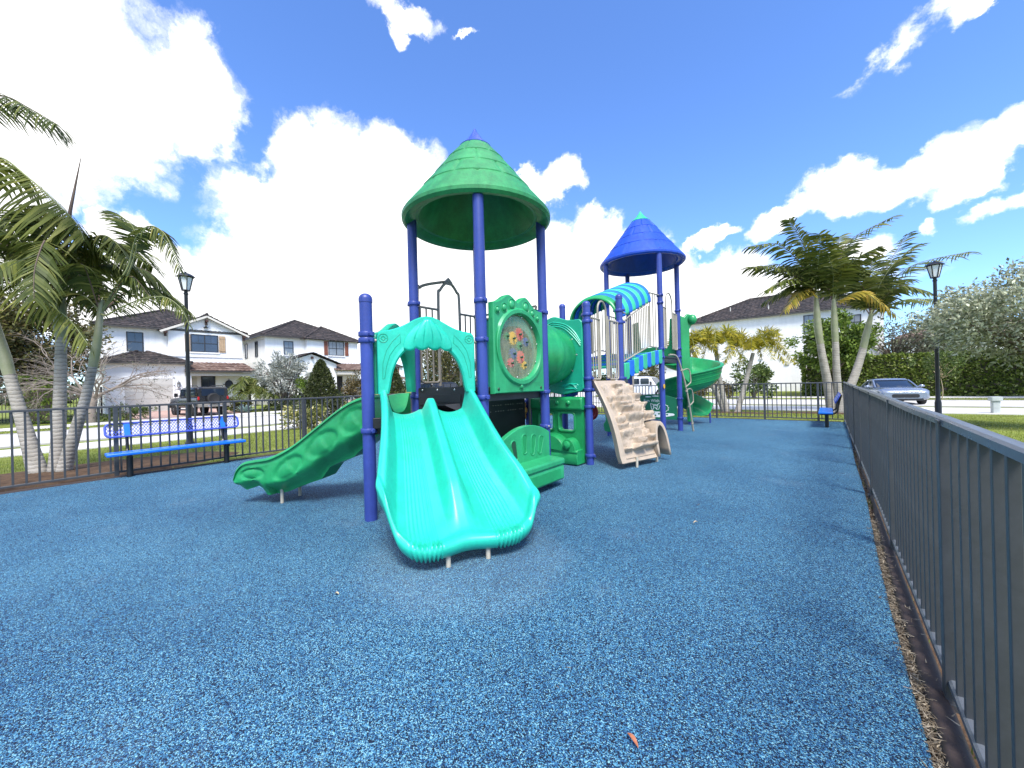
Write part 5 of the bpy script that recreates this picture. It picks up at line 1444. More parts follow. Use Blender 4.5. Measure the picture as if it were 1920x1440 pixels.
def hip_roof(name, x0, x1, y0, y1, z, rise, m, parent, hip=(1, 1, 1, 1), ov=.45, axis='y'):
    """x0<x1, y0<y1 wall lines, ridge along AXIS; hip = ends (low, high) hipped or gabled"""
    X0, X1, Y0, Y1 = x0 - ov, x1 + ov, y0 - ov, y1 + ov; b = MB()
    if axis == 'y':
        h = (X1 - X0) / 2; xm = (X0 + X1) / 2; a = Y0 + (min(h, (Y1 - Y0) / 2) if hip[0] else 0); c = Y1 - (min(h, (Y1 - Y0) / 2) if hip[1] else 0)
        R0, R1 = (xm, a, z + rise), (xm, c, z + rise)
        tile_slope(b, (X1, Y0, z), (X1, Y1, z), R1, R0); tile_slope(b, (X0, Y1, z), (X0, Y0, z), R0, R1)
        if hip[0]: tile_slope(b, (X0, Y0, z), (X1, Y0, z), R0, R0)
        if hip[1]: tile_slope(b, (X1, Y1, z), (X0, Y1, z), R1, R1)
        caps = [(R0, R1)] + ([((X1, Y0, z), R0), ((X0, Y0, z), R0)] if hip[0] else []) + ([((X1, Y1, z), R1), ((X0, Y1, z), R1)] if hip[1] else [])
    else:
        h = (Y1 - Y0) / 2; ym = (Y0 + Y1) / 2; a = X0 + (min(h, (X1 - X0) / 2) if hip[0] else 0); c = X1 - (min(h, (X1 - X0) / 2) if hip[1] else 0)
        R0, R1 = (a, ym, z + rise), (c, ym, z + rise)
        tile_slope(b, (X0, Y0, z), (X1, Y0, z), R1, R0); tile_slope(b, (X1, Y1, z), (X0, Y1, z), R0, R1)
        if hip[0]: tile_slope(b, (X0, Y1, z), (X0, Y0, z), R0, R0)
        if hip[1]: tile_slope(b, (X1, Y0, z), (X1, Y1, z), R1, R1)
        caps = [(R0, R1)] + ([((X0, Y0, z), R0), ((X0, Y1, z), R0)] if hip[0] else []) + ([((X1, Y0, z), R1), ((X1, Y1, z), R1)] if hip[1] else [])
    for p, q in caps:
        p, q = V(p) + V((0, 0, .06)), V(q) + V((0, 0, .06)); n = max(2, int((q - p).length / .40))
        b.tube([p.lerp(q, i / (n * 2)) for i in range(n * 2 + 1)], [.10 if i % 2 else .125 for i in range(n * 2 + 1)], 8)
    o = b.build(name, m, parent, smooth=50)
    f = MB()
    for p, q in (((X0, Y0), (X1, Y0)), ((X1, Y0), (X1, Y1)), ((X1, Y1), (X0, Y1)), ((X0, Y1), (X0, Y0))):
        f.beam((*p, z - .05), (*q, z - .05), .10, .14)
    f.build('gutter', M['gutter'], o, smooth=0)
    s = MB(); s.box(((X0 + X1) / 2, (Y0 + Y1) / 2, z - .07), (X1 - X0 - .1, Y1 - Y0 - .1, .05)); s.build('soffit', M['trim'], o, smooth=0)
    return o
def window(parent, face, u0, u1, z0, z1, at_, cols=1, rows_=2, m=None, sill=True):
    """face 'x' looks to +x at x = at_ (u is y); face 'y' looks to -y at y = at_ (u is x)"""
    def P(u, z, d): return (at_ + d, u, z) if face == 'x' else (u, at_ - d, z)
    def bx(b, ua, ub, za, zb, d0, d1):
        p, q = P(ua, za, d0), P(ub, zb, d1)
        b.box([(a + c) / 2 for a, c in zip(p, q)], [abs(a - c) for a, c in zip(p, q)])
    f = MB(); t = .07
    bx(f, u0 - t, u1 + t, z1, z1 + t, -.02, .05); bx(f, u0 - t, u1 + t, z0 - t, z0, -.02, .05)
    bx(f, u0 - t, u0, z0, z1, -.02, .05); bx(f, u1, u1 + t, z0, z1, -.02, .05)
    for i in range(1, cols): u = u0 + (u1 - u0) * i / cols; bx(f, u - .035, u + .035, z0, z1, -.02, .04)
    for k in range(1, rows_): z = z0 + (z1 - z0) * k / rows_; bx(f, u0, u1, z - .03, z + .03, -.02, .035)
    for i in range(cols):
        u = u0 + (u1 - u0) * (i + .5) / cols; bx(f, u - .012, u + .012, z0 + (z1 - z0) / 2, z1, -.01, .018)
    fo = f.build('window', M['frame'], parent, smooth=0)
    g = MB(); bx(g, u0, u1, z0, z1, -.04, .012); g.build('pane', m or M['window'], fo, smooth=0)
    if sill:
        s = MB(); bx(s, u0 - .16, u1 + .16, z0 - t - .10, z0 - t - .003, -.02, .10); s.build('sill', M['wall'], fo, smooth=0)
    return fo
def shutter(parent, u0, u1, z0, z1, x, m):
    b = MB(); n = 3; w = (u1 - u0) / n
    for i in range(n): b.box((x + .03, u0 + w * (i + .5), (z0 + z1) / 2), (.04, w * .93, z1 - z0))
    for z in (z0 + .2, z1 - .2): b.box((x + .06, (u0 + u1) / 2, z), (.03, (u1 - u0) * .98, .12))
    return b.build('shutter', m, parent, smooth=0)
def boxpart(name, m, parent, x0, x1, y0, y1, z0, z1, bevel=0):
    b = MB(); b.box(((x0 + x1) / 2, (y0 + y1) / 2, (z0 + z1) / 2), (abs(x1 - x0), abs(y1 - y0), abs(z1 - z0))); return b.build(name, m, parent, smooth=0, bevel=bevel)

def house_one():
    X = -43.6; h = thing('house', 'white two-storey house with a garage door, tan shutters and a black SUV on its drive', 'house', (X - 4, 8, 0))
    boxpart('wall', M['wall'], h, X - 9.5, X, 3.4, 12.68, -.4, 6.72)
    # gabled front bay
    b = MB(); b.prism([(7.35, -.4), (12.70, -.4), (12.70, 6.75), (9.95, 8.05), (7.35, 6.80)], (X - .5, 0, 0), UY, UZ, (.95, 0, 0)); b.build('gable_wall', M['wall'], h, smooth=0)
    hip_roof('roof', X - 9.5, X, 3.4, 12.68, 6.80, 2.35, M['tile_dark'], h)
    b = MB(); xr, xe = X - 5.5, X + .85
    tile_slope(b, (xe, 6.75, 6.62), (xr, 6.75, 6.62), (xr, 9.95, 8.22), (xe, 9.95, 8.22)); tile_slope(b, (xr, 13.2, 6.62), (xe, 13.2, 6.62), (xe, 9.95, 8.22), (xr, 9.95, 8.22))
    b.tube([(xe - .4 * i, 9.95, 8.28) for i in range(16)], [.10 if i % 2 else .13 for i in range(16)], 8)
    go = b.build('gable_roof', M['tile_dark'], h, smooth=50)
    b = MB()
    for s0, s1 in (((6.78, 6.56), (9.95, 8.13)), ((13.17, 6.56), (9.95, 8.13))):
        b.beam((xe - .04, s0[0], s0[1] - .05), (xe - .04, s1[0], s1[1] - .05), .07, .17)
    b.build('barge_board', M['trim'], go, smooth=0)
    for y, z in ((7.15, 6.52), (9.95, 7.72), (12.80, 6.52)):
        b = MB(); b.box((X + .62, y, z), (.42, .18, .20)); b.box((X + .52, y, z - .22), (.16, .16, .30)); b.build('bracket', M['wood_dark'], h, smooth=0)
    window(h, 'x', 4.93, 5.80, 4.85, 6.32, X, 1, 2); window(h, 'x', 8.90, 10.74, 4.99, 6.42, X + .45, 2, 2)
    shutter(h, 8.42, 8.80, 4.94, 6.45, X + .46, M['shutter_tan']); shutter(h, 10.86, 11.36, 4.94, 6.45, X + .46, M['shutter_tan'])
    boxpart('band', M['wall'], h, X + .44, X + .52, 7.34, 12.72, 4.48, 4.62)
    b = MB(); b.lathe([(0, .16), (.05, .14), (.07, .05), (.19, -.03), (.19, -.06), (0, -.06)], 12, (X + .62, 9.9, 7.15)); b.build('gable_lamp', M['iron'], h)
    # garage wing
    gx = X + 2.0
    boxpart('garage_wall', M['wall'], h, X - .2, gx, 3.45, 8.10, -.4, 3.72)
    hip_roof('garage_roof', X - 2.4, gx, 3.45, 8.10, 3.80, 1.05, M['tile_dark'], h, ov=.4)
    b = MB()
    for k in range(5):
        z0 = -.12 + k * .53; b.box((gx + .03, 5.88, z0 + .26), (.05, 2.82, .515))
    b.build('garage_door', M['garage'], h, smooth=0, bevel=.012)
    b = MB()
    for y0, y1, z0, z1 in ((4.35, 4.47, -.3, 2.62), (7.29, 7.41, -.3, 2.62), (4.35, 7.41, 2.54, 2.68)): b.box((gx + .02, (y0 + y1) / 2, (z0 + z1) / 2), (.08, y1 - y0, z1 - z0))
    b.build('garage_trim', M['wall'], h, smooth=0)
    b = MB(); y = 7.66
    b.box((gx + .10, y, 2.20), (.20, .20, .03)); b.box((gx + .10, y, 1.86), (.18, .18, .03))
    for dx, dy in ((.02, -.08), (.18, -.08), (.02, .08), (.18, .08)): b.box((gx + dx, y + dy, 2.03), (.015, .015, .34))
    b.tube([(gx, y, 2.33), (gx + .10, y, 2.36), (gx + .10, y, 2.2)], .018, 6)
    lo = b.build('wall_lantern', M['iron'], h, smooth=0)
    t = text('1387', .17, (gx + .012, 7.45, 1.60), h, M['iron'], name='house_number', ext=.004, rot=(PI / 2, 0, PI / 2))
    # porch
    px = X + 1.9
    b = MB(); tile_slope(b, (px + .35, 8.05, 3.18), (px + .35, 13.25, 3.18), (X + .45, 12.7, 4.0), (X + .45, 8.2, 4.0)); tile_slope(b, (px + .35, 13.25, 3.18), (X + .3, 13.25, 3.18), (X + .45, 12.7, 4.0), (X + .45, 12.7, 4.0))
    po = b.build('porch_roof', M['tile_brown'], h, smooth=50)
    b = MB(); b.beam((px + .36, 8.05, 3.12), (px + .36, 13.25, 3.12), .10, .14); b.build('gutter', M['gutter'], po, smooth=0)
    b = MB(); b.box((px - .05, 10.7, 2.90), (.30, 5.0, .28)); b.build('porch_beam', M['trim'], h, smooth=0)
    boxpart('porch_column', M['wall'], h, px - .25, px + .12, 8.12, 8.50, -.4, 2.76); boxpart('porch_column', M['wall'], h, px - .25, px + .12, 12.80, 13.15, -.4, 2.76)
    boxpart('door', M['trim'], h, X + .45, X + .50, 8.55, 9.2, -.1, 2.6)
    window(h, 'x', 9.55, 10.45, .9, 2.72, X + .45, 1, 1)
    b = MB(); b.lathe([(0, 0), (.27, 0), (.27, .05), (0, .06)], 28); b.v = [(X + .46 + p[2], 11.55 + p[0], 2.02 + p[1] * 1.3) for p in b.v]; ov = b.build('oval_window', M['window'], h, smooth=30)
    b = MB(); b.tube([(X + .50, 11.55 + .29 * math.cos(2 * PI * i / 28), 2.02 + .375 * math.sin(2 * PI * i / 28)) for i in range(28)], .03, 6, closed=True)
    for dy, dz in ((0, .44), (0, -.44), (-.37, 0), (.37, 0)): b.box((X + .50, 11.55 + dy, 2.02 + dz), (.04, .05 if dy == 0 else .16, .05 if dz == 0 else .16))
    b.build('oval_frame', M['iron'], ov)
    return h
house_one()
def house_two():
    X = -43.6; h = thing('house', 'white two-storey house with red-brown shutters and a dark hipped roof behind the silvery shrub', 'house', (X - 4, 19, 0))
    boxpart('wall', M['wall'], h, X - 9.5, X, 14.8, 24.3, -.4, 6.80)
    boxpart('bay_wall', M['wall'], h, X - .2, X + .6, 18.55, 24.32, -.4, 6.74)
    hip_roof('roof', X - 9.5, X, 14.8, 24.3, 6.86, 2.55, M['tile_dark'], h)
    b = MB(); xe = X + 1.0
    tile_slope(b, (xe, 18.1, 6.70), (xe, 24.75, 6.70), (X - 2.2, 21.4, 8.55), (X - 2.2, 21.4, 8.55))
    tile_slope(b, (X - 4, 18.1, 6.70), (xe, 18.1, 6.70), (X - 2.2, 21.4, 8.55), (X - 4, 21.4, 8.55)); tile_slope(b, (xe, 24.75, 6.70), (X - 4, 24.75, 6.70), (X - 4, 21.4, 8.55), (X - 2.2, 21.4, 8.55))
    for p, q in (((xe, 18.1, 6.76), (X - 2.2, 21.4, 8.6)), ((xe, 24.75, 6.76), (X - 2.2, 21.4, 8.6))):
        p, q = V(p), V(q); b.tube([p.lerp(q, i / 20) for i in range(21)], [.10 if i % 2 else .125 for i in range(21)], 8)
    b.build('bay_roof', M['tile_dark'], h, smooth=50)
    window(h, 'x', 16.55, 17.36, 5.08, 6.38, X, 1, 2, M['window_pale']); window(h, 'x', 20.92, 22.58, 5.15, 6.62, X + .6, 2, 2, M['window_pale'])
    shutter(h, 20.36, 20.78, 5.10, 6.66, X + .61, M['shutter_red']); shutter(h, 22.74, 23.16, 5.10, 6.66, X + .61, M['shutter_red'])
    window(h, 'y', -49.35, -48.7, 4.98, 6.42, 14.8, 1, 1, sill=False); window(h, 'y', -46.3, -45.65, 4.95, 6.42, 14.8, 1, 1, sill=False)
    # low gabled garage wing
    gx = X + 2.2
    b = MB(); b.prism([(15.4, -.4), (20.9, -.4), (20.9, 4.05), (18.3, 5.0), (15.4, 4.0)], (X - .2, 0, 0), UY, UZ, (2.4, 0, 0)); b.build('garage_wall', M['wall'], h, smooth=0)
    b = MB(); tile_slope(b, (gx + .4, 15.0, 3.95), (X, 15.0, 3.95), (X, 18.3, 5.15), (gx + .4, 18.3, 5.15)); tile_slope(b, (X, 21.25, 4.02), (gx + .4, 21.25, 4.02), (gx + .4, 18.3, 5.15), (X, 18.3, 5.15)); b.build('garage_roof', M['tile_dark'], h, smooth=50)
    boxpart('garage_door', M['garage'], h, gx - .02, gx + .05, 16.4, 19.6, -.2, 2.35)
    b = MB(); b.box((gx + .15, 18.3, 4.62), (.34, .16, .22)); b.build('bracket', M['wood_dark'], h, smooth=0)
    px = X + 2.3
    b = MB(); tile_slope(b, (px + .3, 20.6, 3.35), (px + .3, 24.8, 3.35), (X + .6, 24.6, 4.2), (X + .6, 20.6, 4.2)); b.build('porch_roof', M['tile_brown'], h, smooth=50)
    boxpart('porch_beam', M['trim'], h, px - .1, px + .15, 20.9, 24.5, 2.9, 3.24); boxpart('porch_column', M['wall'], h, px - .15, px + .15, 24.15, 24.5, -.4, 2.9)
    boxpart('door', M['iron'], h, X + .6, X + .66, 21.55, 22.35, -.2, 2.75)
    return h
h2 = house_two()
h3 = copy_tree(h2); h3.location = h2.location + V((0, 21, 0)); h3['label'] = 'white house far off, glimpsed through the bars under the green roof'
def house_right():
    Y = 43.0; h = thing('house', 'long white two-storey side wall with dark tiled roof behind the foxtail palms', 'house', (-5, Y + 4, 0))
    boxpart('wall', M['wall'], h, -10.9, 3.6, Y, Y + 9.5, -.4, 7.0)
    hip_roof('roof', -10.9, 3.6, Y, Y + 9.5, 7.06, 2.5, M['tile_dark'], h, axis='x', hip=(1, 1), ov=.4)
    window(h, 'y', -1.46, -.84, 5.12, 6.66, Y, 1, 2, M['window_pale']); window(h, 'y', 1.5, 2.2, 5.2, 6.3, Y, 1, 2, M['window_pale'])
    boxpart('low_wall', M['wall'], h, -19.5, -10.92, Y + .6, Y + 9, -.4, 3.4)
    hip_roof('low_roof', -19.5, -10.92, Y + .6, Y + 9, 3.46, 1.5, M['tile_brown'], h, axis='x', hip=(1, 0), ov=.4)
    for x, z in ((-4.8, 3.1), (-2.8, 2.5)):
        b = MB(); b.box((x, Y - .04, z), (.36, .08, .10)); b.build('vent', M['garage'], h, smooth=0)
    for x, y, z in ((-7.5, Y + 1.8, 8.1), (-4.2, Y + 1.2, 7.8)):
        b = MB(); b.tube([(x, y, z - .5), (x, y, z + .45)], .05, 8); b.build('vent_pipe', M['garage'], h)
    return h
house_right()
def house_far():
    h = thing('house', 'small distant house with a low dark roof seen over the tall hedge', 'house', (11, 66, 0))
    boxpart('wall', M['wall'], h, 6.6, 18, 62, 71, -.5, 5.3)
    hip_roof('roof', 6.6, 18, 62, 71, 5.36, 2.2, M['tile_brown'], h, axis='x', ov=.5)
    window(h, 'y', 8.2, 9.6, 3.6, 5.0, 62, 1, 2)
    return h
house_far()
# dark iron garden fence and gate beside the left house
r = thing('garden_fence', 'black iron garden fence beside the bright green hedge near the left house', 'fence', (-38.5, 0, gz(-38.5, 0)))
b = MB(); x = -38.5; z = gz(x, 0)
for y in [-1.9 + .13 * i for i in range(38)]:
    if not 1.2 < y < 1.5: b.box((x, y, z + .95), (.03, .03, 1.9))
for zz in (.15, 1.75): b.box((x, .55, z + zz), (.04, 4.9, .05))
b.build('bars', M['iron'], r, smooth=0)
b = MB()
for y in (-1.95, 1.3, 3.0): b.box((x, y, z + 1.0), (.10, .10, 2.1))
b.build('fence_posts', M['iron'], r, smooth=0)
pl = MB(); pl.tube([(-11.6, 29.0, -.4), (-11.55, 29.0, 3.1)], .10, 10)
tag(pl.build('sign_post', M['rail_grey']), 'plain grey-brown pole standing beyond the fence under the bridge', 'pole')

# ------------------------------------------------------------------ cars
def wheel(root, x, y, r, w):
    s = 1 if y > 0 else -1
    b = MB(); prof = [(r * .62, -w / 2), (r * .93, -w / 2), (r, -w * .36), (r, w * .36), (r * .93, w / 2), (r * .62, w / 2)]
    b.lathe(prof, 28); b.v = [(x + p[0], y + p[2], r + p[1]) for p in b.v]
    o = b.build('wheel', M['tyre']); o.parent = root
    c = MB(); c.lathe([(r * .62, -.02), (r * .60, .02), (r * .2, .035), (0, .05)], 20); c.v = [(x + p[0], y + s * (w * .34 + p[2]), r + p[1]) for p in c.v]
    for k in range(6):
        a = 2 * PI * k / 6; c.beam((x + .1 * r * math.cos(a), y + s * w * .46, r + .1 * r * math.sin(a)), (x + .58 * r * math.cos(a), y + s * w * .42, r + .58 * r * math.sin(a)), .05, .03, up=(0, 1, 0))
    q = c.build('rim', M['rim']); q.parent = o
def loft(b, stations, n=28, ex=4.5, cap=True):
    """stations: (x, half width, z low, z high); super-elliptic cross-sections"""
    rows = []
    for x, hw, z0, z1 in stations:
        row = []
        for j in range(n):
            a = 2 * PI * j / n; c, s = math.cos(a), math.sin(a)
            row.append((x, hw * math.copysign(abs(c) ** (2 / ex), c), (z0 + z1) / 2 + (z1 - z0) / 2 * math.copysign(abs(s) ** (2 / ex), s)))
        rows.append(row)
    b.grid(rows, cv=True)
    if cap: b.add(rows[0], [tuple(range(n - 1, -1, -1))]); b.add(rows[-1], [tuple(range(n))])
def sedan(label, loc, rz, paint):
    """low saloon, nose to local +x"""
    t = thing('parked_car', label, 'car', loc, rz)
    b = MB()
    loft(b, [(-2.36, .62, .42, .80), (-2.30, .78, .34, .92), (-2.0, .88, .24, 1.0), (-1.4, .92, .20, 1.0), (-.5, .93, .19, .96), (.4, .93, .19, .95), (.95, .925, .19, .97), (1.25, .92, .20, .965), (1.6, .915, .22, .95), (1.95, .90, .24, .92), (2.2, .87, .26, .87), (2.31, .82, .30, .81), (2.37, .74, .36, .72)], 40, 5)
    bo = b.build('body', paint, smooth=50); bo.parent = t
    # greenhouse
    rings = [(.90, -1.75, 1.12, .80), (1.02, -1.52, .90, .775), (1.18, -1.22, .58, .73), (1.34, -.92, .22, .68), (1.40, -.75, .02, .64)]
    def ring(x0, x1, w, z, n=32):
        out = []
        for j in range(n):
            a = 2 * PI * j / n; c, s = math.cos(a), math.sin(a)
            out.append(((x0 + x1) / 2 + (x1 - x0) / 2 * math.copysign(abs(c) ** .42, c), w * math.copysign(abs(s) ** .42, s), z + .012 * (1 - abs(s)) * 0))
        return out
    g = MB(); P = [ring(x0, x1, w, z) for z, x0, x1, w in rings]; g.grid(P, cv=True); g.add(P[-1], [tuple(range(32))])
    go = g.build('glazing', M['car_glass'], smooth=50); go.parent = t
    r = MB(); P = [ring(-.98, .26, .685, 1.335), ring(-1.0, .28, .695, 1.36), ring(-.9, .14, .65, 1.425), ring(-.6, -.2, .3, 1.455)]; r.grid(P, cv=True); r.add(P[-1], [tuple(range(32))])
    r.build('car_roof', paint, smooth=60).parent = t
    p = MB()
    for s in (-1, 1):
        p.tube(smooth_path([(1.04, s * .77, .94), (.82, s * .75, 1.05), (.50, s * .71, 1.21), (.20, s * .665, 1.345)], 4), .034, 6)
        p.tube(smooth_path([(-1.70, s * .76, .92), (-1.45, s * .735, 1.05), (-1.15, s * .68, 1.21), (-.90, s * .63, 1.33)], 4), .05, 6)
        p.tube([(-.35, s * .795, .93), (-.38, s * .655, 1.33)], .035, 6)
    p.build('pillars', paint).parent = t
    for s in (-1, 1):
        m = MB(); m.ball((.72, s * 1.02, 1.0), (.07, .12, .075), 12, 8); m.tube([(.74, s * .80, .97), (.73, s * .95, .98)], .025, 6); m.build('wing_mirror', paint).parent = t
        l = MB(); l.ball((2.18, s * .66, .72), (.17, .20, .07), 14, 8); l.build('headlight', M['headlight']).parent = t
        l = MB(); l.ball((-2.26, s * .62, .78), (.08, .20, .07), 14, 8); l.build('tail_light', M['taillight']).parent = t
    g = MB(); g.prism(rrect(-.48, .40, .48, .60, .07), (2.36, 0, 0), (0, 1, 0), (0, 0, 1), (.02, 0, 0)); g.build('grille', M['black']).parent = t
    g = MB(); g.prism(rrect(-.62, .24, .62, .35, .04), (2.33, 0, 0), (0, 1, 0), (0, 0, 1), (.025, 0, 0)); g.build('air_intake', M['black']).parent = t
    for x in (-1.42, 1.42):
        for s in (-1, 1): wheel(t, x, s * .80, .335, .22)
    return t
def suv(label, loc, rz, paint, k=1.0):
    """square off-roader with a spare wheel on its tail; nose to local +x"""
    t = thing('parked_car', label, 'car', loc, rz)
    b = MB()
    loft(b, [(-2.32, .90, .62, 1.22), (-2.28, .96, .58, 1.26), (-1.2, .98, .52, 1.28), (.6, .98, .52, 1.28), (1.0, .97, .54, 1.27), (2.0, .95, .58, 1.20), (2.25, .90, .64, 1.14), (2.32, .82, .70, 1.05)], 36, 9)
    b.build('body', paint, smooth=40).parent = t
    c = MB(); loft(c, [(-2.30, .86, 1.22, 1.84), (-2.20, .90, 1.22, 1.93), (-1.2, .90, 1.22, 1.96), (.1, .88, 1.22, 1.95), (.45, .86, 1.22, 1.88), (.82, .84, 1.22, 1.34)], 36, 8); c.build('cabin', paint, smooth=40).parent = t
    def pane(u0, u1, z0, z1, s):
        g = MB(); g.prism(rrect(u0, z0, u1, z1, .06), (0, s * .905, 0), (1, 0, 0), (0, 0, 1), (0, s * .012, 0)); g.build('side_window', M['car_glass']).parent = t
    for s in (-1, 1):
        for u0, u1 in ((-2.0, -1.2), (-1.08, -.38), (-.28, .36)): pane(u0, u1, 1.36, 1.80, s)
    g = MB(); g.prism(rrect(-.66, 1.34, .66, 1.80, .08), (-2.27, 0, 0), (0, 1, 0), (0, 0, 1), (-.045, 0, 0)); g.build('rear_window', M['car_glass']).parent = t
    g = MB(); g.add([(.50, -.76, 1.86), (.50, .76, 1.86), (.86, .78, 1.34), (.86, -.78, 1.34)], [(0, 1, 2, 3)]); g.build('windscreen', M['car_glass']).parent = t
    sp = MB(); sp.lathe([(0, -.12), (.30, -.12), (.36, -.09), (.38, 0), (.36, .09), (.30, .12), (.26, .10), (0, .08)], 30); sp.v = [(-2.46 - p[2], p[0] + .05, 1.14 + p[1]) for p in sp.v]; sp.build('spare_wheel', M['tyre']).parent = t
    q = MB(); q.box((-2.40, 0, .70), (.22, 1.80, .20)); q.build('rear_bumper', M['rail_grey'], bevel=.03).parent = t
    for y in (-.35, .30):
        q = MB(); q.tube([(-2.52, y - .1, .66), (-2.56, y, .64), (-2.52, y + .1, .66)], .03, 8); q.build('tow_hook', M['chrome']).parent = t
    q = MB()
    for y in (-.08, .08): q.prism(rrect(y - .055, .84, y + .055, .93, .012), (-2.586, 0, 0), (0, 1, 0), (0, 0, 1), (-.006, 0, 0))
    q.build('reflector', M['white_ink']).parent = t
    for s in (-1, 1):
        l = MB(); l.box((-2.325, s * .84, 1.18), (.06, .11, .22)); l.build('tail_light', M['taillight'], bevel=.02).parent = t
        m = MB(); m.box((.55, s * 1.10, 1.42), (.09, .20, .26)); m.tube([(.5, s * .86, 1.36), (.55, s * 1.04, 1.38)], .03, 6); m.build('wing_mirror', M['black'], bevel=.03).parent = t
        f = MB()
        for x in (-1.35, 1.42): f.tube([(x - .56, s * .96, .55), (x - .40, s * .99, .86), (x, s * 1.0, .95), (x + .40, s * .99, .86), (x + .56, s * .96, .55)], .07, 8)
        f.tube([(-.75, s * .98, .42), (.82, s * .98, .42)], .055, 8); f.build('side_trim', M['black']).parent = t
        rr = MB(); rr.tube(smooth_path([(-1.9, s * .72, 1.95), (-1.7, s * .72, 2.02), (-.2, s * .70, 2.02), (.0, s * .70, 1.95)], 4), .025, 8); rr.build('roof_rail', M['black']).parent = t
        for x in (-1.35, 1.42): wheel(t, x, s * .84, .43, .30)
    q = MB(); q.prism(rrect(-.70, .74, .70, 1.06, .05), (2.31, 0, 0), (0, 1, 0), (0, 0, 1), (.04, 0, 0)); q.build('grille', M['chrome']).parent = t
    return t
suv('black square SUV with a spare wheel on its tail, parked nose-in on the drive', (-34.6, 7.45, gz(-34.5, 7.5) + .03), PI + .13, M['car_black'])
suv('dark SUV on the road, its roof showing over the black riser of the play structure', (-26.3, 23.2, gz(-26, 23)), PI / 2, M['car_black'])
sd = sedan('grey-blue saloon facing the fence with clouds mirrored in its windscreen', (2.75, 30.9, gz(2.8, 30.9)), rad(-80), M['car_grey']); sd.scale = (.98, 1.1, .96)
suv('white SUV beyond the fence half hidden behind the beige rock climber', (-11.0, 30.6, gz(-11, 30.6)), 0.05, M['car_white'])
# ------------------------------------------------------------------ vegetation
nprs = np.random.RandomState(11)
def leaf_cloud(b, C, R, n, size, seed, out=.5, droop=.0, narrow=.42, ctr=None, flat=0):
    """n folded diamond leaves with centres C (k,3) spread by R; leaves face outward from CTR plus noise"""
    rs = np.random.RandomState(seed); C = np.asarray(C, float); k = len(C)
    idx = rs.randint(0, k, n); Rr = np.asarray(R, float); Rr = Rr if Rr.ndim else np.full(k, float(Rr))
    off = rs.normal(size=(n, 3)); off /= np.linalg.norm(off, axis=1)[:, None]
    off *= (rs.rand(n) ** .45)[:, None] * Rr[idx][:, None]; off[:, 2] *= (1 - flat)
    P = C[idx] + off
    c0 = np.asarray(ctr, float) if ctr is not None else C.mean(0)
    o = P - c0; o /= (np.linalg.norm(o, axis=1)[:, None] + 1e-6)
    d = o * out + rs.normal(size=(n, 3)) * .6; d[:, 2] -= droop; d /= np.linalg.norm(d, axis=1)[:, None]
    s = np.cross(d, rs.normal(size=(n, 3))); s /= (np.linalg.norm(s, axis=1)[:, None] + 1e-6)
    nn = np.cross(s, d)
    L_ = (size * (.6 + .8 * rs.rand(n)))[:, None]; W = L_ * narrow
    a = P; t = P + d * L_; m = P + d * L_ * .5 - nn * L_ * .06
    l = m + s * W * .5 + nn * L_ * .08; r = m - s * W * .5 + nn * L_ * .08
    vs = np.stack([a, l, t, r], 1).reshape(-1, 3); base = len(b.v)
    b.v += [tuple(x) for x in vs.tolist()]
    b.f += [(base + 4 * i, base + 4 * i + 1, base + 4 * i + 2, base + 4 * i + 3) for i in range(n)]
    b.m += [0] * n
def clumps(c, r, n, seed, inner=.35, lobes=.25):
    """clump centres through an uneven ellipsoid"""
    rs = np.random.RandomState(seed); out = []
    while len(out) < n:
        v = rs.normal(size=3); v /= np.linalg.norm(v)
        k = 1 + lobes * 2 * noise.noise(V((v[0] * 1.6 + seed, v[1] * 1.6, v[2] * 1.6)))
        q = (inner + (1 - inner) * rs.rand() ** .55) * k
        out.append((c[0] + r[0] * v[0] * q, c[1] + r[1] * v[1] * q, c[2] + r[2] * v[2] * q))
    return out
def branches(b, base, fork, tips, r0, seed, kink=.12, split=None):
    rs = random.Random(seed); base, fork = V(base), V(fork)
    b.tube(smooth_path([base, base.lerp(fork, .5) + V((rs.uniform(-kink, kink), rs.uniform(-kink, kink), 0)), fork], 5), [r0 * (1.15 - .35 * i / 10) for i in range(11)], 9)
    for t in tips:
        t = V(t); m = fork.lerp(t, .5) + V((rs.uniform(-.2, .2), rs.uniform(-.2, .2), rs.uniform(0, .25)))
        pts = smooth_path([fork, m, t], 5); b.tube(pts, [r0 * .55 * (1 - .85 * i / 10) + .004 for i in range(11)], 6)
def tree(name, label, cat, base, fork, c, r, n_clump, n_leaf, size, m, seed, r0=.12, bark='bark', group=None, clump_r=.45, out=.6, droop=0, narrow=.42, inner=.35, nb=14, lobes=.25, m2=None, share2=.0):
    t = thing(name, label, cat, base, 0, group)
    K = clumps(c, r, n_clump, seed, inner, lobes)
    b = MB(); branches(b, V(base) - V((0, 0, .15)), fork, K[:nb], r0, seed); b.build('trunk', M[bark], t, smooth=60)
    b = MB(); leaf_cloud(b, K, clump_r, n_leaf, size, seed, out, droop, narrow, c); b.build('crown', M[m], t, smooth=0)
    if m2:
        b = MB(); leaf_cloud(b, K, clump_r, int(n_leaf * share2), size, seed + 5, out, droop, narrow, c); b.build('crown', M[m2], t, smooth=0)
    return t
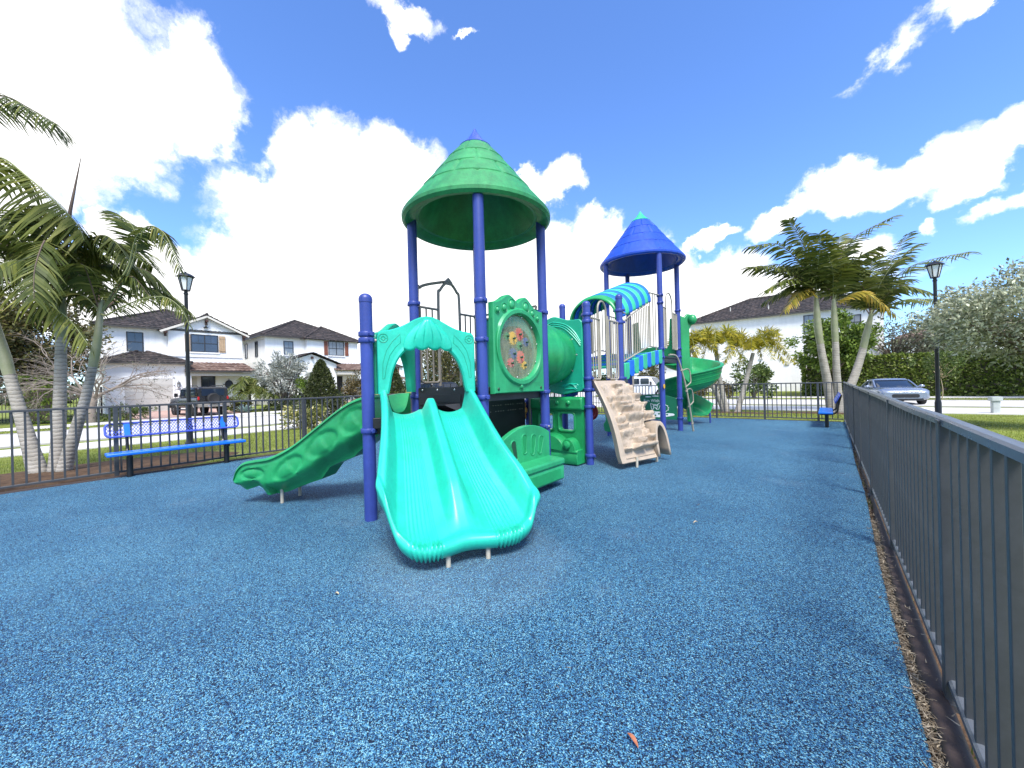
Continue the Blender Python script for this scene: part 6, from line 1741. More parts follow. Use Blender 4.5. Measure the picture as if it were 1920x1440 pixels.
def bush(name, label, cat, base, r, h, n_leaf, size, m, seed, n_clump=40, clump_r=.22, narrow=.42, out=.7, group=None, inner=.2, stems=8, twig='twig'):
    t = thing(name, label, cat, base, 0, group)
    c = (base[0], base[1], base[2] + h * .52); K = clumps(c, (r, r, h * .48), n_clump, seed, inner)
    b = MB()
    rs = random.Random(seed)
    for k in K[:stems]: b.tube(smooth_path([(base[0] + rs.uniform(-.1, .1), base[1] + rs.uniform(-.1, .1), base[2] - .1), ((base[0] * 1.3 + k[0] * .7) / 2, (base[1] * 1.3 + k[1] * .7) / 2, (base[2] + k[2]) / 2), k], 4), .014 * max(1, h), 5)
    b.build('stems', M[twig], t)
    b = MB(); leaf_cloud(b, K, clump_r, n_leaf, size, seed, out, 0, narrow, c); b.build('foliage', M[m], t, smooth=0)
    return t

# palms ------------------------------------------------------------------
def frond(b, pts, L_, n=26, w=.045, hang=.55, seed=0, wind=(0, 0, 0), t0=.14, ragged=.15, rachis_r=.014, fwd=.55, mi_r=1, tuft=False, lift=.0):
    """feather frond: rachis along PTS, ribbed leaflets on both sides that droop towards their tips"""
    rs = random.Random(seed); P = smooth_path(pts, 8) if len(pts) > 2 else [V(pts[0]).lerp(V(pts[1]), i / 16) for i in range(17)]
    k = len(P) - 1
    def at(t):
        x = t * k; i = min(k - 1, int(x)); return P[i].lerp(P[i + 1], x - i), (P[i + 1] - P[i]).normalized()
    b.tube(P, [rachis_r * (1 - .88 * i / k) + .002 for i in range(k + 1)], 6, mi=mi_r)
    W = V(wind)
    for i in range(n):
        t = t0 + (1 - t0) * (i + .5) / n
        p, T = at(min(t, .999)); S = T.cross(V((0, 0, 1)))
        if S.length < .05: S = T.cross(V((1, 0, 0)))
        S.normalize(); U = S.cross(T)
        prof = math.sin(PI * (.12 + .80 * ((t - t0) / (1 - t0)))) ** .6
        for sg in (-1, 1):
            if rs.random() < ragged * .35: continue
            l = L_ * prof * rs.uniform(.8, 1.12)
            f = fwd * (.65 + .75 * t) + rs.uniform(-.1, .1)
            if tuft:
                a = rs.uniform(0, 2 * PI); d = (S * math.cos(a) + U * math.sin(a)) + T * f
            else:
                d = S * sg + T * f + U * (lift + rs.uniform(-.15, .15))
            d = d.normalized(); q = p.copy(); dirn = d; ww = w * rs.uniform(.7, 1.15)
            side = dirn.cross(U if abs(dirn.dot(U)) < .9 else T); side.normalize()
            if tuft: side = (T * .8 + side * .4).normalized()
            else: side = (T + side * .25).normalized()
            seg = []; 
            H_ = hang * rs.uniform(.6, 1.35)
            for s_ in range(4):
                u = s_ / 3; wd = ww * (.55, 1.0, .8, .06)[s_]
                seg.append((q - side * wd / 2, q + side * wd / 2))
                dirn = (dirn + V((0, 0, -H_ * .5)) + W * .4 + V((rs.uniform(-1, 1), rs.uniform(-1, 1), rs.uniform(-1, 1))) * .06).normalized()
                q = q + dirn * l / 3
            vs = [x for pr in seg for x in pr]
            b.add(vs, [(0, 1, 3, 2), (2, 3, 5, 4), (4, 5, 7, 6)])
def add_frond(root, pts, L_, mat_, **k):
    b = MB(); frond(b, pts, L_, **k)
    return b.build('frond', [M[mat_], M[k.get('rm', 'rachis')] if False else M['rachis_dry' if mat_ in ('frond_dark',) else 'rachis']], root, smooth=0)
def trunk(root, pts, radii, m='palm_bark', name='trunk', rings=0, seed=0):
    P = smooth_path(pts, 14); n = len(P); b = MB(); R = []
    for i in range(n):
        r = interp(i / (n - 1), [(j / (len(radii) - 1), x) for j, x in enumerate(radii)])
        R.append(r * (1 + .010 * noise.noise(V((i * .8, seed, 0)))))
    b.tube(P, R, 18); return b.build(name, M[m], root, smooth=70)
# a frame for placing palms: r right, f away, both level, seen from the playground gate
def rf(o, r, f, z): return (o[0] + rt.x * r + fw.x * f, o[1] + rt.y * r + fw.y * f, z)

# three palms by the long bench
oL = (-11.05, .20)
def fr(root, pts, L_, mt, i, **kw):
    k = dict(n=54, w=.058, hang=.9, t0=.16); k.update(kw)
    add_frond(root, [rf(oL, *p) for p in pts], L_, mt, seed=i, **k)
lf = -rt * .55 + V((0, 0, -.25))
pl1 = thing('palm_tree', 'ringed palm leaning away from the bench, outermost of its clump, with a broad pale frond', 'palm', rf(oL, -.2, 0, -.05), 0, 'palms by the long bench')
trunk(pl1, [rf(oL, -.20, .0, -.15), rf(oL, -.33, .0, .33), rf(oL, -.51, 0, 1.02), rf(oL, -.71, 0, 1.78)], [.15, .115, .092, .076], seed=1)
trunk(pl1, [rf(oL, -.71, 0, 1.77), rf(oL, -.79, 0, 2.1), rf(oL, -.96, 0, 2.7), rf(oL, -1.14, 0, 3.4)], [.078, .088, .072, .045], 'crownshaft', 'crownshaft', 2)
h = (-1.12, 0, 3.3)
fr(pl1, [h, (-1.45, .05, 4.6), (-1.31, .1, 5.55), (-.91, .1, 5.81), (-.25, 0, 5.35), (.39, -.1, 4.80), (.70, -.1, 4.46), (.83, -.1, 4.16)], 1.15, 'frond_light', 40, n=80, w=.075, hang=.7, wind=lf, t0=.25, rachis_r=.022)
fr(pl1, [h, (-1.2, .2, 4.5), (-.8, .5, 5.1), (-.1, .55, 4.75), (.45, .5, 4.1)], 1.0, 'frond_light', 41, n=60, w=.07, wind=lf * .8)
fr(pl1, [h, (-.9, -.3, 3.85), (-.18, -.5, 3.45), (.48, -.6, 3.10), (1.05, -.6, 2.68), (1.39, -.6, 2.22)], .62, 'frond_light', 42, n=56, w=.06, hang=1.0, wind=lf * .5)
fr(pl1, [h, (-1.0, -.5, 4.6), (-.5, -.9, 5.45), (.05, -1.0, 6.08), (.60, -1.0, 6.10), (1.0, -1.0, 5.90), (1.45, -1.0, 5.62)], .70, 'frond_dark', 43, n=64, w=.045, hang=.8, t0=.42)
fr(pl1, [h, (-1.1, .7, 4.2), (-.6, 1.2, 4.4), (.2, 1.5, 4.0)], .9, 'frond_dark', 44, n=46, w=.06)
fr(pl1, [h, (-.9, .3, 3.9), (-.3, .5, 4.2), (.3, .6, 3.7), (.5, .6, 3.2)], .9, 'frond_dark', 45, n=50, w=.065, wind=lf * .4)
for k, a in enumerate((2.4, 3.1, 3.8, 4.5, 1.7)):
    c, s_ = math.cos(a), math.sin(a); fr(pl1, [h, (h[0] + .9 * c, .9 * s_, 4.3), (h[0] + 1.8 * c, 1.8 * s_, 4.4), (h[0] + 2.6 * c, 2.6 * s_, 3.7)], .8, 'frond', 46 + k, n=36, w=.06)
pl2 = thing('palm_tree', 'upright thick-ringed palm trunk in the middle of the clump by the long bench', 'palm', rf(oL, .05, .05, -.05), 0, 'palms by the long bench')
trunk(pl2, [rf(oL, .03, .05, -.15), rf(oL, .08, .06, .5), rf(oL, .12, .08, 1.5), rf(oL, .14, .1, 2.46)], [.125, .10, .085, .072], seed=2)
trunk(pl2, [rf(oL, .14, .1, 2.45), rf(oL, .14, .1, 2.62), rf(oL, .14, .1, 2.90), rf(oL, .16, .1, 3.4), rf(oL, .18, .1, 3.8)], [.074, .096, .082, .058, .036], 'crownshaft', 'crownshaft', 3)
h = (.17, .1, 3.5)
for k, (pts, L_, mt) in enumerate((
    ([(.35, .2, 4.1), (.70, .3, 4.40), (1.0, .3, 4.25), (1.3, .3, 3.8)], .62, 'frond'), ([(-.1, -.3, 4.1), (-.45, -.7, 4.3), (-.9, -1.0, 3.9), (-1.1, -1.2, 3.4)], .75, 'frond'),
    ([(.2, .6, 4.2), (.2, 1.3, 4.6), (.15, 2.0, 4.3)], .75, 'frond_dark'), ([(-.3, .4, 4.1), (-.9, .8, 4.4), (-1.6, 1.0, 4.1)], .8, 'frond_dark'),
    ([(.4, -.3, 3.95), (.7, -.6, 3.95), (.9, -.9, 3.4), (1.0, -1.0, 2.9)], .62, 'frond_dark'), ([(-.15, -.1, 3.9), (-.7, -.2, 4.1), (-1.1, -.2, 3.6), (-1.3, -.2, 3.0)], .75, 'frond_dark'),
    ([(.15, -.35, 3.7), (.1, -.7, 3.55), (.05, -.95, 3.0)], .6, 'frond'), ([(.5, .5, 3.9), (1.0, .9, 3.9), (1.3, 1.2, 3.4)], .62, 'frond_dark'),
    ([(-.05, .3, 3.75), (-.4, .5, 3.7), (-.75, .6, 3.0)], .7, 'frond_dark'), ([(.3, .0, 3.75), (.6, .0, 3.6), (.85, .0, 3.0)], .6, 'frond_dark'), ([(.0, .1, 4.2), (-.25, .1, 4.7), (-.6, .1, 4.6), (-.9, .1, 4.2)], .8, 'frond'))):
    fr(pl2, [h] + pts, L_, mt, 60 + k, w=.055)
b = MB(); b.tube([rf(oL, .20, .1, 3.7), rf(oL, .37, .1, 4.8), rf(oL, .59, .1, 5.76)], [.036, .026, .005], 8); b.build('spear_leaf', M['rachis_dry'], pl2)
pl3 = thing('palm_tree', 'slim palm in the clump by the long bench, leaning towards the lamp post', 'palm', rf(oL, .25, .0, -.05), 0, 'palms by the long bench')
trunk(pl3, [rf(oL, .20, .0, -.15), rf(oL, .43, .0, .60), rf(oL, .66, .0, 1.28), rf(oL, .82, .0, 1.90)], [.115, .088, .072, .062], seed=3)
trunk(pl3, [rf(oL, .82, 0, 1.89), rf(oL, .86, 0, 2.1), rf(oL, .92, 0, 2.4), rf(oL, .97, 0, 2.8), rf(oL, 1.02, 0, 3.1)], [.064, .070, .058, .046, .034], 'crownshaft', 'crownshaft', 5)
h = (.99, .0, 2.85)
fr(pl3, [h, (1.25, 0, 3.31), (1.51, 0, 3.70), (1.72, -.05, 4.21), (2.01, -.1, 4.38), (2.25, -.1, 4.27), (2.43, -.1, 3.93), (2.56, -.1, 3.54)], .50, 'frond', 80, n=52, w=.045, hang=1.0, t0=.40, rachis_r=.016)
fr(pl3, [h, (1.41, .05, 3.5), (1.62, .05, 4.08), (1.56, .05, 4.45), (1.28, .05, 4.70)], .46, 'frond', 81, n=40, w=.045, hang=.5, t0=.45)
fr(pl3, [h, (1.3, -.2, 2.78), (1.69, -.3, 2.90), (2.11, -.35, 3.02), (2.53, -.4, 3.02), (2.80, -.4, 2.81), (2.93, -.4, 2.52)], .36, 'frond', 82, n=44, w=.036, hang=.9, t0=.22)
for k, (pts, L_, mt) in enumerate((([(.95, -.1, 3.3), (1.05, -.3, 3.6), (1.2, -.5, 3.6)], .5, 'frond_dark'), ([(.75, .2, 3.3), (.5, .5, 3.4), (.2, .7, 3.0)], .5, 'frond_dark'), ([(.8, -.1, 3.15), (.5, -.3, 3.2), (.2, -.4, 2.7)], .45, 'frond'),
    ([(1.05, .5, 3.4), (1.25, 1.0, 3.5), (1.5, 1.4, 3.1)], .5, 'frond_dark'), ([(1.25, .1, 3.4), (1.45, .15, 3.55), (1.7, .2, 3.2)], .5, 'frond_dark'))):
    fr(pl3, [h] + pts, L_, mt, 90 + k, n=36, w=.045)

# three tall palms in the far right corner
oR = (.12, 21.3)
def crown_fronds(root, h, specs, seed, L_=1.15):
    for i, (dr, df, z1, dr2, df2, z2, mt, ln) in enumerate(specs):
        a = V(h); p1 = (h[0] + dr, h[1] + df, z1); p2 = (h[0] + dr2, h[1] + df2, z2)
        m = (h[0] + dr * .35, h[1] + df * .35, h[2] + (z1 - h[2]) * .55)
        add_frond(root, [rf(oR, *h), rf(oR, *m), rf(oR, *p1), rf(oR, *p2)], L_ * ln, mt, seed=seed + i, n=42, w=.085, hang=.5, rachis_r=.022, t0=.16)
pr1 = thing('palm_tree', 'tall ringed palm in the far corner, its trunk bending away from the other two', 'palm', rf(oR, -.2, 0, gz(*oR)), 0, 'tall palms in the far corner')
trunk(pr1, [rf(oR, .10, .1, -.35), rf(oR, .0, .1, .6), rf(oR, -.15, .1, 1.6), rf(oR, -.28, .1, 2.35), rf(oR, -.33, .1, 2.75)], [.20, .175, .15, .135, .125], seed=7)
trunk(pr1, [rf(oR, -.33, .1, 2.74), rf(oR, -.41, .1, 3.4), rf(oR, -.44, .1, 4.1), rf(oR, -.46, .1, 4.9)], [.128, .14, .115, .06], 'crownshaft', 'crownshaft', 8)
g1 = (-.46, .1, 4.75)
crown_fronds(pr1, g1, ((-1.5, 0, 7.0, -2.85, 0, 6.95, 'frond_dark', .72), (-1.6, .2, 6.1, -2.75, .2, 6.15, 'frond_dark', .75), (-1.3, -.2, 5.45, -2.3, -.2, 5.02, 'frond', .75), (-.45, .1, 7.1, -1.0, .1, 8.1, 'frond_dark', .75), (-.75, -.1, 4.95, -1.5, -.2, 4.15, 'frond_yellow', .62),
    (-.6, .9, 6.4, -1.4, 1.8, 6.6, 'frond', .85), (.4, .8, 6.4, .9, 1.7, 6.8, 'frond_dark', .85), (-.3, -.6, 6.4, -.8, -1.3, 6.9, 'frond', .8), (.7, -.3, 6.1, 1.4, -.5, 6.0, 'frond_dark', .8), (-.7, .5, 5.3, -1.6, .9, 4.8, 'frond_dark', .75)), 100)
pr2 = thing('palm_tree', 'straight slender palm in the middle of the far corner clump, with a bright yellow-green frond', 'palm', rf(oR, .1, 0, gz(*oR)), 0, 'tall palms in the far corner')
trunk(pr2, [rf(oR, .25, -.1, -.35), rf(oR, .19, -.1, .8), rf(oR, .16, -.1, 1.9), rf(oR, .15, -.1, 2.8)], [.165, .14, .122, .112], seed=9)
trunk(pr2, [rf(oR, .15, -.1, 2.79), rf(oR, .13, -.1, 3.5), rf(oR, .13, -.1, 4.1), rf(oR, .12, -.1, 4.6)], [.116, .12, .10, .055], 'crownshaft', 'crownshaft', 10)
g2 = (.12, -.1, 4.4)
crown_fronds(pr2, g2, ((-.35, -.4, 5.8, -1.1, -.7, 7.1, 'frond_light', .85), (.7, .0, 7.0, 2.6, .0, 8.0, 'frond_dark', .70), (.5, .4, 6.5, 1.0, .8, 7.5, 'frond_dark', .8), (.9, -.4, 4.75, 1.9, -.7, 3.75, 'frond_yellow', .66), (.9, .3, 5.8, 1.9, .3, 5.8, 'frond', .8),
    (-.8, .5, 6.0, -1.6, .9, 6.2, 'frond_dark', .85), (.3, -.7, 6.0, .7, -1.3, 6.3, 'frond', .75), (-.2, .9, 6.2, -.6, 1.7, 6.4, 'frond_dark', .85)), 130)
pr3 = thing('palm_tree', 'ringed palm in the far corner leaning over the fence towards the grey-blue car', 'palm', rf(oR, .5, 0, gz(*oR)), 0, 'tall palms in the far corner')
trunk(pr3, [rf(oR, .48, .1, -.35), rf(oR, .78, .1, .6), rf(oR, 1.12, .1, 1.4), rf(oR, 1.40, .1, 2.2), rf(oR, 1.49, .1, 2.5)], [.185, .165, .148, .132, .124], seed=11)
trunk(pr3, [rf(oR, 1.49, .1, 2.49), rf(oR, 1.63, .1, 3.05), rf(oR, 1.77, .1, 3.55), rf(oR, 1.9, .1, 4.1)], [.126, .128, .105, .055], 'crownshaft', 'crownshaft', 12)
g3 = (1.85, .1, 3.85)
crown_fronds(pr3, g3, ((1.9, .0, 6.0, 4.3, .0, 6.5, 'frond_dark', .78), (.9, .1, 6.1, 1.75, .1, 7.35, 'frond_dark', .72), (1.4, -.2, 4.5, 2.8, -.2, 4.45, 'frond', .66), (-.6, -.2, 5.3, -1.2, -.3, 6.0, 'frond_dark', .8), (1.0, .3, 5.3, 2.0, .4, 5.5, 'frond_dark', .8),
    (-.5, .8, 5.0, -1.1, 1.5, 5.3, 'frond_dark', .8), (.4, -.9, 4.9, .8, -1.6, 4.5, 'frond_dark', .75), (.5, .9, 5.3, 1.3, 1.8, 5.6, 'frond_dark', .85), (.6, -.4, 5.9, 1.3, -.6, 6.6, 'frond', .8), (.2, .2, 5.6, .4, .3, 6.4, 'frond_dark', .8)), 160)

# foxtail palms on the verge beyond the far fence
def foxtail(label, base, pts, head, fr, seed, bright=False):
    t = thing('foxtail_palm', label, 'palm', base, 0, 'yellow-green foxtail palms')
    trunk(t, pts, [.13, .11, .09, .075], seed=seed)
    for i, (d1, d2) in enumerate(fr):
        b = MB(); p1 = tuple(head[k] + d1[k] for k in range(3)); p2 = tuple(head[k] + d2[k] for k in range(3))
        frond(b, [rf(oF, *head), rf(oF, *p1), rf(oF, *p2)], .36, n=95, w=.030, hang=.30, seed=seed + i, tuft=True, fwd=.45, t0=.08, rachis_r=.02, ragged=0)
        b.build('frond', [M['foxtail_bright' if (bright and i < 2) else 'foxtail'], M['rachis']], t, smooth=0)
oF = (-3.4, 19.3); zF = gz(-3.4, 19.3)
def fox_fr(k, seed):
    rs = random.Random(seed); out = []
    for i in range(12):
        a = 2 * PI * i / 12 + rs.uniform(-.3, .3); q = rs.uniform(.85, 1.2) * k; e = (.0, .75, .35)[i % 3] + rs.uniform(-.1, .15)
        out.append(((.5 * q * math.cos(a), .5 * q * math.sin(a), (.30 + .35 * e) * q), (1.05 * q * math.cos(a) * (1.1 - .4 * e), 1.05 * q * math.sin(a) * (1.1 - .4 * e), (-.55 + 1.1 * e) * q)))
    return out
foxtail('foxtail palm with a brassy drooping head next to the green spiral slide', rf(oF, -.3, .1, zF), [rf(oF, -.06, .1, zF - .2), rf(oF, -.40, .1, .6), rf(oF, -.95, .1, 1.6), rf(oF, -1.55, .1, 2.75)], (-1.65, .1, 2.85), fox_fr(1.0, 1), 200)
foxtail('foxtail palm with the brightest yellow head, between two others', rf(oF, 0, .0, zF), [rf(oF, -.03, .0, zF - .2), rf(oF, -.22, .0, .6), rf(oF, -.38, .0, 1.5), rf(oF, -.50, .0, 2.75)], (-.45, -.1, 2.90), fox_fr(1.0, 2), 220, True)
foxtail('foxtail palm leaning towards the white house wall, a long frond arching down', rf(oF, .4, .0, zF), [rf(oF, .3, .0, zF - .2), rf(oF, .51, .0, .3), rf(oF, .83, .0, 1.33), rf(oF, 1.14, .0, 2.45)], (1.15, .0, 2.6), fox_fr(1.1, 3) + [((.9, 0, .45), (1.85, 0, -.65)), ((.5, .1, .8), (1.2, .1, .75))], 240)

# hedges -----------------------------------------------------------------
def hedge(label, x0, x1, y0, y1, z0, z1, n, size, m, seed):
    t = thing('hedge', label, 'hedge', ((x0 + x1) / 2, (y0 + y1) / 2, z0))
    b = MB(); P = []
    nx, nz = int((x1 - x0) / .5) + 1, 8
    def bump(x, y, z): return .10 * noise.noise(V((x * 1.1, y * 1.1, z * 1.3))) + .05 * noise.noise(V((x * 3, y * 3, z * 3)))
    b.box(((x0 + x1) / 2, (y0 + y1) / 2, (z0 + z1) / 2 - .05), (x1 - x0 - .45, y1 - y0 - .45, z1 - z0 - .4))
    b.build('twigs', M['bark'], t, smooth=0)
    rs = np.random.RandomState(seed); b = MB(); pts = []
    for _ in range(n):
        f = rs.rand()
        A1, A2, A3 = (x1 - x0) * (z1 - z0), (x1 - x0) * (y1 - y0) * .8, (y1 - y0) * (z1 - z0)
        f *= (A1 + A2 + 2 * A3)
        if f < A1: p = [rs.uniform(x0, x1), y0, rs.uniform(z0, z1)]
        elif f < A1 + A2: p = [rs.uniform(x0, x1), rs.uniform(y0, y1), z1]
        else: p = [x0 if f < A1 + A2 + A3 else x1, rs.uniform(y0, y1), rs.uniform(z0, z1)]
        k = bump(*p) - .12 * rs.rand()
        cx, cy, cz = (x0 + x1) / 2, (y0 + y1) / 2, (z0 + z1) / 2
        if p[1] == y0: p[1] -= k
        elif p[2] == z1: p[2] += k
        elif p[0] == x0: p[0] -= k
        else: p[0] += k
        pts.append(p)
    leaf_cloud(b, pts, .10, n, size, seed, .55, 0, .55, ((x0 + x1) / 2, (y0 + y1) / 2, z0 - 3))
    b.build('foliage', M[m], t, smooth=0); return t
hedge('tall clipped green hedge running along the far pavement beyond the lawn', -1.5, 26, 39.7, 41.3, -.30, 2.72, 44000, .18, 'hedge', 3)
hedge('bright green hedge in front of the black garden fence by the left house', -36.6, -35.2, -.5, 1.35, -.2, 2.5, 3500, .13, 'bright_leaf', 4)

# trees and shrubs, right side
tree('silver_tree', 'silvery-leaved low tree spreading in front of the hedge, its crown hiding the lamp post', 'tree', (5.2, 16.0, gz(5.2, 16)), (4.9, 16.0, 1.2), (4.15, 16.2, 2.72), (2.2, 2.1, 1.05), 170, 20000, .115, 'silver', 21, .13, clump_r=.40, narrow=.40, nb=20)
tree('dark_tree', 'dark leafy tree rising above the silvery tree at the lawn edge', 'tree', (12.5, 36, gz(12, 36)), (12.4, 36, 3), (12.2, 36, 6.6), (2.9, 2.9, 2.6), 90, 8000, .26, 'dark_leaf', 22, .22, clump_r=.8, narrow=.5)
tree('broad_leaf_tree', 'fresh green rounded tree against the white house wall behind the tall palms', 'tree', (.4, 38.6, gz(.4, 38.6)), (.4, 38.6, 1.6), (.6, 38.6, 3.85), (2.3, 1.6, 1.85), 90, 9000, .24, 'bright_leaf', 23, .12, clump_r=.55, narrow=.55, m2='shrub', share2=.35)
tree('sparse_tree', 'thin open-branched tree with dusty leaves above the hedge', 'tree', (3.9, 42.6, gz(3.9, 42.6)), (4.1, 42.6, 2.4), (4.5, 42.6, 4.4), (2.6, 1.8, 1.6), 60, 1900, .22, 'sparse', 24, .11, 'bark', clump_r=.5, nb=45)
tree('sparse_tree', 'low dusty grey-green tree just over the hedge top before the distant house', 'tree', (7.2, 44, gz(7, 44)), (7.2, 44, 1.6), (7.0, 44, 2.9), (2.2, 1.6, 1.1), 50, 3500, .2, 'sparse', 25, .1, clump_r=.5)
tree('sapling', 'young thin-stemmed sapling on the verge in front of the tall hedge', 'tree', (5.4, 35.0, gz(5.4, 35)), (5.4, 35.0, 1.0), (5.4, 35.0, 1.9), (1.0, .9, .95), 26, 1500, .15, 'shrub', 26, .022, 'stake', clump_r=.3)
bush('leafy_shrub', 'round leafy shrub behind the foxtail trunks by the white wall', 'shrub', (-4.6, 36.4, gz(-4.6, 36.4)), 1.5, 2.9, 2600, .26, 'shrub', 27, clump_r=.4)
bush('brown_shrub', 'brownish low hedge plant behind the fence under the spiral slide', 'shrub', (-7.2, 36.4, gz(-7, 36.4)), 1.7, 1.6, 2200, .16, 'brown_leaf', 28, clump_r=.4)
bush('brown_shrub', 'tall olive-brown shrub beside the white wall, seen under the bridge', 'shrub', (-13.9, 40, gz(-14, 40)), 1.5, 3.6, 3600, .2, 'ficus', 29, clump_r=.5)
bush('brown_shrub', 'squarish olive shrub seen through the loop ladder', 'shrub', (-9.6, 40.2, gz(-9.6, 40.2)), 1.0, 2.6, 2200, .18, 'ficus', 30, clump_r=.4)

# left side
tree('ficus_tree', 'large olive-brown tree behind the palm trunks, left of the white house', 'tree', (-38.5, -5.0, gz(-38, -5)), (-38.5, -5.0, 2.2), (-38.0, -1.6, 4.8), (3.4, 4.6, 2.9), 230, 26000, .22, 'ficus', 31, .3, clump_r=.85, narrow=.5, m2='brown_leaf', share2=.35)
bt = thing('bare_tree', 'leafless twiggy tree in front of the garage door of the left house', 'tree', (-33.6, 2.2, gz(-33.6, 2.2)))
def twig_tree(root, base, seed):
    rs = random.Random(seed); b = MB(); ends = []
    def grow(p, d, r, l, depth):
        n = 4; pts = [p]; q = p.copy(); dd = d.copy()
        for i in range(n):
            dd = (dd + V((rs.uniform(-1, 1), rs.uniform(-1, 1), rs.uniform(-.75, .45))) * .30).normalized(); q = q + dd * l / n; pts.append(q.copy())
        b.tube(pts, [r * (1 - .45 * i / n) for i in range(n + 1)], 5 if r < .03 else 8, cap=False)
        if depth == 0: ends.append(q); return
        for k in range(rs.choice((3, 3, 4)) if depth > 1 else 4):
            nd = (dd + V((rs.uniform(-1, 1), rs.uniform(-1, 1), rs.uniform(-.5, .55))) * 1.0).normalized()
            grow(pts[rs.choice((2, 3, 4, 4))], nd, r * .52, l * rs.uniform(.62, .85), depth - 1)
    base = V(base)
    b.tube([base - V((0, 0, .2)), base + V((.05, 0, .7)), base + V((0, .08, 1.45))], [.24, .20, .18], 12)
    for k in range(7):
        a = 2 * PI * k / 7 + rs.uniform(-.2, .2); grow(base + V((0, .08, 1.4)), V((math.cos(a) * 1.1, math.sin(a) * 1.5, .62 + rs.uniform(0, .4))).normalized(), .085, 1.75, 4)
    b.build('trunk', M['twig'], root, smooth=70)
    c = MB(); rs2 = np.random.RandomState(seed); E_ = [tuple(e) for e in ends]
    leaf_cloud(c, E_, .18, 420, .12, seed, .3, .2, .5); c.build('crown', M['sparse'], root, smooth=0)
twig_tree(bt, (-33.6, 2.2, gz(-33.6, 2.2)), 5)
def pygmy(name, label, base, h, n, L_, mt, seed, trunk_r=.09):
    t = thing(name, label, 'palm', base); b = MB()
    b.tube([(base[0], base[1], base[2] - .1), (base[0], base[1], base[2] + h)], [trunk_r * 1.2, trunk_r], 10); b.build('trunk', M['bark'], t)
    rs = random.Random(seed)
    for i in range(n):
        a = 2 * PI * i / n * 2.618 + rs.uniform(-.2, .2); e = rs.uniform(-.1, 1.25); q = rs.uniform(.8, 1.1) * L_
        p0 = V((base[0], base[1], base[2] + h)); hd = V((math.cos(a), math.sin(a), 0))
        p1 = p0 + hd * q * .5 * math.cos(e) + V((0, 0, q * .6 * math.sin(e) + .15 * q)); p2 = p0 + hd * q * (.95 * math.cos(e) + .15) + V((0, 0, q * .55 * math.sin(e) - .25 * q))
        c = MB(); frond(c, [p0, p1, p2], .34 * L_, n=24, w=.035 * L_, hang=.5, seed=seed + i, rachis_r=.012); c.build('frond', [M[mt], M['rachis']], t, smooth=0)
    return t
pygmy('pygmy_palm', 'bushy low palm with arching fronds beside the porch of the left house', (-35.6, 10.9, gz(-35.6, 10.9)), 1.3, 38, 2.0, 'frond', 300)
bush('silver_shrub', 'spiky silver-grey shrub in front of the house with red-brown shutters', 'shrub', (-35.8, 13.5, gz(-35.8, 13.5)), 2.2, 4.7, 7500, .30, 'silver_grey', 41, n_clump=130, clump_r=.42, narrow=.26, out=1.0, stems=40)
bush('lime_shrub', 'lime green leafy shrub beside the clipped cone', 'shrub', (-34.5, 14.9, gz(-34.5, 14.9)), 1.15, 2.5, 3200, .2, 'bright_leaf', 42, clump_r=.4, narrow=.5)
def cone_bush(label, base, r, h, n, seed, size=.09):
    t = thing('cone_shrub', label, 'shrub', base, 0, 'clipped cone shrubs'); rs = np.random.RandomState(seed)
    b = MB(); b.lathe([(r * .10, 0), (r * .09, h * .4), (r * .05, h * .7), (.01, h * .93)], 10, base); b.build('stems', M['bark'], t)
    pts = []
    for _ in range(n):
        u = rs.rand() ** .85; a = rs.uniform(0, 2 * PI); rr = r * (1 - u ** 1.7) ** .75 * (.80 + .25 * min(1, u * 4)) * (1 + .12 * noise.noise(V((math.cos(a) * 2.5, math.sin(a) * 2.5, u * 6 + seed))))
        rr *= 1 - .30 * rs.rand() ** 2; pts.append((base[0] + rr * math.cos(a), base[1] + rr * math.sin(a), base[2] + .05 + u * h))
    b = MB(); leaf_cloud(b, pts, .06, n, size, seed, .5, -.3, .5, (base[0], base[1], base[2] + h * .3)); b.build('foliage', M['conifer'], t, smooth=0); return t
cone_bush('tall clipped dark cone shrub on the grass beyond the fence, above the green slide', (-20.15, 9.36, gz(-20, 9.3)), .86, 3.0, 13000, 51, .11)
cone_bush('clipped dark cone shrub seen through the teal arch left of a blue post', (-20.2, 13.6, gz(-20, 13.6)), .8, 2.9, 10000, 52, .11)
bush('variegated_shrub', 'cream and green variegated shrub at the foot of the clipped cone', 'shrub', (-17.0, 7.2, gz(-17, 7.2)), .8, .95, 1700, .13, 'variegated', 53, clump_r=.22, narrow=.5)
bush('red_shrub', 'bronze-green loose shrub by the dark front door', 'shrub', (-36.4, 20.6, gz(-36, 20.6)), 1.5, 3.2, 3200, .22, 'brown_leaf', 54, clump_r=.5)
bush('garden_shrub', 'low green shrubs under the bare tree near the garage', 'shrub', (-33.9, 3.7, gz(-34, 3.7)), 1.1, .95, 1500, .14, 'shrub', 55)
bush('garden_shrub', 'low mixed planting between the black SUV and the agave', 'shrub', (-34.8, 9.9, gz(-34.8, 9.9)), .9, 1.15, 1500, .16, 'ficus', 56)
bush('garden_shrub', 'dark low shrub under the silver-grey shrub', 'shrub', (-34.0, 12.9, gz(-34, 12.9)), 1.4, 1.0, 1700, .15, 'dark_leaf', 57)
bush('garden_shrub', 'small shrub on the far side of the variegated one, near the pavement', 'shrub', (-34.4, 17.4, gz(-34.4, 17.4)), 1.0, 1.1, 1300, .15, 'dark_leaf', 58)
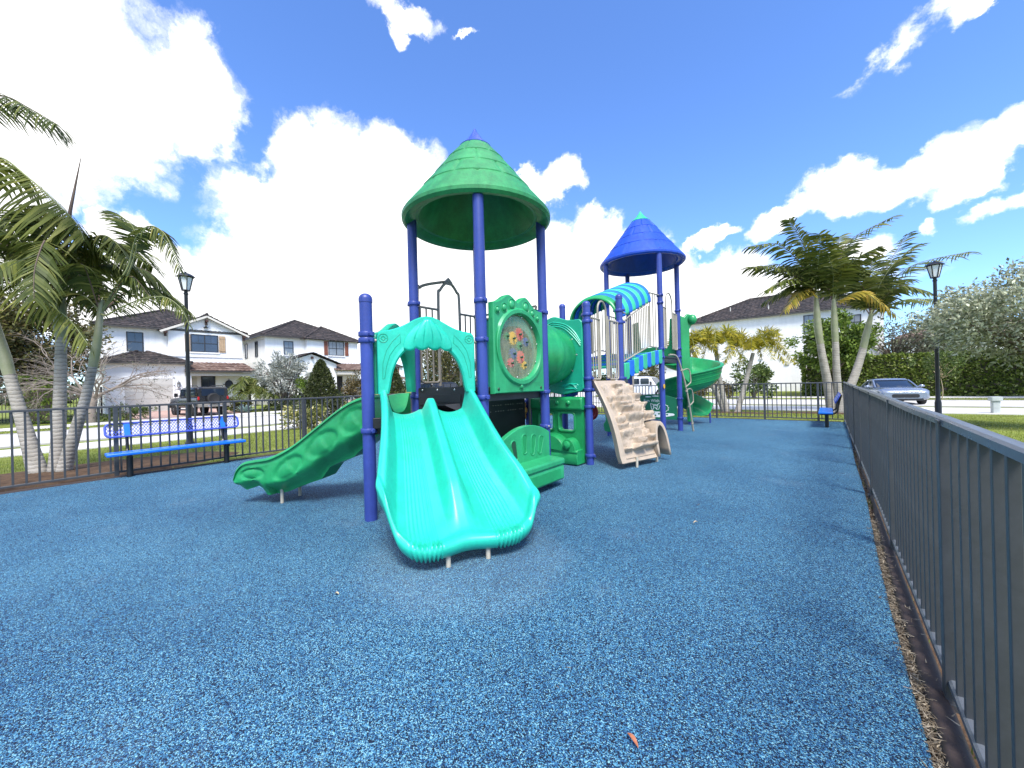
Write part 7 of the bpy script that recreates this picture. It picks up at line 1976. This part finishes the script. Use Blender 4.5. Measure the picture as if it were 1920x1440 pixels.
tree('street_tree', 'mid-green tree seen through the bars inside the teal arch', 'tree', (-25.5, 29.5, gz(-25.5, 29.5)), (-25.5, 29.5, 1.6), (-25.5, 29.6, 3.1), (2.6, 2.4, 1.7), 60, 4200, .26, 'shrub', 59, .11, clump_r=.6, narrow=.35)
tree('street_tree', 'olive tree further left seen through the teal arch behind the cone shrub', 'tree', (-30.0, 26.5, gz(-30, 26.5)), (-30, 26.5, 1.6), (-30.0, 26.0, 3.2), (2.6, 2.8, 2.0), 60, 4800, .26, 'ficus', 60, .12, clump_r=.7, narrow=.4)
tree('street_tree', 'dark tree beside the far house glimpsed between the taupe bars', 'tree', (-36.5, 33.0, gz(-36, 33)), (-36.5, 33, 1.8), (-36.5, 33, 4.2), (3.2, 3.0, 2.6), 70, 5000, .3, 'dark_leaf', 61, .16, clump_r=.8)
# agave by the far pavement
ag = thing('agave', 'blue-grey agave rosette at the kerb in front of the silver-grey shrub', 'plant', (-33.6, 9.95, gz(-33.6, 9.95)))
for i in range(26):
    a = i * 2.4; e = .25 + 1.15 * (i / 26); L_ = .95 * (1 - .25 * i / 26); hd = V((math.cos(a), math.sin(a), 0)); p0 = V(ag.location) + hd * .08
    b = MB(); P = []
    for k in range(6):
        u = k / 5; w = .085 * math.sin(PI * (.18 + .80 * u)) ; p = p0 + hd * L_ * u * math.cos(e) + V((0, 0, L_ * u * math.sin(e) - .10 * u * u)); s = V((-hd.y, hd.x, 0))
        P.append([p + s * w + V((0, 0, .025)), p, p - s * w + V((0, 0, .025))])
    b.grid(P); b.build('leaf', M['agave'], ag, smooth=60)

# a far belt of trees closes the horizon behind the houses
b = MB(); rs = random.Random(9); K = []
for i in range(420):
    a = rad(-105 + 190 * i / 420); d = rs.uniform(105, 150)
    K.append((d * math.sin(a - YAW), d * math.cos(a - YAW), rs.uniform(.5, 3.2)))
leaf_cloud(b, K, 3.2, 26000, 1.1, 91, .4, 0, .6, flat=.35)
tag(b.build('far_trees', M['dark_leaf'], smooth=0), 'low dark belt of far trees behind the houses', 'trees', kind='stuff')

# grass and edge litter -----------------------------------------------------
def blades(name, m, n, where, h0, h1, w, seed, label, cat, lean=.5, keep=None):
    rs = np.random.RandomState(seed); vs = []; fs = []
    x0, x1, y0, y1 = where
    X = rs.uniform(x0, x1, n); Y = rs.uniform(y0, y1, n)
    for i in range(n):
        x, y = X[i], Y[i]
        if keep and not keep(x, y): continue
        z = gz(x, y) - .01 if not (LX < x < FX and y < BY) else -.03
        h = rs.uniform(h0, h1) * (.7 + .6 * abs(noise.noise(V((x * .9, y * .9, 0))))); a = rs.uniform(0, 2 * PI); l = rs.uniform(0, lean) * h
        c, s = math.cos(a), math.sin(a); k = len(vs)
        vs += [(x - s * w, y + c * w, z), (x + s * w, y - c * w, z), (x + c * l, y + s * l, z + h)]; fs.append((k, k + 1, k + 2))
    b = MB(); b.add(vs, fs); return tag(b.build(name, m, smooth=0), label, cat, kind='stuff')
def not_bed(x, y): return ((x + 10.9) / 1.5) ** 2 + ((y - .6) / 2.6) ** 2 > 1
blades('grass', M['grass'], 60000, (-17.3, LX - .08, -3, 15), .035, .075, .006, 1, 'sunlit lawn between the long bench and the pavement', 'grass', .9, not_bed)
blades('grass', M['grass'], 52000, (FX + .06, 7.5, 1.0, 22.6), .035, .075, .006, 2, 'lawn outside the near fence', 'grass', .9)
blades('grass', M['grass'], 26000, (-9.2, FX, BY + .15, 22.7), .035, .075, .007, 3, 'grass verge beyond the far fence', 'grass', .9)
blades('grass', M['grass'], 9000, (-2, 16, 33.7, 36.5), .05, .10, .014, 4, 'grass verge along the far pavement', 'grass', .9)
blades('grass', M['grass'], 9000, (-30.5, -27.8, -4, 24), .05, .10, .014, 5, 'grass verge by the far kerb', 'grass', .9)
def strip(x, y): return edge_x(max(0, y)) + .10 < x
blades('edge_weeds', M['weed'], 1700, (FX - .075, FX + .012, .2, 15), .02, .06, .004, 6, 'weeds sprouting along the foot of the near fence', 'weeds', 1.4, lambda x, y: noise.noise(V((y * 2.2, 2, 0))) > .05)
def straws():
    rs = random.Random(12); b = MB()
    for i in range(4200):
        y = rs.uniform(.3, 14.5) if rs.random() < .4 else rs.uniform(.3, 5); e = edge_x(max(0, y)); x = e + rs.uniform(.000, .036) + (rs.random() < .06) * rs.uniform(-.05, .10)
        a = rs.uniform(0, PI); l = rs.uniform(.008, .03); w = rs.uniform(.0012, .004); z = -.022 + rs.uniform(0, .02) if x > e else .004
        if x > e + .034: z = .014
        c, s = math.cos(a) * l, math.sin(a) * l; dz = rs.uniform(-.006, .006)
        b.add([(x - c - s * w / l, y - s + c * w / l, z - dz), (x - c + s * w / l, y - s - c * w / l, z - dz), (x + c, y + s, z + dz)], [(0, 1, 2)])
    return tag(b.build('straw_litter', M['straw'], smooth=0), 'dry straw and grit in the gap beside the blue rubber', 'litter', kind='stuff')
straws()
def flecks():
    rs = random.Random(77); b = MB()
    for i in range(150):
        x, y = rs.uniform(-8.5, .1), rs.uniform(1.0, 12)
        a = rs.uniform(0, PI); l = rs.uniform(.006, .02); w = l * rs.uniform(.12, .3); c, s = math.cos(a), math.sin(a)
        b.add([(x - c * l, y - s * l, .003), (x + s * w, y - c * w, .006), (x + c * l, y + s * l, .004), (x - s * w, y + c * w, .005)], [(0, 1, 2, 3)])
    return tag(b.build('leaf_litter', M['straw'], smooth=0), 'tiny scattered leaf scraps blown across the blue rubber', 'litter', kind='stuff')
flecks()
blades('bed_litter', M['straw'], 5000, (-12.5, -9.4, -2.2, 3.3), .01, .03, .012, 8, 'bark chips around the palm trunks', 'mulch', 2.0, lambda x, y: not not_bed(x, y))
